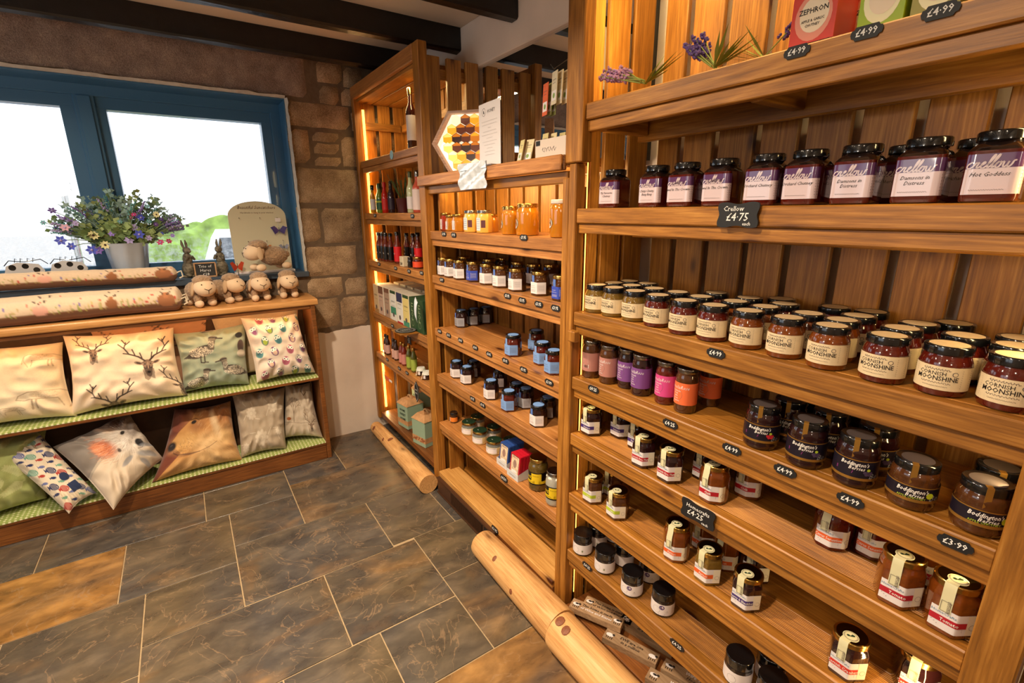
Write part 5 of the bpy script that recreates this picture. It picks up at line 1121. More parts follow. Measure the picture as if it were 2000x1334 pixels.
sauce = lambda n, c: mat(n, c, .1, coat=1)
KIND = {
 'crellow_fav': ('chutney_jar', crellow(['My Favourite', 'Chutney'])), 'crellow_chutty': ('chutney_jar', crellow(['Chitty Chutty,', 'Bang Bang'])), 'crellow_crown': ('chutney_jar', crellow(['Jewel In The Crown'])),
 'crellow_orchard': ('chutney_jar', crellow(['Orchard Chutney'])), 'crellow_damson': ('chutney_jar', crellow(['Damsons in', 'Distress'])), 'crellow_goddess': ('chutney_jar', crellow(['Hot Goddess'])),
 'm_green': ('chutney_jar', moonshine(jam_green)), 'm_red': ('chutney_jar', moonshine(jam_red)), 'm_amber': ('chutney_jar', moonshine(jam_amber)),
 'am_back': ('preserve_jar', amelia((176, 122, 112), True)), 'am_rose': ('preserve_jar', amelia((178, 122, 112))), 'am_purple': ('preserve_jar', amelia((120, 70, 138), cm=jam_dark)), 'am_pink': ('preserve_jar', amelia((206, 70, 138), cm=jam_red)), 'am_orange': ('preserve_jar', amelia((232, 110, 62))),
 'bo_rasp': ('jam_jar', bodd('rasp')), 'bo_black': ('jam_jar', bodd('black')), 'bo_apple': ('jam_jar', bodd('apple')),
 'hc_purple': ('jam_jar', homecrafts(jam_dark, PUR, 'Damson')), 'hc_red': ('jam_jar', homecrafts(jam_dark, RED, 'Cornish Fire Plum')), 'hc_redamber': ('chutney_jar', homecrafts(jam_amber, RED, 'Chilli', 'oct', .092)), 'hc_citrus': ('jam_jar', homecrafts(jam_red, ORG, 'Citrus Sensation', 'oct', .088)),
 'hc_tomato': ('chutney_jar', homecrafts(jam_amber, RED, 'Tomato', 'hex', .092)), 'hc_green': ('chutney_jar', homecrafts(jam_brown, LIME, 'Lime')), 'hc_orange': ('chutney_jar', homecrafts(jam_amber, ORG, 'Apricot', 'oct', .098)), 'hc_apricot': ('chutney_jar', homecrafts(jam_green, ORG, 'Apricot')),
 'hc_black': ('jam_jar', homecrafts(jam_dark, PUR, 'Cherry & Blackberry')), 'hc_cornish': ('jam_jar', homecrafts(jam_dark, SCAR, 'Cornish Cranberry')),
 'wj_green': ('relish_jar', whitejar('green')), 'wj_badge': ('relish_jar', whitejar('badge')), 'wj_plain': ('relish_jar', whitejar('plain')),
 'ho_hexred': ('honey_jar', hexhoney(honey_red, .028, .072, 'w')), 'ho_hexs': ('honey_jar', hexhoney(honey, .027, .062, 'w')), 'ho_hex': ('honey_jar', hexhoney(honey, .032, .066, 'w')), 'ho_hexpale': ('honey_jar', hexhoney(honey_pale, .034, .082, 'pale')),
 'ho_rnd': ('honey_jar', roundhoney(.036, .094, gold_lid)), 'ho_big': ('honey_jar', roundhoney(.043, .102, gold_lid)), 'ho_rnd2': ('honey_jar', roundhoney(.036, .112, mat('cream_lid', (210, 200, 188), .4))),
 'wl_w': ('chutney_jar', bluehex('w', gold_lid, jam_brown)), 'wl_b': ('chutney_jar', bluehex('b', gold_lid, jam_brown)), 'bl_b': ('jelly_jar', bluehex('lb', black_lid, jam_red)), 'bl_g': ('jelly_jar', bluehex('g')), 'bl_w': ('jelly_jar', bluehex('w')),
 'spice': ('spice_jar', spice), 'gl': ('mustard_jar', greenlid), 'olive': ('olive_jar', pickle('olive')), 'garlic': ('garlic_jar', pickle('garlic')),
 'sb_yellow': ('sauce_bottle', bottle(sauce('yellow_sauce', (206, 140, 30)), white_l, black_lid, .17, .017)), 'sb_teal': ('sauce_bottle', bottle(sauce('yellow_sauce', (206, 140, 30)), mat('teal_label', (44, 92, 104), .5), black_lid, .172, .021, band=gold_p)),
 'sb_green': ('sauce_bottle', bottle(sauce('green_sauce', (110, 140, 40)), mat('green_label', (44, 96, 60), .5), mat('green_cap', (20, 74, 44), .3), .178, .019, band=LIME)), 'sb_red': ('sauce_bottle', bottle(sauce('red_sauce', (196, 32, 18)), mat('red_label', (206, 40, 34), .5), mat('red_cap', (190, 24, 24), .3), .180, .020)),
 'sb_dark': ('sauce_bottle', bottle(sauce('dark_sauce', (40, 20, 30)), mat('plum_black_label', (44, 30, 48), .5), black_lid, .182, .021, cap_h=.05)), 'sb_oil': ('oil_bottle', bottle(sauce('clear_oil', (190, 196, 150)), white_l, mat('olive_cap', (66, 74, 34), .3), .215, .022, tcol=ink_l)),
 'sb_pink': ('oil_bottle', bottle(sauce('chilli_oil', (190, 80, 60)), mat('pink_white_label', (226, 206, 200), .5), silver_lid, .215, .028, lab_z=(.015, .12))), 'sb_tall': ('cordial_bottle', bottle(sauce('dark_cordial', (50, 16, 14)), white_l, gold_lid, .30, .026, .010, (.05, .17), shoulder=.62)),
 'bbq': ('sauce_bottle', bottle(sauce('brown_sauce', (104, 34, 18)), black, black_lid, .176, .0195, .010, (.012, .092), 'BBQ', white, shoulder=.56, cap_h=.02)), 'bbqred': ('sauce_bottle', bottle(sauce('brown_sauce', (104, 34, 18)), mat('hot_red_label', (214, 28, 34), .4), black_lid, .186, .0235, .011, (.012, .100), 'HOT', white, shoulder=.56, cap_h=.02)),
 'ds_dark': ('dressing_bottle', bottle(sauce('dark_dressing', (50, 28, 20)), mat('dusty_pink_label', (206, 164, 150), .5), black_lid, .135, .0165, .007, (.012, .07), shoulder=.56, cap_h=.018)), 'ds_red': ('dressing_bottle', bottle(sauce('red_dressing', (110, 30, 20)), mat('rose_label', (198, 130, 120), .5), gold_lid, .142, .018, .008, (.012, .075), shoulder=.56, cap_h=.018)),
 'ds_green': ('dressing_bottle', bottle(sauce('green_dressing', (92, 92, 34)), mat('lime_paper_label', (152, 170, 70), .5), gold_lid, .15, .019, .009, (.012, .08), shoulder=.56, cap_h=.018)),
 'dipjar': ('dip_jar', dipjar), 'dipblk': ('dip_jar', dipblk), 'cloth': ('jam_jar', clothjar),
}
CATS = {'cordial_bottle': 'bottle', 'sauce_bottle': 'bottle', 'oil_bottle': 'bottle', 'dressing_bottle': 'bottle'}
PROTO = {}
for kind, x, y, z, yaw, label, group in JARS:
    nm, fn = KIND[kind]; yw = yaw+random.uniform(-.07, .07)
    if kind not in PROTO:
        R = thing(nm, label, CATS.get(nm, 'jar'), (x, y, z), yw, group); fn(R); PROTO[kind] = R
    else: dup(PROTO[kind], (x, y, z), yw, label, group)
# ------------------------------------------------------------------ price tags and chalk signs
def tagshape(w, h):
    return [(-w, 0), (-w*.93, h*.55), (-w*.78, h*.62), (-w*.68, h), (w*.68, h), (w*.78, h*.62), (w*.93, h*.55), (w, 0), (w*.93, -h*.55), (w*.78, -h*.62), (w*.68, -h), (-w*.68, -h), (-w*.78, -h*.62), (-w*.93, -h*.55)]
def price(y, z, txt, label, w=.024, h=.0105, x=.9985, name='price_tag', group='small chalk price tags on the shelf edges', m=None, tm=None):
    mb = MB(); M = lambda u, v, o=0: (-o, -u, v); mb.plate(tagshape(w, h), M, .0016, m or slate_blk)
    mb.text(txt, 0, -h*.42, h*1.45, M, .0022, tm or chalk, squeeze=.92, bold=.012)
    tag(mb.build(name, None, (x, y, z)), label, 'price tag', group)
for y, z, t, lb in TAGS: price(y, z, t, lb, x=(.9985))
def scallop(w, h, n=6, d=.0022):
    P = []
    for (ax, ay), (bx, by) in zip([(-w, -h), (w, -h), (w, h), (-w, h)], [(w, -h), (w, h), (-w, h), (-w, -h)]):
        k = max(3, int(math.hypot(bx-ax, by-ay)/.006))
        for i in range(k):
            t = i/k; nx, ny = (by-ay), -(bx-ax); l_ = math.hypot(nx, ny); o = d*math.sin(t*PI*3)
            P.append((ax+(bx-ax)*t+nx/l_*o, ay+(by-ay)*t+ny/l_*o))
    return P
def chalksign(y, z, w, h, lines, label, x=.994, tilt=0, group=None):
    mb = MB(); M = lambda u, v, o=0: (-o-.12*(h-v)*tilt, -u, v); mb.plate(scallop(w, h), M, .003, slate_blk)
    for t, u, v, s in lines: mb.text(t, u, v, s, M, .0038, chalk, squeeze=.95, bold=.006, shear=.12)
    tag(mb.build('chalk_sign', None, (x, y, z)), label, 'sign', group)
chalksign(.606, 1.492, .045, .0245, [('Crellow', -.010, .008, .0150), ('£4·75', 0, -.012, .0235), ('each', .022, -.0215, .0105)], 'large black chalk sign reading 4.75 each on the eye-level shelf edge')
chalksign(.623, .750, .047, .0245, [('Homecrafts', 0, .007, .0150), ('£4·25', -.006, -.0125, .0220), ('each', .023, -.0215, .0110)], 'black wavy chalk sign reading 4.25 each on the lower shelf edge')
chalksign(2.523, .797, .026, .021, [('Small', 0, .006, .011), ('Bottles', 0, -.004, .011), ('£2.95', 0, -.015, .011)], 'small square chalk sign on the far unit above the dressing bottles')
mb = MB(); M = lambda u, v, o=0: (-o, -u, v); mb.plate([(0, -.065), (.024, -.035), (.03, 0), (.024, .035), (0, .065), (-.024, .035), (-.03, 0), (-.024, -.035)], M, .003, slate_blk)
mb.stroke([(0, -.058), (.021, -.032), (.025, 0), (.021, .032), (0, .058), (-.021, .032), (-.025, 0), (-.021, -.032), (0, -.058)], .0015, M, .0036, chalk)
scrib(mb, 0, .012, .030, .008, M, .0038, chalk, 4); scrib(mb, 0, -.008, .028, .009, M, .0038, chalk, 4)
tag(mb.build('chalk_sign', None, (.996, 2.465, .500)), 'diamond shaped chalk sign hanging below the dressing bottle shelf', 'sign')
def scal2(y, z, t, lb): price(y, z, t, lb, .028, .014, .983 if z < .2 else .9985, 'price_tag', 'ragged black price tags on the middle unit')
scal2(1.548, .391, '£4.50', 'ragged black price tag below the box of tins'); scal2(1.605, .107, '£3.95', 'ragged black price tag on the empty bottom board')
mb = MB(); M = lambda u, v, o=0: (-o, -u, v); mb.plate([(.022*math.cos(2*PI*k/16)*(1+.08*(k % 2)), .022*math.sin(2*PI*k/16)*(1+.08*(k % 2))) for k in range(16)], M, .0015, mat('pale_cyan_card', (150, 196, 210), .5))
tag(mb.build('price_tag', None, (.998, 2.62, 1.80)), 'round pale blue card tag on the top shelf edge', 'price tag')

# ------------------------------------------------------------------ far unit: boxes
def carton(x, y, z, w, d, h, front, side, stripes, label, txt=None, rz=0, tcol=None, cat='box', group='upright drink cartons'):
    r = thing('carton', label, cat, (x, y, z+.0008), rz, group); mb = MB(); mb.box((0, -w/2, 0), (d, w/2, h), side, .001); mb.box((-.0006, -w/2+.001, .001), (.0002, w/2-.001, h-.001), front)
    M = lambda u, v, o=0: (-.0008-o, -u, v)
    for z0, z1, m in stripes: mb.flat([(-w/2+.002, z0*h), (w/2-.002, z0*h), (w/2-.002, z1*h), (-w/2+.002, z1*h)], M, .0003, m)
    if txt: mb.text(txt, .010, h*.30, w*.42, M, .0009, tcol or white, rot=PI/2, align='LEFT'); mb.stroke(circ(-.004, h*.22, w*.18, 14)+[(-.004+w*.18, h*.22)], .0018, M, .0009, tcol or white)
    else:
        scrib(mb, 0, h*.64, w*.6, w*.10, M, .0009, tcol or ink_l, 5); mb.stroke([(-w*.3, h*.5), (w*.3, h*.5)], .0012, M, .0009, tcol or ink_l); mb.flat(circ(0, h*.2, w*.16, 10), M, .0009, ink_l)
    mb.build('carton_body', r)
card = lambda n, c: mat(n, c, .5)
cr_, dg = card('card_cream', (222, 214, 196)), card('card_dark_green', (40, 72, 44))
for i, (y, f, s, st, lb) in enumerate([(3.110, card('card_sand', (214, 190, 150)), cr_, [(.0, .14, card('card_tan', (180, 140, 90)))], 'sand coloured carton at the lit left end of the row'), (3.015, card('card_blush', (206, 176, 156)), cr_, [(.74, 1, card('card_brown', (120, 84, 66)))], 'brown topped carton, second from the left in the row'),
    (2.905, card('card_brown2', (176, 148, 128)), cr_, [(.85, 1, card('card_brown', (120, 84, 66)))], 'brown carton left of the green and white one'), (2.795, card('card_white', (226, 226, 218)), cr_, [(.22, .46, card('card_teal', (60, 140, 112))), (.9, 1, dg)], 'white carton with a teal band'),
    (2.69, card('card_white', (226, 226, 218)), cr_, [(.7, 1, card('card_navy', (44, 52, 88))), (0, .05, RED)], 'white carton with a navy top and red foot'), (2.592, card('card_yellow', (222, 204, 130)), cr_, [(0, .16, card('card_teal', (60, 140, 112))), (.9, 1, dg)], 'pale yellow carton beside the dark green ones')]):
    carton(1.012, y, A4, .092, .115, .185, f, s, st, lb)
carton(1.012, 2.492, A4, .090, .115, .185, dg, dg, [], 'dark green carton with vertical lettering, left one', 'POPTI', tcol=mat('pale_green_ink', (150, 170, 130), .5))
carton(1.012, 2.395, A4, .090, .115, .185, dg, dg, [], 'dark green carton with vertical lettering, right one partly behind a paper', 'POPTI', tcol=mat('pale_green_ink', (150, 170, 130), .5))
for k, y in enumerate([3.12, 3.0, 2.88, 2.76, 2.64, 2.52]): carton(1.16, y, A4, .092, .115, .185, cr_, cr_, [], 'cream carton in the rear row, %s from the left' % ['first', 'second', 'third', 'fourth', 'fifth', 'sixth'][k])
mb = MB(); mb.lathe([(.058, 0), (.06, .002), (.06, .004), (.001, .004)], slate_blk, 30); M = lambda u, v, o=0: (u, v, .0042+o)
for r_ in (.052, .046): mb.stroke(circ(0, 0, r_, 30)+[(r_, 0)], .0012, M, .0003, chalk)
scrib(mb, 0, .010, .055, .012, M, .0004, chalk, 5); scrib(mb, 0, -.014, .050, .010, M, .0004, chalk, 5)
tag(mb.build('slate_coaster', None, (.955, 2.47, A4+.0085)), 'round black slate coaster jutting out in front of the dark green cartons', 'coaster')
mb = MB(); mb.box((.90, 2.40, A4+.0005), (.999, 2.545, A4+.008), wood_x, .001); tag(mb.build('coaster_shelf'), 'small wooden ledge sticking out under the round slate coaster', 'ledge')
mb = MB(); pts = []; rings = []
for i in range(13):
    t = i/12; a = 1.1*t; cx = .975-.03*math.sin(a*1.5); cy = 2.33-.055*t; cz = 1.055-.09*t+.012*math.sin(t*6)
    rings.append([(cx, cy+.022, cz+.018), (cx-.006, cy-.018, cz-.006)])
mb.loft(rings, mat('pale_paper_slip', (206, 216, 226), .5), True, False, False, closed=False); tag(mb.build('paper_slip', None, (0, 0, 0)), 'curled pale paper slip taped to the post beside the green cartons', 'paper')
# plant in a pot
PT = thing('potted_plant', 'small artificial rosemary plant in a dark red pot between sauce bottles', 'plant', (1.085, 2.71, A2))
mb = MB(); mb.lathe([(.030, .0005), (.034, .002), (.043, .075), (.045, .08), (.039, .08), (.036, .07), (.001, .07)], mat('maroon_pot', (74, 18, 22), .35, coat=.3), 24); mb.build('pot', PT)
mb = MB(); lm1 = mat('rosemary_green', (58, 92, 50), .6, var=.3)
for i in range(16):
    a = random.random()*2*PI; b_ = .25+.55*random.random(); L_ = .09+.08*random.random(); P = [Vector((.01*math.cos(a), .01*math.sin(a), .068))+Vector((math.cos(a)*b_, math.sin(a)*b_, 1)).normalized()*L_*t for t in (0, .35, .7, 1)]
    mb.tube(P, .0013, lm1, 5)
    for k in range(20):
        q = P[0].lerp(P[3], .15+.85*k/20); d = Vector((random.gauss(0, 1), random.gauss(0, 1), .9)).normalized()*.018; s_ = d.cross(Vector((0, 0, 1))).normalized()*.0016
        mb.add([q-s_, q+s_, q+d], [(0, 1, 2)], lm1)
mb.build('foliage', PT)
# cream block and key fob
mb = MB(); mb.box((-.02, -.027, 0), (.02, .027, .056), mat('cream_block', (220, 206, 176), .5), .002); mb.text('DIP', 0, .008, .022, lambda u, v, o=0: (-.0205-o, -u, v), .0004, ink, bold=.02, squeeze=.9); tag(mb.build('letter_block', None, (1.035, 2.625, A3+.001), 0), 'small cream block reading dip in front of the red sauce bottle', 'block')
mb = MB(); R_ = [Vector((.985, 2.99, .47))+Vector((0, .014*math.cos(a), .014*math.sin(a))) for a in [2*PI*i/14 for i in range(15)]]; mb.tube(R_, .0018, white, 6); mb.box((.982, 2.895, .432), (.990, 2.975, .462), mat('fob_orange', (222, 96, 50), .5), .003); mb.box((.984, 2.85, .440), (.988, 2.896, .454), white, .001)
mb.tube([(.985, 2.976, .452), (.985, 2.99, .456)], .0015, white, 6); mb.tube([(.985, 2.992, .484), (.992, 2.992, .53)], .001, white, 5)
tag(mb.build('key_fob'), 'orange and white key fob hanging under the dressing bottle shelf', 'key fob')
# painted box doorstops
sage, wpr = mat('sage_paint', (146, 172, 148), .5), mat('natural_box_wood', (192, 146, 100), .6, var=.2, vscale=40)
def doorstop(x, y, rz, w, h, label, txt, z=AB, floral=True):
    r = thing('wooden_box', label, 'box', (x, y, z+.0008), rz, 'painted wooden boxes with rope handles'); d = w
    mb = MB(); mb.box((-d/2, -w/2, 0), (d/2, w/2, h), sage, .002); mb.box((-d/2-.0005, -w/2-.0005, h*.16), (d/2+.0005, w/2+.0005, h*.36), wpr)
    if floral:
        for i in range(26): mb.flat(circ(-w*.46+w*.92*random.random(), h*(.18+.16*random.random()), .003+.003*random.random(), 7), lambda u, v, o=0: (-d/2-.0006-o, -u, v), .0004, mat('brick_print', (140, 74, 44), .6))
    for i, t in enumerate(txt): mb.text(t, w*.04, h*(.80-.19*i)-.012, h*.145, lambda u, v, o=0: (-d/2-.0006-o, -u, v), .0004, mat('dark_green_ink', (44, 62, 50), .6), bold=.03, squeeze=1.0)
    mb.build('box_body', r)
    mb = MB(); k = .30; hh = h*.20
    mb.loft([[(-d/2-.003, -w/2-.003, h), (d/2+.003, -w/2-.003, h), (d/2+.003, w/2+.003, h), (-d/2-.003, w/2+.003, h)], [(-d*k, -w*k, h+hh), (d*k, -w*k, h+hh), (d*k, w*k, h+hh), (-d*k, w*k, h+hh)]], wpr, False); mb.build('roof_lid', r)
    mb = MB(); mb.tube([(0, -w*.16, h+hh), (-.002, -w*.12, h+hh+.014), (-.003, 0, h+hh+.022), (-.002, w*.12, h+hh+.014), (0, w*.16, h+hh)], .006, mat('jute_rope', (176, 140, 100), .8), 8); mb.build('rope_handle', r)
doorstop(1.095, 2.84, .16, .125, .160, 'sage green box reading home sweet home, front left one', ['HOME', 'SWEET', 'HOME'], floral=False)
doorstop(1.237, 2.955, .0, .115, .190, 'sage green box behind the home sweet home one', ['HOME'])
doorstop(1.080, 2.545, .22, .128, .165, 'plain sage green box with a flowered band, nearest the camera', [])
doorstop(1.237, 2.60, .0, .11, .155, 'sage green box half hidden at the back right', ['HOME', 'SWEET', 'HOME'])

# ------------------------------------------------------------------ middle unit: tins
def tinbox(x, y, n, m, label, g):
    r = thing('display_carton', label, 'box', (x, y, B5+.0006), 0, 'open cartons of fish tins'); mb = MB(); c = mat('pale_carton', (206, 208, 210), .5); w, d = .082, .10
    mb.box((0, -w/2, 0), (d, w/2, .003), c); mb.box((0, -w/2, .003), (.002, w/2, .030), c); mb.box((d-.002, -w/2, .003), (d, w/2, .055), c)
    for s in (-1, 1): mb.add([(.002, s*w/2, .003), (d-.002, s*w/2, .003), (d-.002, s*w/2, .055), (.002, s*w/2, .030)], [(0, 1, 2, 3)], c); mb.add([(.002, s*(w/2-.002), .003), (d-.002, s*(w/2-.002), .003), (d-.002, s*(w/2-.002), .055), (.002, s*(w/2-.002), .030)], [(3, 2, 1, 0)], c)
    scrib(mb, 0, .014, .05, .006, lambda u, v, o=0: (-o, -u, v), .0004, ink_l, 6); mb.build('carton_body', r)
    picm = mat('tin_picture', (214, 190, 160), .4, var=.35, vscale=70)
    for i in range(n):
        t = tag(obj('fish_tin', None, None, (x+.008+i*.0165, y, B5+.0035), 0), '%s rimmed fish tin, %s from the front in its carton' % (g, ['first', 'second', 'third', 'fourth', 'fifth'][i]), 'tin', 'fish tins in open cartons')
        q = MB(); P = [(cx*.033+cx*.0*0+.006*math.cos(a)*1, cy*.050+.0525+.006*math.sin(a)) for cx, cy, a0 in ((.84, .88, 0), (-.84, .88, PI/2), (-.84, -.88, PI), (.84, -.88, PI*1.5)) for a in [a0+PI/2*j/4 for j in range(5)]]
        M = lambda u, v, o=0: (-o+.012+v*.12, -u, v); q.plate(P, M, .013, m); P2 = [(u*.84, .0525+(v-.0525)*.88) for u, v in P]; q.flat(P2, M, .0135, silver_lid); P3 = [(u*.80, .0525+(v-.0525)*.84) for u, v in P]; q.flat(P3, M, .0138, picm)
        if i == 0: q.flat(circ(0, .06, .012, 14, .018), M, .0141, mat('tin_scene', (150, 120, 110), .5)); scrib(q, 0, .088, .034, .005, M, .0142, m, 6); q.flat([(-.02, .02), (.02, .024), (.014, .034), (-.016, .032)], M, .0141, white_l)
        q.build('tin_can', t)
tinbox(1.020, 1.600, 5, mat('tin_blue', (44, 78, 150), .3, coat=.6), 'pale open carton holding blue fish tins', 'blue')
tinbox(1.006, 1.495, 4, mat('tin_red', (196, 28, 48), .3, coat=.6), 'pale open carton holding red fish tins', 'red')

# ------------------------------------------------------------------ on top of the middle unit
HC = thing('honeycomb_display', 'back-lit hexagonal frame of golden honeycomb cells on the shelf top', 'display', (1.100, 1.976, B0+.0005), .70)
R0 = .158
hexp = lambda R, cz=0, rot=0: [(R*math.cos(PI/3*i+rot), cz+R*math.sin(PI/3*i+rot)) for i in range(6)]
cz = .128; S_ = 1.0
fr_m = wood('frame_wood', (186, 150, 120), (160, 120, 92), (120, 84, 60), axis=1)
mb = MB(); Mh = lambda u, v, o=0: (-o, -u, v)
A_, B_ = hexp(R0, cz), hexp(R0-.012, cz)
sy = (cz)/ (R0*math.sin(PI/3))
fixz = lambda P: [(u, cz+(v-cz)*sy) for u, v in P]
A_, B_ = fixz(A_), fixz(B_)
vs = [Mh(u, v, .02) for u, v in A_]+[Mh(u, v, .02) for u, v in B_]+[Mh(u, v, -.02) for u, v in A_]+[Mh(u, v, -.02) for u, v in B_]
F = []
for i in range(6):
    j = (i+1) % 6; F += [(i, j, 6+j, 6+i), (12+i, 18+i, 18+j, 12+j), (i, 12+i, 12+j, j), (6+i, 6+j, 18+j, 18+i)]
mb.add(vs, F, fr_m); mb.build('frame', HC)
mb = MB(); mb.flat(B_, Mh, -.015, mat('light_panel', (255, 246, 228), .5, emit=(255, 236, 205), estr=1.1)); mb.build('light_panel', HC)
cells = [mat('cell_%d' % i, c, .15, coat=.8, emit=c, estr=e) for i, (c, e) in enumerate([((250, 214, 110), .75), ((236, 168, 30), .65), ((206, 118, 14), .5), ((104, 46, 24), .25), ((60, 30, 24), .1), ((255, 240, 190), .9)])]  # glow put into the cells stands in for light passing through them
rows = [(-.0915, [1, 2, 0]), (-.055, [0, 1, 4, 2]), (-.0185, [0, 3, 4, 3, 1]), (.018, [1, 4, 3, 2, 1]), (.0545, [1, 3, 3, 2]), (.091, [5, 3, 1])]
for z_, cols in rows:
    n = len(cols)
    for i, c in enumerate(cols):
        u = (i-(n-1)/2)*.0425; r_ = .0238
        q = MB(); P = [(u+r_*math.cos(PI/3*k+PI/6), cz+z_+r_*math.sin(PI/3*k+PI/6)*.97) for k in range(6)]
        q.plate(P, lambda a, b, o=0: (-o-.003, -a, b), .010, cells[c])
        q.flat([(u+r_*.74, cz+z_+.006), (u+r_*.74, cz+z_+.0118), (u, cz+z_+.0212), (u-r_*.74, cz+z_+.0118), (u-r_*.74, cz+z_+.006)], lambda a, b, o=0: (-o-.003, -a, b), .0104, cells[{0: 5, 1: 0, 2: 1, 3: 2, 4: 2, 5: 5}[c]])
        q.build('honey_cell', HC)
# acrylic sign
AS = thing('sign_holder', 'clear acrylic holder with a printed white honey sheet beside the honeycomb', 'sign', (1.015, 1.645, B0+.0005), -.05)
acr = mat('clear_acrylic', (235, 240, 245), .03, trans=1)
mb = MB(); mb.box((-.0015, -.082, .004), (-.0006, .082, .226), white_l); M = lambda u, v, o=0: (-.0016-o, -u, v)
mb.stroke(circ(-.042, .196, .0135, 20)+[(-.0285, .196)], .0012, M, .0003, ink); mb.text('R', -.042, .191, .014, M, .0004, ink, bold=.03); mb.text('HONEY', .014, .190, .0175, M, .0004, ink, squeeze=1)
for i, t in enumerate(['Local raw honey from hives', 'kept on the Cornish coast', 'Honey', 'Enjoy on toast, in tea', 'or with a little cheese on', 'warm bread', 'Each cell shows a season', 'from first blossom', 'to heather', 'Please ask us for', 'a taste of honey']): scrib(mb, 0, .162-i*.0118, .0046*len(t), .0030, M, .0004, ink_l, max(4, len(t)//2))
mb.build('printed_sheet', AS); mb = MB(); mb.box((-.045, -.085, .0), (.03, .085, .003), acr); mb.box((.0008, -.085, .003), (.003, .085, .228), acr); mb.build('acrylic_stand', AS)
# box of seeds, loose packets
SBX = thing('seed_box', 'white open box with handwriting at the right end of the shelf top', 'box', (1.03, 1.308, B0+.0005))
bw = mat('white_box_card', (214, 200, 186), .6); mb = MB()
mb.box((0, -.085, 0), (.12, .085, .002), bw); mb.box((0, -.085, .002), (.003, .072, .062), bw); mb.box((.117, -.085, .002), (.12, .085, .066), bw); mb.box((.003, -.085, .002), (.117, -.082, .064), bw); mb.box((.003, .069, .002), (.117, .072, .064), bw)
scrib(mb, 0, .030, .07, .014, lambda u, v, o=0: (-o, -u, v), .0005, ink_l, 5, .0012); mb.box((-.001, .046, .045), (-.0001, .068, .060), slate_blk)
mb.build('box_body', SBX)
def packet(x, y, z, rx, rz, col, label, grp, w=.034, h=.075, nm='seed_packet', hang=False):
    m = mat('packet_%d_%d_%d' % col, col, .55, var=.12, vscale=60); q = MB()
    ca, sa = math.cos(rz), math.sin(rz); M = lambda u, v, o=0: (-o*ca+v*rx-u*sa*1.0, -u*ca-o*sa, v)
    q.plate([(-w/2, 0), (w/2, 0), (w/2, h), (-w/2, h)], M, .0025, m); q.flat([(-w*.4, h*.12), (w*.4, h*.12), (w*.4, h*.42), (-w*.4, h*.42)], M, .0029, white_l); q.stroke([(-w*.3, h*.75), (w*.3, h*.75)], .0016, M, .0029, ink_l); q.stroke([(-w*.3, h*.65), (w*.2, h*.65)], .0012, M, .0029, ink_l)
    q.flat(circ(0, h*.27, w*.2, 10), M, .0031, mat('leaf_print', (120, 150, 80), .6))
    tag(q.build(nm, None, (x, y, z)), label, 'packet', grp)
packet(1.02, 1.462, B0+.001, .25, .2, (206, 196, 140), 'pale green seed packet leaning beside the white box', 'seed packets on the shelf top')
packet(1.035, 1.435, B0+.001, .25, -.2, (214, 200, 160), 'cream seed packet leaning behind the pale green one', 'seed packets on the shelf top')
for k in range(4): packet(1.05+.018*k, 1.36-.022*k, B0+.020, .15, .1, (216, 202, 160) if k % 2 else (200, 186, 130), 'seed packet standing in the white box, %s from the front' % ['first', 'second', 'third', 'fourth'][k], 'seed packets in the white box', h=.066)
RK = thing('hanging_rail', 'pale board with wire hooks fixed to the post above the white box', 'rail'); mb = MB()
mb.box((1.10, 1.1775, 1.86), (1.32, 1.186, 2.03), bw, .002); mb.build('board', RK); mb = MB()
for k in range(3):
    x = 1.05+.07*k; mb.tube([(x, 1.186, 1.95), (x, 1.20, 1.955), (x-.01, 1.30, 1.93), (x-.012, 1.315, 1.945)], .0016, black, 6)
mb.build('wire_hook', RK)
for k in range(11):
    col = [(206, 96, 56), (150, 156, 96), (150, 156, 96), (206, 196, 170), (212, 196, 164), (204, 184, 150), (208, 190, 158), (200, 182, 150), (206, 188, 156), (198, 180, 148), (206, 190, 160)][k]
    x, y = (1.03+.012*k, 1.33-.006*k) if k < 3 else (1.03+.011*(k-3), 1.285-.013*(k-3))
    packet(x, y, 1.80 if k < 3 else 1.825, .05, .25, col, 'hanging seed packet on the wire hooks, %s from the left' % ['first', 'second', 'third', 'fourth', 'fifth', 'sixth', 'seventh', 'eighth', 'ninth', 'tenth', 'eleventh'][k], 'seed packets hanging from wire hooks', w=.04, h=.095)
mb = MB(); pv = mat('clear_pouch', (206, 214, 222), .12, coat=1, var=.25, vscale=30); rings = []
for i in range(9):
    z = 1.588+.098*i/8; rings.append([(.966+.006*math.sin(i*1.3+k), 1.60+.21*k/8, z) for k in range(9)])
mb.loft(rings, pv, True, False, False, closed=False); mb.box((.967, 1.60, 1.660), (.9715, 1.81, 1.684), pv); tag(mb.build('plastic_pouch'), 'crumpled clear plastic pouch hanging over the edge under the honeycomb', 'pouch')

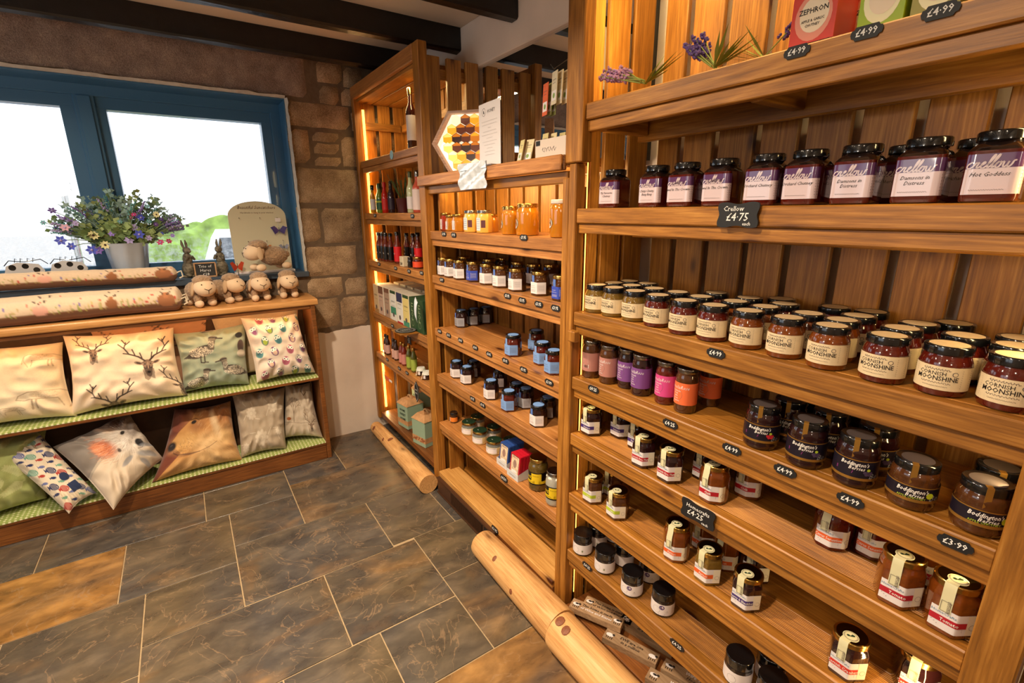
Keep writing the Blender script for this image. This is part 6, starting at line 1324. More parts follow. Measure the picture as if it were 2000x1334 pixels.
# ------------------------------------------------------------------ top shelf of the near unit
def topjar(x, y, w, d, h, col, label, name, capm, txt, lm):
    r = thing(name, label, 'jar', (x, y, S1), 0, 'square jars and packs on the top shelf'); mb = MB(); mb.box((-d/2, -w/2, .0005), (d/2, w/2, h*.9), glass_dk, .006); mb.box((-d/2*.6, -w*.3, h*.9), (d/2*.6, w*.3, h), capm, .003); mb.build('jar_body', r)
    mb = MB(); M = lambda u, v, o=0: (-d/2-.0004-o, -u, v); mb.box((-d/2-.0006, -w/2-.0006, h*.08), (d/2, w/2+.0006, h*.72), col); mb.flat(circ(0, h*.40, w*.42, 22, h*.30), M, .0006, lm); mb.flat(circ(w*.02, h*.42, w*.33, 22, h*.22), M, .0009, cream)
    for t, v, s in txt: mb.text(t, 0, v, s, M, .0013, ink, bold=.02, squeeze=.9) if t else scrib(mb, 0, v, w*.5, s*.4, M, .0013, ink, 5)
    mb.build('label', r)
topjar(1.075, .527, .078, .078, .135, mat('coral_label', (206, 62, 48), .45), 'red labelled jar of apple and garlic chutney on the top shelf', 'chutney_jar', black, [('ZEPHRON', .060, .0125), ('APPLE & GARLIC', .046, .0062), ('CHUTNEY', .038, .0062)], mat('coral_pale', (226, 150, 130), .5))
topjar(1.15, .465, .07, .07, .135, mat('coral_label', (206, 62, 48), .45), 'second red labelled jar half hidden on the top shelf', 'chutney_jar', black, [('ZEPHRON', .058, .011)], mat('coral_pale', (226, 150, 130), .5))
topjar(1.075, .418, .066, .07, .13, mat('lime_wrap', (150, 186, 20), .45), 'bright lime wrapped jar on the top shelf', 'chutney_jar', gold_lid, [('', .055, .012)], mat('pale_wrap', (236, 240, 200), .5))
topjar(1.08, .345, .062, .07, .12, mat('khaki_wrap', (150, 150, 60), .45), 'khaki wrapped jar beside the lime one on the top shelf', 'chutney_jar', gold_lid, [('', .055, .012)], mat('pale_wrap', (236, 240, 200), .5))
topjar(1.08, .265, .062, .07, .12, mat('plum_wrap', (90, 30, 40), .45), 'dark red wrapped jar at the right end of the top shelf', 'chutney_jar', gold_lid, [('', .055, .012)], mat('pale_wrap', (236, 240, 200), .5))
def lavender(x, y, z, ang, label, n=7, up=.25, fl=(128, 96, 150), L0=.13):
    r = thing('lavender_bunch', label, 'flowers', (x, y, z), 0, 'artificial lavender on the top shelf'); st, fm_ = MB(), MB(); lg = mat('lavender_leaf', (126, 140, 62), .6); fm1 = mat('lavender_%d' % fl[0], fl, .7, var=.25)
    for i in range(n):
        a = ang+random.gauss(0, .30); e = up+random.random()*.35; d = Vector((math.sin(a)*.45, math.cos(a), e)).normalized(); L_ = L0*(.75+.4*random.random()); s0 = Vector((random.gauss(0, .008), 0, .012+.01*random.random()))
        st.tube([s0, s0+d*L_*.5, s0+d*L_], .0014, lg, 5)
        for k in range(34):
            t = .5+.5*k/34; q = s0+d*L_*t+Vector((random.gauss(0, 1), random.gauss(0, 1), random.gauss(0, 1))).normalized()*.009*(1.15-t*.6); fm_.ell(q, (.0035, .0035, .0035), fm1, None, 5, 3)
    for i in range(12):
        a = ang+PI+random.gauss(0, .6); d = Vector((math.sin(a)*.4, math.cos(a), .25+.5*random.random())).normalized()*(.06+.06*random.random()); sd = d.cross(Vector((0, 0, 1))).normalized()*.004; o_ = Vector((0, 0, .012))
        st.add([o_, o_+d*.5+sd, o_+d, o_+d*.5-sd], [(0, 1, 2, 3)], lg)
    st.build('stems', r); fm_.build('flower_heads', r)
lavender(1.045, .935, S1+.008, -.1, 'artificial lavender bunch lying at the left end of the top shelf', 11, .18, (168, 128, 168), .15)
lavender(1.045, .735, S1+.001, .3, 'artificial purple lavender bunch in the middle of the top shelf', 9, .75, (92, 70, 140), .10)
lavender(1.09, .640, S1+.001, PI-.3, 'single lavender stem beside the middle bunch on the top shelf', 1, .55, (92, 70, 140), .10)

# ------------------------------------------------------------------ little wooden word signs on the base
dw = wood('drift_wood', (184, 156, 124), (160, 130, 98), (120, 92, 66), axis=1, knots=False, rough=.6)
def wsign(p, q, z, lines, cow, label, wd=.048, th=.022, tilt=.0):
    P, Q = Vector((p[0], p[1], z)), Vector((q[0], q[1], z)); d = (Q-P); L_ = d.length; d.normalize(); n = Vector((d.y, -d.x, 0)); n = n if n.x > 0 else -n
    c = (P+Q)/2; q_ = MB(); U_ = d; V_ = (n+Vector((0, 0, tilt))).normalized(); W_ = U_.cross(V_); W_ = W_ if W_.z > 0 else -W_
    q_.obox((0, 0, 0), U_*L_/2, V_*wd/2, W_*th/2, dw); M = lambda u, v, o=0: U_*u+V_*v+W_*(th/2+.0004+o)
    for i, t in enumerate(lines): q_.text(t[0], t[2], .004-.0150*i, .0150, M, .0003, t[1], shear=.25, bold=.015)
    for s in (-1, 1):
        u = s*L_*.40; q_.flat(circ(u, .001, .013, 14, .008), M, .0003, white_l); q_.flat(circ(u+.002, .004, .007, 10, .004), M, .0006, ink if cow else white_l); q_.flat(circ(u+.012, .006, .0045, 10), M, .0006, ink)
        for k in (-.009, -.003, .004, .010): q_.flat([(u+k, -.006), (u+k+.002, -.006), (u+k+.002, -.016), (u+k, -.016)], M, .0005, ink)
    tag(q_.build('word_sign', None, c), label, 'sign', 'little wooden word signs on the base board')
zb0 = SB+.0115
wsign((1.06, 1.088), (1.135, .92), zb0, [('This home is made', ink, 0), ('of Wine and Kisses', ink, 0)], True, 'wooden word sign at the back left, under the front one', wd=.05)
wsign((1.115, .955), (1.165, .76), zb0, [('EWE are one', ink, 0), ('in a million', ink, 0)], False, 'wooden sheep sign behind, running along under the shelf', wd=.05)
wsign((.994, 1.090), (1.078, .916), zb0+.0235, [('This home is made', ink, 0), ('of Wine and Kisses', white_l, 0)], True, 'wooden cow sign lying front left on top of another', wd=.046)
wsign((1.018, .940), (1.086, .766), zb0, [('EWE are one', ink, 0), ('in a million', ink, 0)], False, 'wooden sheep sign lying in front near the log', wd=.046)
wsign((1.025, .755), (1.085, .570), zb0, [('WIPE YOUR', white_l, .01), ('Hooooves', ink, .01)], True, 'wooden cow sign reading hooves at the bottom edge, front one', wd=.046)
wsign((1.092, .748), (1.150, .560), zb0, [('WIPE YOUR', white_l, .01), ('Hooooves', ink, .01)], True, 'wooden cow sign reading hooves at the bottom edge, rear one', wd=.046)
# ------------------------------------------------------------------ printed cloth (numpy painter)
class Paint:
    def __init__(s, n, m, base, weave=.02):
        s.U, s.V = np.meshgrid(np.linspace(0, 1, n), np.linspace(0, 1, m)); s.n, s.m = n, m; s.C = np.ones((m, n, 3))*np.array(srgb(*base)[:3]); s.asp = 1
        if weave: s.C *= 1+weave*np.random.RandomState(2).randn(m, n, 1)
    def put(s, mask, col, a=1):
        k = (mask*a)[..., None]; s.C = s.C*(1-k)+np.array(srgb(*col)[:3])*k
    def ell(s, u, v, ru, rv, col, rot=0, a=1, soft=.12):
        x, y = (s.U-u)*s.asp, s.V-v; c, k = math.cos(rot), math.sin(rot); X, Y = x*c+y*k, -x*k+y*c
        d = np.sqrt((X/ru)**2+(Y/rv)**2); s.put(np.clip((1-d)/soft+.5, 0, 1), col, a)
    def line(s, pts, w, col, a=1, taper=1):
        n = len(pts)-1
        for i, (p, q) in enumerate(zip(pts[:-1], pts[1:])):
            ww = w*(1-(1-taper)*i/max(1, n)); ax, ay = p[0]*s.asp, p[1]; bx, by = q[0]*s.asp, q[1]; x, y = s.U*s.asp, s.V
            L2 = (bx-ax)**2+(by-ay)**2+1e-12; t = np.clip(((x-ax)*(bx-ax)+(y-ay)*(by-ay))/L2, 0, 1); d = np.hypot(x-ax-t*(bx-ax), y-ay-t*(by-ay)); s.put(np.clip((ww-d)/(.004)+.5, 0, 1), col, a)
    def poly(s, pts, col, a=1):
        x, y = s.U, s.V; ins = np.zeros_like(x, bool); n = len(pts)
        for i in range(n):
            (x0, y0), (x1, y1) = pts[i], pts[(i+1) % n]
            if y0 == y1: continue
            c = ((y0 > y) != (y1 > y)) & (x < (x1-x0)*(y-y0)/(y1-y0)+x0); ins ^= c
        s.put(ins.astype(float), col, a)
    def speck(s, u, v, ru, rv, col, dens, seed=1):
        r = np.random.RandomState(seed).rand(s.m, s.n) < dens; x, y = (s.U-u)*s.asp, s.V-v; s.put((((x/ru)**2+(y/rv)**2 < 1) & r).astype(float), col, .9)
def stag(p, u, v, k, col=(62, 46, 40)):
    a = p.asp; P = lambda x, y: (u+x*k/a, v+y*k)
    p.poly([P(-.16, .12), P(.16, .12), P(.12, -.12), P(.06, -.34), P(0, -.38), P(-.06, -.34), P(-.12, -.12)], col); p.ell(u, v+.05*k, .15*k, .14*k, (120, 98, 82)); p.ell(u, v-.14*k, .07*k, .16*k, col)
    p.poly([P(-.16, -.12), P(.16, -.12), P(.13, -.46), P(.03, -.40), P(-.06, -.5), P(-.14, -.42)], (104, 84, 70), .7); p.ell(u, v-.22*k, .05*k, .04*k, (24, 18, 16)); p.line([P(0, .1), P(0, -.1)], .015*k, (150, 126, 104))
    for s in (-1, 1):
        p.ell(u+s*.24*k/a, v+.10*k, .13*k, .05*k, (150, 126, 106), rot=s*.35); p.ell(u+s*.24*k/a, v+.10*k, .08*k, .025*k, col, rot=s*.35); p.ell(u+s*.08*k/a, v+.05*k, .02*k, .02*k, (18, 14, 12))
        p.line([P(s*.07, .16), P(s*.22, .30), P(s*.46, .42), P(s*.56, .62), P(s*.50, .84)], .026*k, col, taper=.5)
        for (x0, y0), (x1, y1) in (((.12, .2), (.17, .42)), ((.30, .34), (.36, .56)), ((.46, .42), (.60, .46)), ((.55, .60), (.70, .78)), ((.54, .72), (.40, .86)), ((.52, .78), (.60, .94))): p.line([P(s*x0, y0), P(s*x1, y1)], .018*k, col, taper=.4)
def duck(p, u, v, k, f=1, sit=False):
    a = p.asp; P = lambda x, y: (u+f*x*k/a, v+y*k); d = (58, 50, 44)
    p.ell(u, v, .36*k, .17*k, d, rot=.25*f); p.speck(u, v, .33*k, .155*k, (214, 206, 186), .50); p.poly([P(-.30, -.02), P(-.52, -.12), P(-.30, -.16)], d)
    p.line([P(.26, .10), P(.30, .30)], .085*k, (86, 78, 68)); p.speck(P(.28, .22)[0], v+.22*k, .08*k, .14*k, (196, 190, 172), .4, 3); p.ell(P(.32, .38)[0], v+.38*k, .11*k, .09*k, (110, 102, 90)); p.line([P(.24, .42), P(.42, .40)], .022*k, d); p.line([P(.40, .37), P(.56, .34)], .022*k, d); p.ell(P(.34, .40)[0], v+.40*k, .015*k, .015*k, (16, 14, 12))
    if not sit:
        for x in (-.02, .08): p.line([P(x, -.14), P(x, -.32), P(x+.09, -.34)], .016*k, d)
def owl(p, u, v, k, c1, c2, rot):
    p.ell(u, v, .42*k, .50*k, c1, rot); p.ell(u, v-.12*k, .26*k, .30*k, c2, rot)
    for s in (-1, 1):
        x, y = u+(s*.17*k*math.cos(rot)-.20*k*math.sin(rot))/p.asp, v+s*.17*k*math.sin(rot)+.20*k*math.cos(rot); p.ell(x, y, .18*k, .18*k, (240, 236, 224)); p.ell(x, y, .07*k, .07*k, (40, 40, 50))
def fish(p, u, v, k, col, rot=.35, stripe=False):
    a = p.asp; c, s = math.cos(rot), math.sin(rot); P = lambda x, y: (u+(x*c-y*s)*k/a, v+(x*s+y*c)*k)
    p.ell(u, v, .45*k, (.26 if stripe else .16)*k, col, rot); p.poly([P(.38, 0), P(.62, .18), P(.60, -.18)], col)
    if stripe:
        for x in (-.25, -.12, .0, .12, .24): p.line([P(x, .2), P(x, -.2)], .012*k, (230, 222, 206), .9)
    p.ell(P(-.30, .05)[0], P(-.30, .05)[1], .03*k, .03*k, (240, 236, 230))
def cloth_mat():
    m = bpy.data.materials.new('printed_cotton'); m.use_nodes = True; nt = m.node_tree; b = nt.nodes['Principled BSDF']
    at = N(nt, 'Attribute', attribute_name='print'); nt.links.new(at.outputs['Color'], b.inputs['Base Color']); b.inputs['Roughness'].default_value = .85; b.inputs['Sheen Weight'].default_value = .2
    tc = N(nt, 'TexCoord'); n = N(nt, 'TexNoise', Scale=600.0, Detail=2.0); nt.links.new(tc.outputs['Object'], n.inputs['Vector']); bp = N(nt, 'Bump', Strength=.15, Distance=.001); nt.links.new(n.outputs['Fac'], bp.inputs['Height']); nt.links.new(bp.outputs[0], b.inputs['Normal']); return m
cotton = cloth_mat()
def cushion(BL, BR, TR, TL, thick, paint, label, seed=0, sag=.0, group='printed cushions on the bench', back=(214, 204, 186)):
    BL, BR, TR, TL = map(Vector, (BL, BR, TR, TL)); n = paint.n; m = paint.m
    nx = ((BR-BL)+(TR-TL)).normalized(); up = ((TL-BL)+(TR-BR)).normalized(); nm = nx.cross(up).normalized()      # towards the room
    W_, H_ = (BR-BL).length, (TL-BL).length; V = []; cols = []
    for side in (1, -1):
        for j in range(m):
            for i in range(n):
                u, v = i/(n-1), j/(m-1); a, b = 2*u-1, 2*v-1
                pin = .085; uu = .5+.5*a*(1-pin*(1-b*b)*abs(a)); vv = .5+.5*b*(1-pin*(1-a*a)*abs(b)-sag*(1-a*a)*(b > 0)*b)
                q = (BL*(1-uu)+BR*uu)*(1-vv)+(TL*(1-uu)+TR*uu)*vv
                e = max(0, (1-a**4)*(1-b**4)); t = thick*(.66 if side == 1 else .30)*e**.5
                ed = 1-max(abs(a), abs(b)); wr = 0
                if side == 1 or True:
                    N_ = noise.noise(Vector((u*3.2+seed, v*3.0, seed*1.7))); wr = thick*.07*N_*e
                    th = math.atan2(b, a); wr += thick*.075*math.sin(th*15+3*noise.noise(Vector((u*4, v*4, seed)))+seed)*math.exp(-((math.hypot(a, b)-.95)/.22)**2)*min(1, e*3)
                    wr += thick*.07*noise.noise(Vector((u*9+seed, v*9, 5)))*e
                V.append(q+nm*(side*t+wr*(1 if side == 1 else .3)))
    F = []
    for s in (0, 1):
        o = s*n*m
        for j in range(m-1):
            for i in range(n-1):
                a = o+j*n+i; f = (a, a+1, a+n+1, a+n); F.append(f if s == 0 else f[::-1])
    for i in range(n-1): F += [(i, n*m+i, n*m+i+1, i+1), ((m-1)*n+i, (m-1)*n+i+1, n*m+(m-1)*n+i+1, n*m+(m-1)*n+i)]
    for j in range(m-1): F += [(j*n, (j+1)*n, n*m+(j+1)*n, n*m+j*n), (j*n+n-1, n*m+j*n+n-1, n*m+(j+1)*n+n-1, (j+1)*n+n-1)]
    me = bpy.data.meshes.new('cushion'); me.from_pydata([tuple(v) for v in V], [], F); me.materials.append(cotton)
    me.polygons.foreach_set('use_smooth', [True]*len(F))
    ca = me.color_attributes.new('print', 'FLOAT_COLOR', 'POINT'); C_ = np.ones((2*n*m, 4)); C_[:n*m, :3] = paint.C.reshape(-1, 3); C_[n*m:, :3] = np.array(srgb(*back)[:3]); ca.data.foreach_set('color', C_.astype(np.float32).ravel()); me.update()
    c = (BL+BR+TR+TL)/4; me.transform(Matrix.Translation(-c)); return tag(obj('cushion', me, None, c), label, 'cushion', group)
QN = 170
# upper shelf
p = Paint(QN, QN, (222, 206, 176)); p.asp = 1.1; cw = (176, 156, 128)
for (u, v, k, f) in ((.22, .48, .55, 1), (.86, .78, .3, -1), (.84, .28, .42, 1), (.55, .14, .2, -1)):
    P = lambda x, y: (u+f*x*k, v+y*k); p.line([P(-.5, .1), P(-.3, .2), P(.3, .22), P(.42, .15), P(.44, -.1), P(.36, -.34)], .012*k, cw); p.line([P(-.5, .1), P(-.56, -.02), P(-.40, -.06), P(-.3, -.02), P(.24, -.04), P(.28, -.3)], .012*k, cw); p.line([P(-.26, -.04), P(-.3, -.34)], .02*k, cw); p.line([P(-.18, -.04), P(-.2, -.32)], .02*k, cw); p.ell(P(0, .1)[0], P(0, .1)[1], .32*k, .12*k, (206, 188, 158)); p.speck(P(0, .1)[0], P(0, .1)[1], .3*k, .11*k, cw, .18); p.line([P(.44, .12), P(.5, -.2)], .014*k, cw)
cushion((-.99, 3.045, .500+.06), (-.55, 2.985, .552), (-.56, 3.13, .895), (-1.0, 3.14, .93), .16, p, 'pale cream cushion with faint cattle drawings at the left end', 1)
p = Paint(200, 170, (226, 206, 180)); p.asp = 1.25; stag(p, .255, .70, .30); stag(p, .715, .46, .42); stag(p, .36, -.02, .36); stag(p, 1.0, .12, .34)
cushion((-.572, 2.985, .556), (-.098, 2.990, .556), (-.107, 3.135, .905), (-.556, 3.135, .925), .17, p, 'cream cushion printed with dark stag heads', 2, .01)
p = Paint(QN, QN, (142, 154, 134)); p.asp = 1.0; duck(p, .34, .60, .54); duck(p, .24, .10, .48, 1, True); duck(p, .80, .24, .48, -1, True); duck(p, .50, 1.0, .3, 1, True); p.ell(.92, .62, .05, .10, (70, 52, 50)); p.ell(.89, .80, .055, .045, (36, 34, 36)); p.ell(.93, .50, .07, .06, (180, 176, 164))
cushion((-.118, 3.035, .560), (.198, 2.995, .556), (.245, 3.130, .885), (-.115, 3.130, .872), .15, p, 'sage green cushion printed with speckled ducks', 3)
p = Paint(QN, QN, (222, 206, 190)); r_ = random.Random(5)
for j in range(40):
    for i in range(40): p.C[int(j/40*QN), int(i/40*QN)] *= .72
OC = [((176, 96, 120), (150, 80, 96)), ((84, 140, 140), (60, 110, 120)), ((150, 150, 156), (120, 70, 110)), ((110, 70, 110), (200, 170, 150)), ((90, 120, 110), (150, 170, 60))]
for j in range(6):
    for i in range(4):
        c1, c2 = OC[(i*2+j*3) % 5]; owl(p, .13+i*.25+(.12 if j % 2 else 0)+r_.uniform(-.02, .02), .06+j*.175, .150, c1, c2, r_.uniform(-.4, .4))
cushion((.236, 2.975, .562), (.556, 2.975, .562), (.512, 3.105, .915), (.212, 3.095, .925), .15, p, 'white cushion dotted with small coloured owls at the right end', 4)
# rear cushions peeping out above
p = Paint(60, 60, (176, 128, 96)); p.asp = 1; stag(p, .3, .7, .4); stag(p, .8, .6, .4)
cushion((-.46, 3.165, .56), (.05, 3.165, .56), (.05, 3.178, .93), (-.46, 3.178, .945), .04, p, 'tan stag cushion standing behind the stag and duck cushions', 5)
p = Paint(60, 60, (196, 170, 140)); cushion((.07, 3.165, .56), (.54, 3.165, .56), (.54, 3.178, .95), (.07, 3.178, .945), .04, p, 'brown toned cushion standing behind the owl cushion', 6)
# lower shelf
def fern(p, base, col, n=9, k=.3):
    for (u, v, a) in base:
        P = [(u+math.cos(a)*k*t, v+math.sin(a)*k*t) for t in (0, .33, .66, 1)]; p.line(P, .005, col)
        for i in range(n):
            t = .1+.85*i/n; x, y = u+math.cos(a)*k*t, v+math.sin(a)*k*t
            for s in (-1, 1): l_ = k*.34*(1-t*.6); p.ell(x+math.cos(a+s*.8)*l_*.5, y+math.sin(a+s*.8)*l_*.5, l_*.5, .011, col, a+s*.8, .9)
p = Paint(QN, QN, (150, 160, 98)); fern(p, [(r_.random(), r_.random(), r_.random()*6.28) for _ in range(22)], (178, 184, 130))
cushion((-1.05, 2.965, .125), (-.755, 3.07, .125), (-.70, 3.13, .47), (-1.06, 3.13, .49), .15, p, 'olive green cushion with pale fern leaves at the lower left', 7)
p = Paint(150, QN, (222, 210, 188)); p.asp = .8; FC = [(170, 50, 40), (36, 48, 96), (110, 160, 140), (96, 106, 156), (36, 48, 96)]
for j in range(11):
    for i in range(4): c = FC[(i+j*2) % 5]; st = (i+j) % 3 == 0; fish(p, .12+i*.27+(.1 if j % 2 else 0), .05+j*.092, .19 if st else .12, c, 2.9, st)
p.poly([(.50, .12), (.78, .12), (.78, .26), (.50, .26)], (30, 46, 84)); p.ell(.62, .36, .10, .06, (30, 46, 84))
cushion((-.640, 2.835, .124), (-.545, 2.935, .150), (-.72, 3.09, .46), (-.86, 3.055, .40), .085, p, 'narrow white cushion with rows of red and blue fish', 8, group='printed cushions on the bench')
p = Paint(190, 190, (176, 166, 150)); p.asp = 1
p.poly([(0, .45), (1, .75), (1, 1), (0, 1)], (134, 126, 118)); p.poly([(.0, 0), (1, 0), (1, .30), (.3, .5), (0, .42)], (206, 192, 172))
for (u, v, ru, rv, c, a) in ((.64, .60, .24, .28, (200, 190, 178), .2), (.70, .50, .17, .20, (222, 214, 204), .2), (.56, .88, .08, .13, (206, 176, 150), .5), (.72, .84, .15, .10, (74, 48, 38), -.3), (.82, .66, .12, .14, (150, 140, 134), 0), (.37, .60, .11, .15, (190, 104, 66), .5), (.31, .62, .06, .09, (222, 150, 110), .3)): p.ell(u, v, ru, rv, c, a, .92, .8)
rs = np.random.RandomState(3)
for i in range(420):
    u, v = .66+.13*rs.randn(), .56+.14*rs.randn(); p.line([(u, v), (u+(u-.74)*.22+.01*rs.randn(), v+(v-.5)*.22-.012)], .0016, [(244, 240, 234), (150, 138, 130), (214, 202, 188), (112, 100, 94)][i % 4], .65)
for i in range(160):
    u, v = .37+.05*rs.randn(), .60+.075*rs.randn(); p.line([(u, v), (u-.06+.01*rs.randn(), v+.02)], .0018, [(234, 164, 120), (164, 80, 48), (206, 120, 80)][i % 3], .8)
for i in range(90):
    u, v = .72+.06*rs.randn(), .85+.04*rs.randn(); p.line([(u, v), (u+.03, v-.04)], .0018, [(96, 62, 48), (50, 34, 28)][i % 2], .7)
p.ell(.80, .40, .062, .070, (24, 22, 26), .3, 1, .35); p.ell(.83, .42, .030, .016, (52, 50, 56), .3, .8, .8); p.ell(.69, .66, .036, .028, (26, 18, 14), .3, 1, .5); p.ell(.50, .46, .022, .030, (60, 44, 36), 0, .9, .6); p.line([(.72, .33), (.79, .31), (.87, .36)], .0045, (70, 56, 52), .8)
for (u, v, r1, r2, a) in ((.80, .18, .05, .16, .9), (.90, .30, .04, .15, 1.2), (.50, .28, .10, .035, .2), (.70, .10, .04, .10, .4)): p.ell(u, v, r1, r2, (130, 136, 146), a, .75, .4)
cushion((-.470, 2.765, .118), (-.262, 3.02, .215), (-.375, 3.135, .475), (-.680, 3.05, .395), .14, p, 'grey and cream cushion with a large terrier face, tipped on its corner', 9)
p = Paint(190, 190, (120, 62, 44)); p.asp = 1
p.poly([(.02, -.02), (1.02, -.02), (1.02, 1.02), (.42, 1.02), (.34, .78), (.16, .60), (.08, .46), (.26, .30), (.12, .12)], (188, 136, 76))
for (u, v, r1, r2, c, a) in ((.60, .62, .28, .36, (190, 136, 80), .2), (.32, .45, .20, .13, (208, 166, 104), .15), (.62, .34, .18, .16, (222, 190, 140), 0), (.84, .46, .13, .18, (220, 184, 128), .2), (.84, .82, .17, .24, (150, 92, 50), .3), (.56, .90, .14, .14, (140, 86, 46), .2), (.66, .12, .36, .10, (206, 172, 120), .0), (.70, .64, .05, .20, (222, 196, 156), .25), (.44, .66, .10, .09, (150, 100, 60), .2)): p.ell(u, v, r1, r2, c, a, .8, 1.2)
for i in range(900):
    u, v = rs.rand(), rs.rand()*.98
    if u > .24+.16*(v > .6): p.line([(u, v), (u+.035*math.cos(v*9+u*5), v-.035)], .0018, [(232, 204, 156), (140, 90, 48), (206, 158, 98), (170, 116, 64)][i % 4], .4)
p.ell(.11, .42, .060, .065, (38, 30, 32), .3, 1, .5); p.ell(.10, .44, .02, .012, (90, 84, 86), .3, .7, .8); p.ell(.38, .73, .040, .030, (30, 18, 12), .3, 1, .5); p.line([(.33, .77), (.40, .79), (.46, .75)], .005, (96, 58, 34), .8)
p.line([(.16, .32), (.22, .28), (.30, .27), (.38, .25), (.50, .26)], .006, (78, 48, 38), .85); p.line([(.50, .26), (.62, .30), (.72, .36)], .004, (110, 70, 48), .8); p.ell(.34, .255, .10, .022, (86, 54, 44), .0, .6, 1); p.speck(.26, .38, .14, .07, (60, 40, 30), .08)
cushion((-.325, 2.955, .120), (.100, 2.965, .120), (.098, 3.135, .430), (-.175, 3.135, .445), .13, p, 'cushion with a large golden retriever face on russet ground', 10, .02)
p = Paint(QN, QN, (172, 156, 134)); lc = (206, 194, 174)
for (u, v, k) in ((.46, .22, .15), (.30, .62, .11), (.74, .70, .12), (.84, .30, .08), (.12, .12, .08), (.15, .88, .09), (.56, .92, .09)):
    for q in range(9): a = q*2*PI/9; p.ell(u+math.cos(a)*k*.62, v+math.sin(a)*k*.62, k*.30, k*.22, lc, a, .8, .5)
    p.ell(u, v, k*.3, k*.3, lc, 0, .9, .5)
    for q in range(3): a = q*2.1+k*30; p.line([(u+math.cos(a)*k, v+math.sin(a)*k), (u+math.cos(a+.3)*k*1.7, v+math.sin(a+.3)*k*1.7)], .005, lc)
cushion((.098, 2.985, .120), (.338, 2.965, .119), (.398, 3.13, .455), (.108, 3.14, .485), .13, p, 'taupe cushion with pale lace flowers on the lower shelf', 11)
p = Paint(QN, QN, (190, 176, 156)); tcx = (112, 92, 72)
def branch(x, y, a, l_, w_, d):
    x1, y1 = x+math.cos(a)*l_, y+math.sin(a)*l_; p.line([(x, y), (x1, y1)], w_, tcx, .8)
    if d: [branch(x1, y1, a+s, l_*.72, w_*.7, d-1) for s in (-.5, .05, .5)]
branch(.30, .30, 1.5, .16, .010, 4); branch(.72, .28, 1.7, .10, .006, 3)
p.line([(0, .30), (.5, .27), (1, .30)], .005, tcx, .6); stag(p, .78, .22, .26, tcx); p.ell(.15, .36, .07, .03, (150, 84, 40)); p.line([(.6, .86), (.68, .78), (.78, .84)], .012, tcx)
cushion((.338, 3.06, .150), (.556, 2.985, .122), (.545, 3.13, .455), (.400, 3.14, .475), .11, p, 'beige cushion with a winter tree and stag, at the lower right end', 12)

# ------------------------------------------------------------------ draught excluders on the bench top
def bolster(x0, x1, y, zc, ry, rz, label, seed, flip=False):
    n, m = 200, 40; p = Paint(n, m, (224, 200, 170)); p.asp = 8
    V_ = p.V
    wood_ = (V_ > .345) & (V_ < .60); p.put(wood_.astype(float), (128, 86, 58)); p.put(((V_ > .60) & (V_ < .72)).astype(float), (200, 176, 146)); q = random.Random(seed)
    for i in range(14): v = .39+.20*i/14; p.line([(0, v), (1, v+q.uniform(-.01, .01))], .004, (96, 62, 42), .5)
    for i in range(260): u = q.random(); v = .375; p.line([(u, v), (u+q.uniform(-.006, .006), v-.04-.10*q.random())], .0045, [(150, 160, 84), (190, 176, 96), (176, 150, 90)][i % 3], .8)
    for i in range(40): p.ell(q.random(), .17+.18*q.random(), .024, .018, [(196, 60, 50), (206, 96, 84), (120, 110, 170)][i % 3])
    for (u, c, k) in ((.36, (170, 140, 104), .13), (.58, (226, 170, 150), .10), (.78, (150, 96, 58), .09), (.95, (160, 104, 66), .14), (.12, (170, 140, 104), .12)):
        p.ell(u, .30, k*1.7, k*.75, c); p.ell(u, .22, k*.6, k*.38, tuple(min(255, int(x*1.12)) for x in c)); p.ell(u-.003, .21, .014, .014, (30, 24, 20)); p.ell(u+.006, .21, .014, .014, (30, 24, 20)); p.line([(u-.010, .19), (u-.016, .15)], .016, (70, 50, 40)); p.line([(u+.010, .19), (u+.016, .15)], .016, (70, 50, 40))
    V = []
    for j in range(m):
        for i in range(n):
            t = i/(n-1); a = 2*PI*j/(m-1)+PI*.35; k = min(1, (min(t, 1-t)*(x1-x0)/.022+.02))**.5
            w_ = 1+.05*noise.noise(Vector((t*14, math.cos(a), math.sin(a)+seed)))+.03*noise.noise(Vector((t*50, a, seed)))
            V.append((x0+(x1-x0)*t, y+ry*k*w_*math.cos(a), zc+rz*k*w_*math.sin(a)+.004*math.sin(t*9+seed)))
    F = [(j*n+i, j*n+i+1, (j+1)*n+i+1, (j+1)*n+i) for j in range(m-1) for i in range(n-1)]+[tuple(j*n for j in range(m-1)), tuple(j*n+n-1 for j in range(m-1))[::-1]]
    me = bpy.data.meshes.new('bolster'); me.from_pydata(V, [], F); me.materials.append(cotton); me.polygons.foreach_set('use_smooth', [True]*len(F))
    C_ = np.ones((n*m, 4)); C_[:, :3] = p.C.reshape(-1, 3); ca = me.color_attributes.new('print', 'FLOAT_COLOR', 'POINT'); ca.data.foreach_set('color', C_.astype(np.float32).ravel()); me.update()
    r = thing('draught_excluder', label, 'draught excluder', (0, 0, 0), 0, 'long printed draught excluders'); obj('stuffed_tube', me, r)
    mb = MB(); mb.tube([(x1-.006, y-.01, zc), (x1+.018, y-.012, zc+.01), (x1+.022, y-.014, zc-.02), (x1+.006, y-.012, zc-.028)], .004, cream, 6); mb.build('hanging_loop', r)
bolster(-1.30, -.045, 2.980, 1.0785, .052, .0535, 'front draught excluder with farm animals, nearest the bench edge', 1)
bolster(-1.30, -.040, 3.088, 1.080, .050, .056, 'middle draught excluder squeezed between two others', 2)
bolster(-1.30, -.045, 3.188, 1.193, .036, .0400, 'rear draught excluder lying highest, on the window sill', 3)

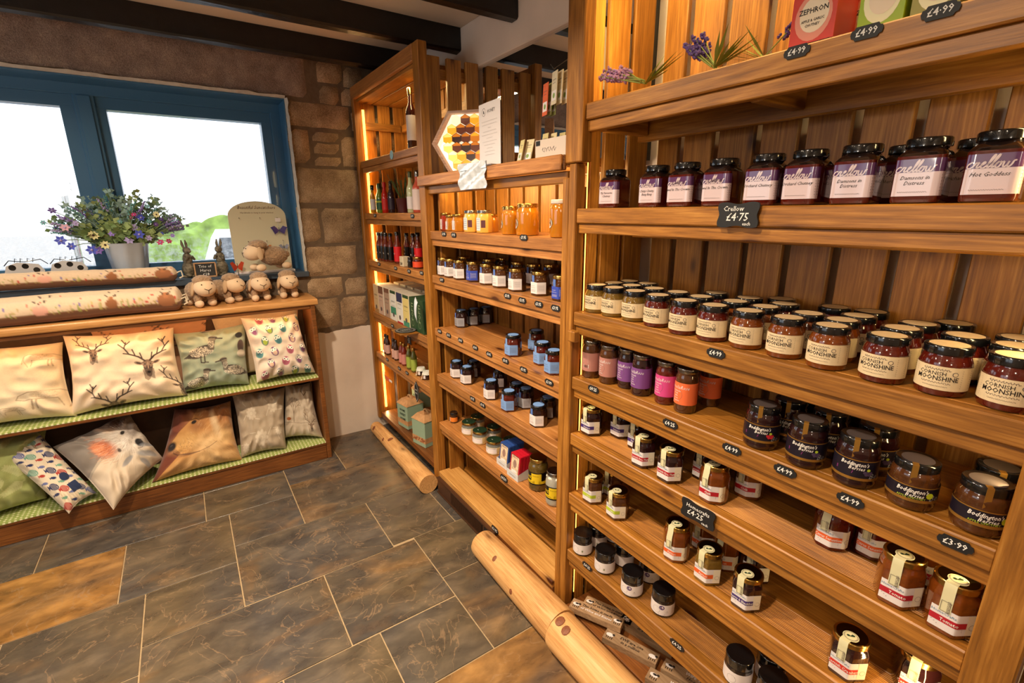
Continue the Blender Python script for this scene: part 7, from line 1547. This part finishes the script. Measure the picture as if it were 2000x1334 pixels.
# ------------------------------------------------------------------ toy sheep
wool = mat('sheep_wool', (164, 134, 104), .95, var=.3, vscale=90, bump=1, sheen=.3); face = mat('sheep_face_felt', (222, 194, 160), .8, sheen=.3); earm = mat('sheep_ear', (188, 158, 124), .85); thread = mat('dark_thread', (60, 42, 32), .7)
woolf = lambda d: 1+.07*noise.noise(d*6.0)+.05*noise.noise(d*13.0)
def sheep(x, y, z, rz, label, head_yaw=0, s=1.0, lie=False):
    r = thing('toy_sheep', label, 'soft toy', (x, y, z), rz, 'woolly toy sheep on the bench'); K = lambda *a: tuple(q*s for q in a)      # faces -y
    mb = MB(); mb.ell(K(0, .045, .058), K(.040, .060, .040), wool, None, 36, 24, woolf); mb.build('body', r)
    hy = Matrix.Rotation(head_yaw, 3, 'Z'); hc = Vector(K(0, -.026, .083)); T_ = lambda *a: hc+hy@Vector(K(*a))
    mb = MB(); mb.ell(T_(0, -.012, -.004), K(.039, .042, .033), face, hy@Matrix.Rotation(.35, 3, 'X'), 20, 14)
    for a_, b_ in (((-.013, -.0525, -.003), (0, -.0555, -.010)), ((.013, -.0525, -.003), (0, -.0555, -.010)), ((0, -.0555, -.010), (0, -.0510, -.024))): mb.tube([T_(*a_), T_(*b_)], .0009*s, thread, 5)
    for q in (-1, 1): mb.ell(T_(q*.018, -.0425, .013), K(.0024, .0020, .0024), black, None, 8, 5)
    mb.build('head', r)
    mb = MB(); mb.ell(T_(0, .006, .024), K(.035, .035, .021), wool, None, 30, 16, woolf); mb.build('wool_cap', r)
    for q in (-1, 1):
        mb = MB(); mb.ell(T_(q*.039, .004, -.008), K(.0070, .012, .028), earm, hy@Matrix.Rotation(q*-.22, 3, 'Y'), 12, 8); mb.build('ear', r)
    for q in (-1, 1):
        for yy in ((-.022, .07) if not lie else (-.03, .085)):
            mb = MB(); mb.ell(K(q*.024, yy, .0155), K(.0155, .021, .0150), face, None, 14, 9); mb.build('foot', r)
            if not lie: mb = MB(); mb.ell(K(q*.024, yy+.008, .034), K(.015, .016, .020), wool, None, 16, 10, woolf); mb.build('leg', r)
    mb = MB(); mb.ell(K(0, .108, .062), K(.010, .012, .014), wool, None, 12, 8, woolf); mb.build('tail', r)
ZB = 1.0212
sheep(.048, 3.032, ZB, .35, 'toy sheep at the left end of its group, beside the draught excluders', -.1, 1.32)
sheep(.175, 3.085, ZB, .75, 'toy sheep second from the left, turned to the right', .0, 1.28)
sheep(.325, 3.060, ZB, .10, 'toy sheep sitting under the left end of the top one', .05, 1.28)
sheep(.478, 3.070, ZB, -.05, 'toy sheep at the right end of the group by the wall', .25, 1.28)
sheep(.375, 3.095, ZB+.163, -1.15, 'toy sheep lying on top of two others', -.35, 1.36, True)
mb = MB(); mb.obox((.085, 3.052, 1.118), (.010, 0, 0), (0, .0006, .001), (0, -.002, .007), white_l); tag(mb.build('price_card'), 'tiny white label standing between the two left toy sheep', 'label')
# ------------------------------------------------------------------ sill: pot and bouquet
ZS = 1.1525
galv = mat('pale_enamel', (176, 190, 208), .3, coat=.3, var=.05, vscale=12)
mb = MB(); prof = [(.066, .0005), (.068, .004), (.094, .200), (.097, .204), (.094, .204), (.088, .19), (.064, .01), (.001, .008)]; n = 64
mb.loft([[(r__*(1+.05*math.cos(8*2*PI*k/n)*(1 if .002 < z_ < .2 else .5))*math.cos(2*PI*k/n), r__*(1+.05*math.cos(8*2*PI*k/n)*(1 if .002 < z_ < .2 else .5))*math.sin(2*PI*k/n), z_) for k in range(n)] for r__, z_ in prof], galv)
PB = (-.248, 3.302); tag(mb.build('flower_pot', None, (PB[0], PB[1], ZS)), 'pale fluted tapering pot on the window sill holding a bouquet', 'pot')
BQ = thing('bouquet', 'big artificial bouquet of blue, purple and pink meadow flowers in a pale pot', 'flowers', (PB[0], PB[1], ZS+.012)); R2 = random.Random(12)
gr = [mat('leaf_green_%d' % i, c, .6, var=.2) for i, c in enumerate([(110, 138, 84), (150, 172, 112), (146, 178, 172), (96, 126, 104)])]
petal = {k: mat('petal_'+k, c, .6) for k, c in dict(blue=(72, 88, 206), violet=(136, 110, 200), lilac=(176, 166, 220), magenta=(190, 30, 110), cream=(226, 222, 168), pink=(206, 160, 180), teal=(96, 160, 160), grape=(92, 60, 140)).items()}
def stem(tip, w=.0017, m=None):
    mb = MB(); t = Vector(tip); b0 = Vector((t.x*.10, t.y*.10, .03)); mid = Vector((t.x*.20, t.y*.22, max(.24, t.z*.70))); P = [b0*(1-s)**2+mid*2*s*(1-s)+t*s*s for s in [i/7 for i in range(8)]]; mb.tube(P, w, m or gr[R2.randrange(3)], 5); return mb, P
def flower(tip, kind, k):
    mb, P = stem(tip); c = P[-1]; nrm = Vector((R2.uniform(-.5, .5), -1, R2.uniform(.0, .8))).normalized(); a_ = nrm.cross(Vector((0, 0, 1))).normalized(); b_ = nrm.cross(a_)
    np_ = 6 if kind != 'cream' else 9
    for i in range(np_):
        an = 2*PI*i/np_; d = a_*math.cos(an)+b_*math.sin(an); s_ = nrm.cross(d); mb.add([c, c+d*k*.55+s_*k*.30+nrm*k*.15, c+d*k+nrm*k*.12, c+d*k*.55-s_*k*.30+nrm*k*.15], [(0, 1, 2, 3)], petal[kind])
    mb.ell(c+nrm*k*.1, (k*.22,)*3, mat('flower_eye', (60, 34, 30), .7) if kind == 'cream' else petal['lilac'], None, 8, 5); mb.build('flower', BQ)
def spike(tip, kind):
    mb, P = stem(tip); c = P[-1]; d = (P[-1]-P[-2]).normalized()
    for i in range(26): mb.ell(c-d*.075*i/26+Vector((R2.gauss(0, 1), R2.gauss(0, 1), R2.gauss(0, 1)))*.0035*(.4+i/26), (.0034, .0034, .0038), petal[kind], None, 5, 3)
    mb.build('flower_spike', BQ)
def spray(tip, m, leafy=.018, n=16, w_=.28):
    mb, P = stem(tip, m=m)
    for i in range(n):
        s = .46+.54*i/n; k = min(6, int(s*7)); q = P[k].lerp(P[k+1], s*7-k); d = Vector((R2.gauss(0, 1), R2.gauss(0, 1), R2.gauss(.4, .7))).normalized()*leafy*(1.2-.4*s); e = d.cross(Vector((0.1, 1, .1))).normalized()*leafy*w_
        mb.add([q, q+d*.5+e, q+d, q+d*.5-e], [(0, 1, 2, 3)], m)
    mb.build('leaf_spray', BQ)
def tipat(px_, pz_, dy=0): return (px_, dy, pz_)
for i in range(48):
    a = PI*(.04+.92*i/47); rr_ = 1*(.75+.3*R2.random()); tip = (math.cos(a)*.305*rr_+.0, R2.uniform(-.075, .07), .225+math.sin(a)*.235*rr_); spray(tip, gr[(2, 0, 2, 3, 1)[i % 5]], .034 if i % 3 else .020, 22, .30 if i % 3 else .16)
for i in range(16): spray((R2.uniform(-.18, .18), -.06-.04*R2.random(), .22+.08*R2.random()), gr[i % 2], .048, 12, .34)
for i in range(46): a = PI*R2.random(); spike((math.cos(a)*.27, R2.uniform(-.115, .03), .25+math.sin(a)*.19*R2.uniform(.6, 1)), ['violet', 'lilac', 'lilac', 'teal'][i % 4])
for (u, v, kd, k) in [(-.235, .355, 'grape', .020), (-.20, .275, 'pink', .022), (-.225, .215, 'blue', .026), (-.195, .185, 'blue', .022), (-.125, .165, 'blue', .026), (-.105, .160, 'violet', .024), (-.11, .235, 'cream', .026), (-.075, .185, 'cream', .024), (.065, .235, 'blue', .026), (.05, .27, 'lilac', .024), (.02, .205, 'lilac', .024), (.085, .32, 'blue', .020), (.06, .335, 'magenta', .014), (.045, .32, 'magenta', .013), (.145, .19, 'magenta', .020), (.18, .195, 'magenta', .017), (.12, .375, 'teal', .014), (.115, .30, 'teal', .014), (.15, .335, 'cream', .018), (.165, .31, 'grape', .014), (.14, .285, 'grape', .014), (.155, .235, 'blue', .014), (.20, .225, 'violet', .013), (-.16, .295, 'lilac', .016), (0, .30, 'teal', .014), (.10, .215, 'lilac', .018), (-.04, .24, 'violet', .018), (-.27, .30, 'teal', .014)]: flower((u*1.06, R2.uniform(-.11, -.06), v), kd, k)
for (u, v) in ((-.145, .40), (-.07, .385), (-.02, .375), (.02, .41), (-.09, .355), (-.06, .34)): spray((u, R2.uniform(-.03, .04), v), gr[2], .013, 26, .5)
# hares with a little chalk sign
hm = mat('mossy_bronze', (124, 116, 98), .6, metal=.2, var=.5, vscale=70, bump=.6)
def hare(x, y, rz, label):
    mb = MB(); mb.ell((0, 0, .045), (.032, .034, .045), hm, None, 20, 14, lambda d: 1+.08*noise.noise(d*5)); mb.ell((0, -.004, .100), (.024, .025, .038), hm, None, 18, 12, lambda d: 1+.06*noise.noise(d*7)); mb.ell((0, -.010, .150), (.019, .023, .020), hm, None, 16, 10); mb.ell((0, -.030, .146), (.011, .013, .010), hm, None, 12, 8)
    for s in (-1, 1):
        mb.tube([(s*.008, 0, .163), (s*.011, .006, .185), (s*.010, .010, .207)], [.0055, .0075, .003], hm, 8); mb.tube([(s*.020, -.012, .115), (s*.022, -.030, .100), (s*.008, -.034, .118)], [.008, .007, .006], hm, 8); mb.ell((s*.020, -.026, .012), (.012, .026, .011), hm, None, 12, 7)
    mb.lathe([(.034, 0), (.036, .004), (.034, .010), (.001, .010)], hm, 20); tag(mb.build('hare_figurine', None, (x, y, ZS), rz), label, 'figurine', 'mossy hare figurines')
hare(.010, 3.315, .5, 'mossy stone-coloured hare figurine left of the small chalk sign'); hare(.174, 3.315, -.4, 'mossy stone-coloured hare figurine right of the small chalk sign')
CS = thing('chalk_sign', 'small wood-framed chalk sign reading trio of hares on the sill', 'sign', (.088, 3.262, ZS), -.05); mb = MB(); fw_, fh = .050, .078; M = lambda u, v, o=0: (u, -o+v*.15, v)
mb.plate([(-fw_, 0), (fw_, 0), (fw_, fh), (-fw_, fh)], M, .004, slate_blk); [mb.text(t, 0, v, .022, M, .0045, chalk) for t, v in (('Trio of', .052), ('Hares', .030), ('£18', .008))]; mb.build('slate', CS)
mb = MB()
for a, b in (((-fw_-.004, -.0, ), (fw_+.004, .005)), ((-fw_-.004, fh-.003), (fw_+.004, fh+.003)), ((-fw_-.004, .0), (-fw_+.002, fh)), ((fw_-.002, .0), (fw_+.004, fh))): mb.plate([(a[0], a[1]), (b[0], a[1]), (b[0], b[1]), (a[0], b[1])], M, .0065, wpr)
mb.build('frame', CS)
# suncatcher board
SB_ = thing('display_board', 'tall arched cream board of hanging suncatchers at the right of the sill', 'display board', (.398, 3.295, ZS), .0); bm = mat('cream_board', (206, 200, 172), .4); mb = MB(); M = lambda u, v, o=0: (u, -o+v*.06, v); hw = .155
ar = [(-hw, 0), (hw, 0), (hw, .335)]+[(hw*math.cos(a), .335+.085*math.sin(a)) for a in [PI*i/18 for i in range(1, 18)]]+[(-hw, .335)]
mb.plate(ar, M, .006, bm); ts = mat('brown_script', (92, 62, 48), .6); mb.text('Beautiful Suncatchers', .0, .375, .0275, M, .0066, ts, shear=.3, squeeze=.86); mb.text('Handmade to hang in your window', 0, .350, .0125, M, .0066, ts); mb.build('board', SB_)
mb = MB(); mb.box((-.165, -.035, 0), (.165, .012, .014), white_l, .002); mb.build('board_foot', SB_)
for k, (u, v) in enumerate([(-.10, .325), (.01, .325), (.105, .325), (-.07, .19), (.03, .19), (.12, .19)]):
    mb = MB(); mb.tube([M(u, v, .006), M(u, v-.002, .022)], .0022, silver, 6); mb.build('hook', SB_)
cg = lambda n, c: mat(n, c, .08, coat=1, trans=.3)
def butterfly(u, v, k, col, label, hang):
    q = MB(); O = Vector((.398, 3.295, ZS)); M2 = lambda a, b, o=0: O+Vector(M(a, b, o+.024)); m = cg('glass_'+col[0], col[1])
    for s in (-1, 1): q.flat([(u, v), (u+s*k*.5, v+k*.55), (u+s*k, v+k*.35), (u+s*k*.75, v+.0)], lambda a, b, o=0: M2(a, b, o+abs(a-u)*.2), 0, m); q.flat([(u, v), (u+s*k*.75, v), (u+s*k*.55, v-k*.5), (u+s*k*.15, v-k*.25)], lambda a, b, o=0: M2(a, b, o+abs(a-u)*.2), 0.0004, m)
    q.tube([M2(u, v-k*.3, .002), M2(u, v+k*.35, .002)], .0018, black, 6); q.tube([M2(u, v+k*.3, 0), M2(u, hang-.004, -.004)], .0006, silver, 4)
    if k > .03: q.flat([(u-.014, v+.05), (u+.016, v+.05), (u+.016, v+.072), (u-.014, v+.072)], M2, .001, white_l)
    tag(q.build('suncatcher'), label, 'suncatcher', 'glass suncatchers on the cream board')
butterfly(.105, .250, .048, ('indigo', (50, 44, 130)), 'deep blue glass butterfly suncatcher with a white tag', .325)
butterfly(-.07, .155, .022, ('clear', (200, 204, 210)), 'small clear glass suncatcher on the lower left hook', .19)
butterfly(.03, .155, .022, ('amber', (196, 120, 70)), 'small amber glass suncatcher on the lower middle hook', .19)
butterfly(.12, .150, .030, ('smoke', (150, 160, 190)), 'pale smoky glass suncatcher on the lower right hook', .19)
q = MB(); m = cg('glass_red', (196, 56, 24)); O = Vector((.248, 3.235, ZS+.05))
for s in (-1, 1): q.add([O, O+Vector((s*.022, -.004, .030)), O+Vector((s*.036, -.006, .022)), O+Vector((s*.028, -.004, -.002))], [(0, 1, 2, 3)], m); q.add([O, O+Vector((s*.028, -.004, -.002)), O+Vector((s*.020, -.003, -.026)), O+Vector((s*.004, 0, -.014))], [(0, 1, 2, 3)], m)
q.tube([O+Vector((0, 0, -.05)), O+Vector((0, 0, .02))], .0016, black, 6); tag(q.build('glass_butterfly'), 'orange red glass butterfly standing at the left foot of the board', 'ornament')
# metal cow tea light holders
def cow(x, label):
    mb = MB(); wm = mat('white_metal_cow', (206, 204, 204), .4); M = lambda u, v, o=0: (x+u, 3.305-o, ZS+v)
    P = [(1.35*a_, 1.35*b_) for a_, b_ in [(-.052, .0), (-.044, .0), (-.040, .030), (-.028, .034), (-.024, .030), (.022, .030), (.026, .0), (.034, .0), (.038, .034), (.050, .060), (.036, .084), (-.020, .092), (-.050, .080), (-.058, .055)]]
    mb.plate(P, M, .004, wm)
    for (u, v, r_) in ((-.047, .10, .014), (.0, .105, .013), (.038, .085, .013)): mb.flat(circ(u, v, r_, 10), M, .0045, black)
    mb.tube([M(-.074, .110, .002), M(-.054, .134, .002), M(0, .126, .002), M(.060, .136, .002), M(.084, .112, .002)], .0022, black, 6)
    for u in (-.035, -.015, .01, .03): mb.tube([M(u, .124, .002), M(u+.004, .144, .002), M(u+.010, .138, .002)], .0016, black, 5)
    mb.box((x-.07, 3.272, ZS), (x+.07, 3.33, ZS+.004), black); tag(mb.build('candle_holder'), label, 'candle holder', 'flat metal cow candle holders on the sill')
cow(-.655, 'white metal cow candle holder at the left end of the sill'); cow(-.490, 'white metal cow candle holder closer to the flower pot')
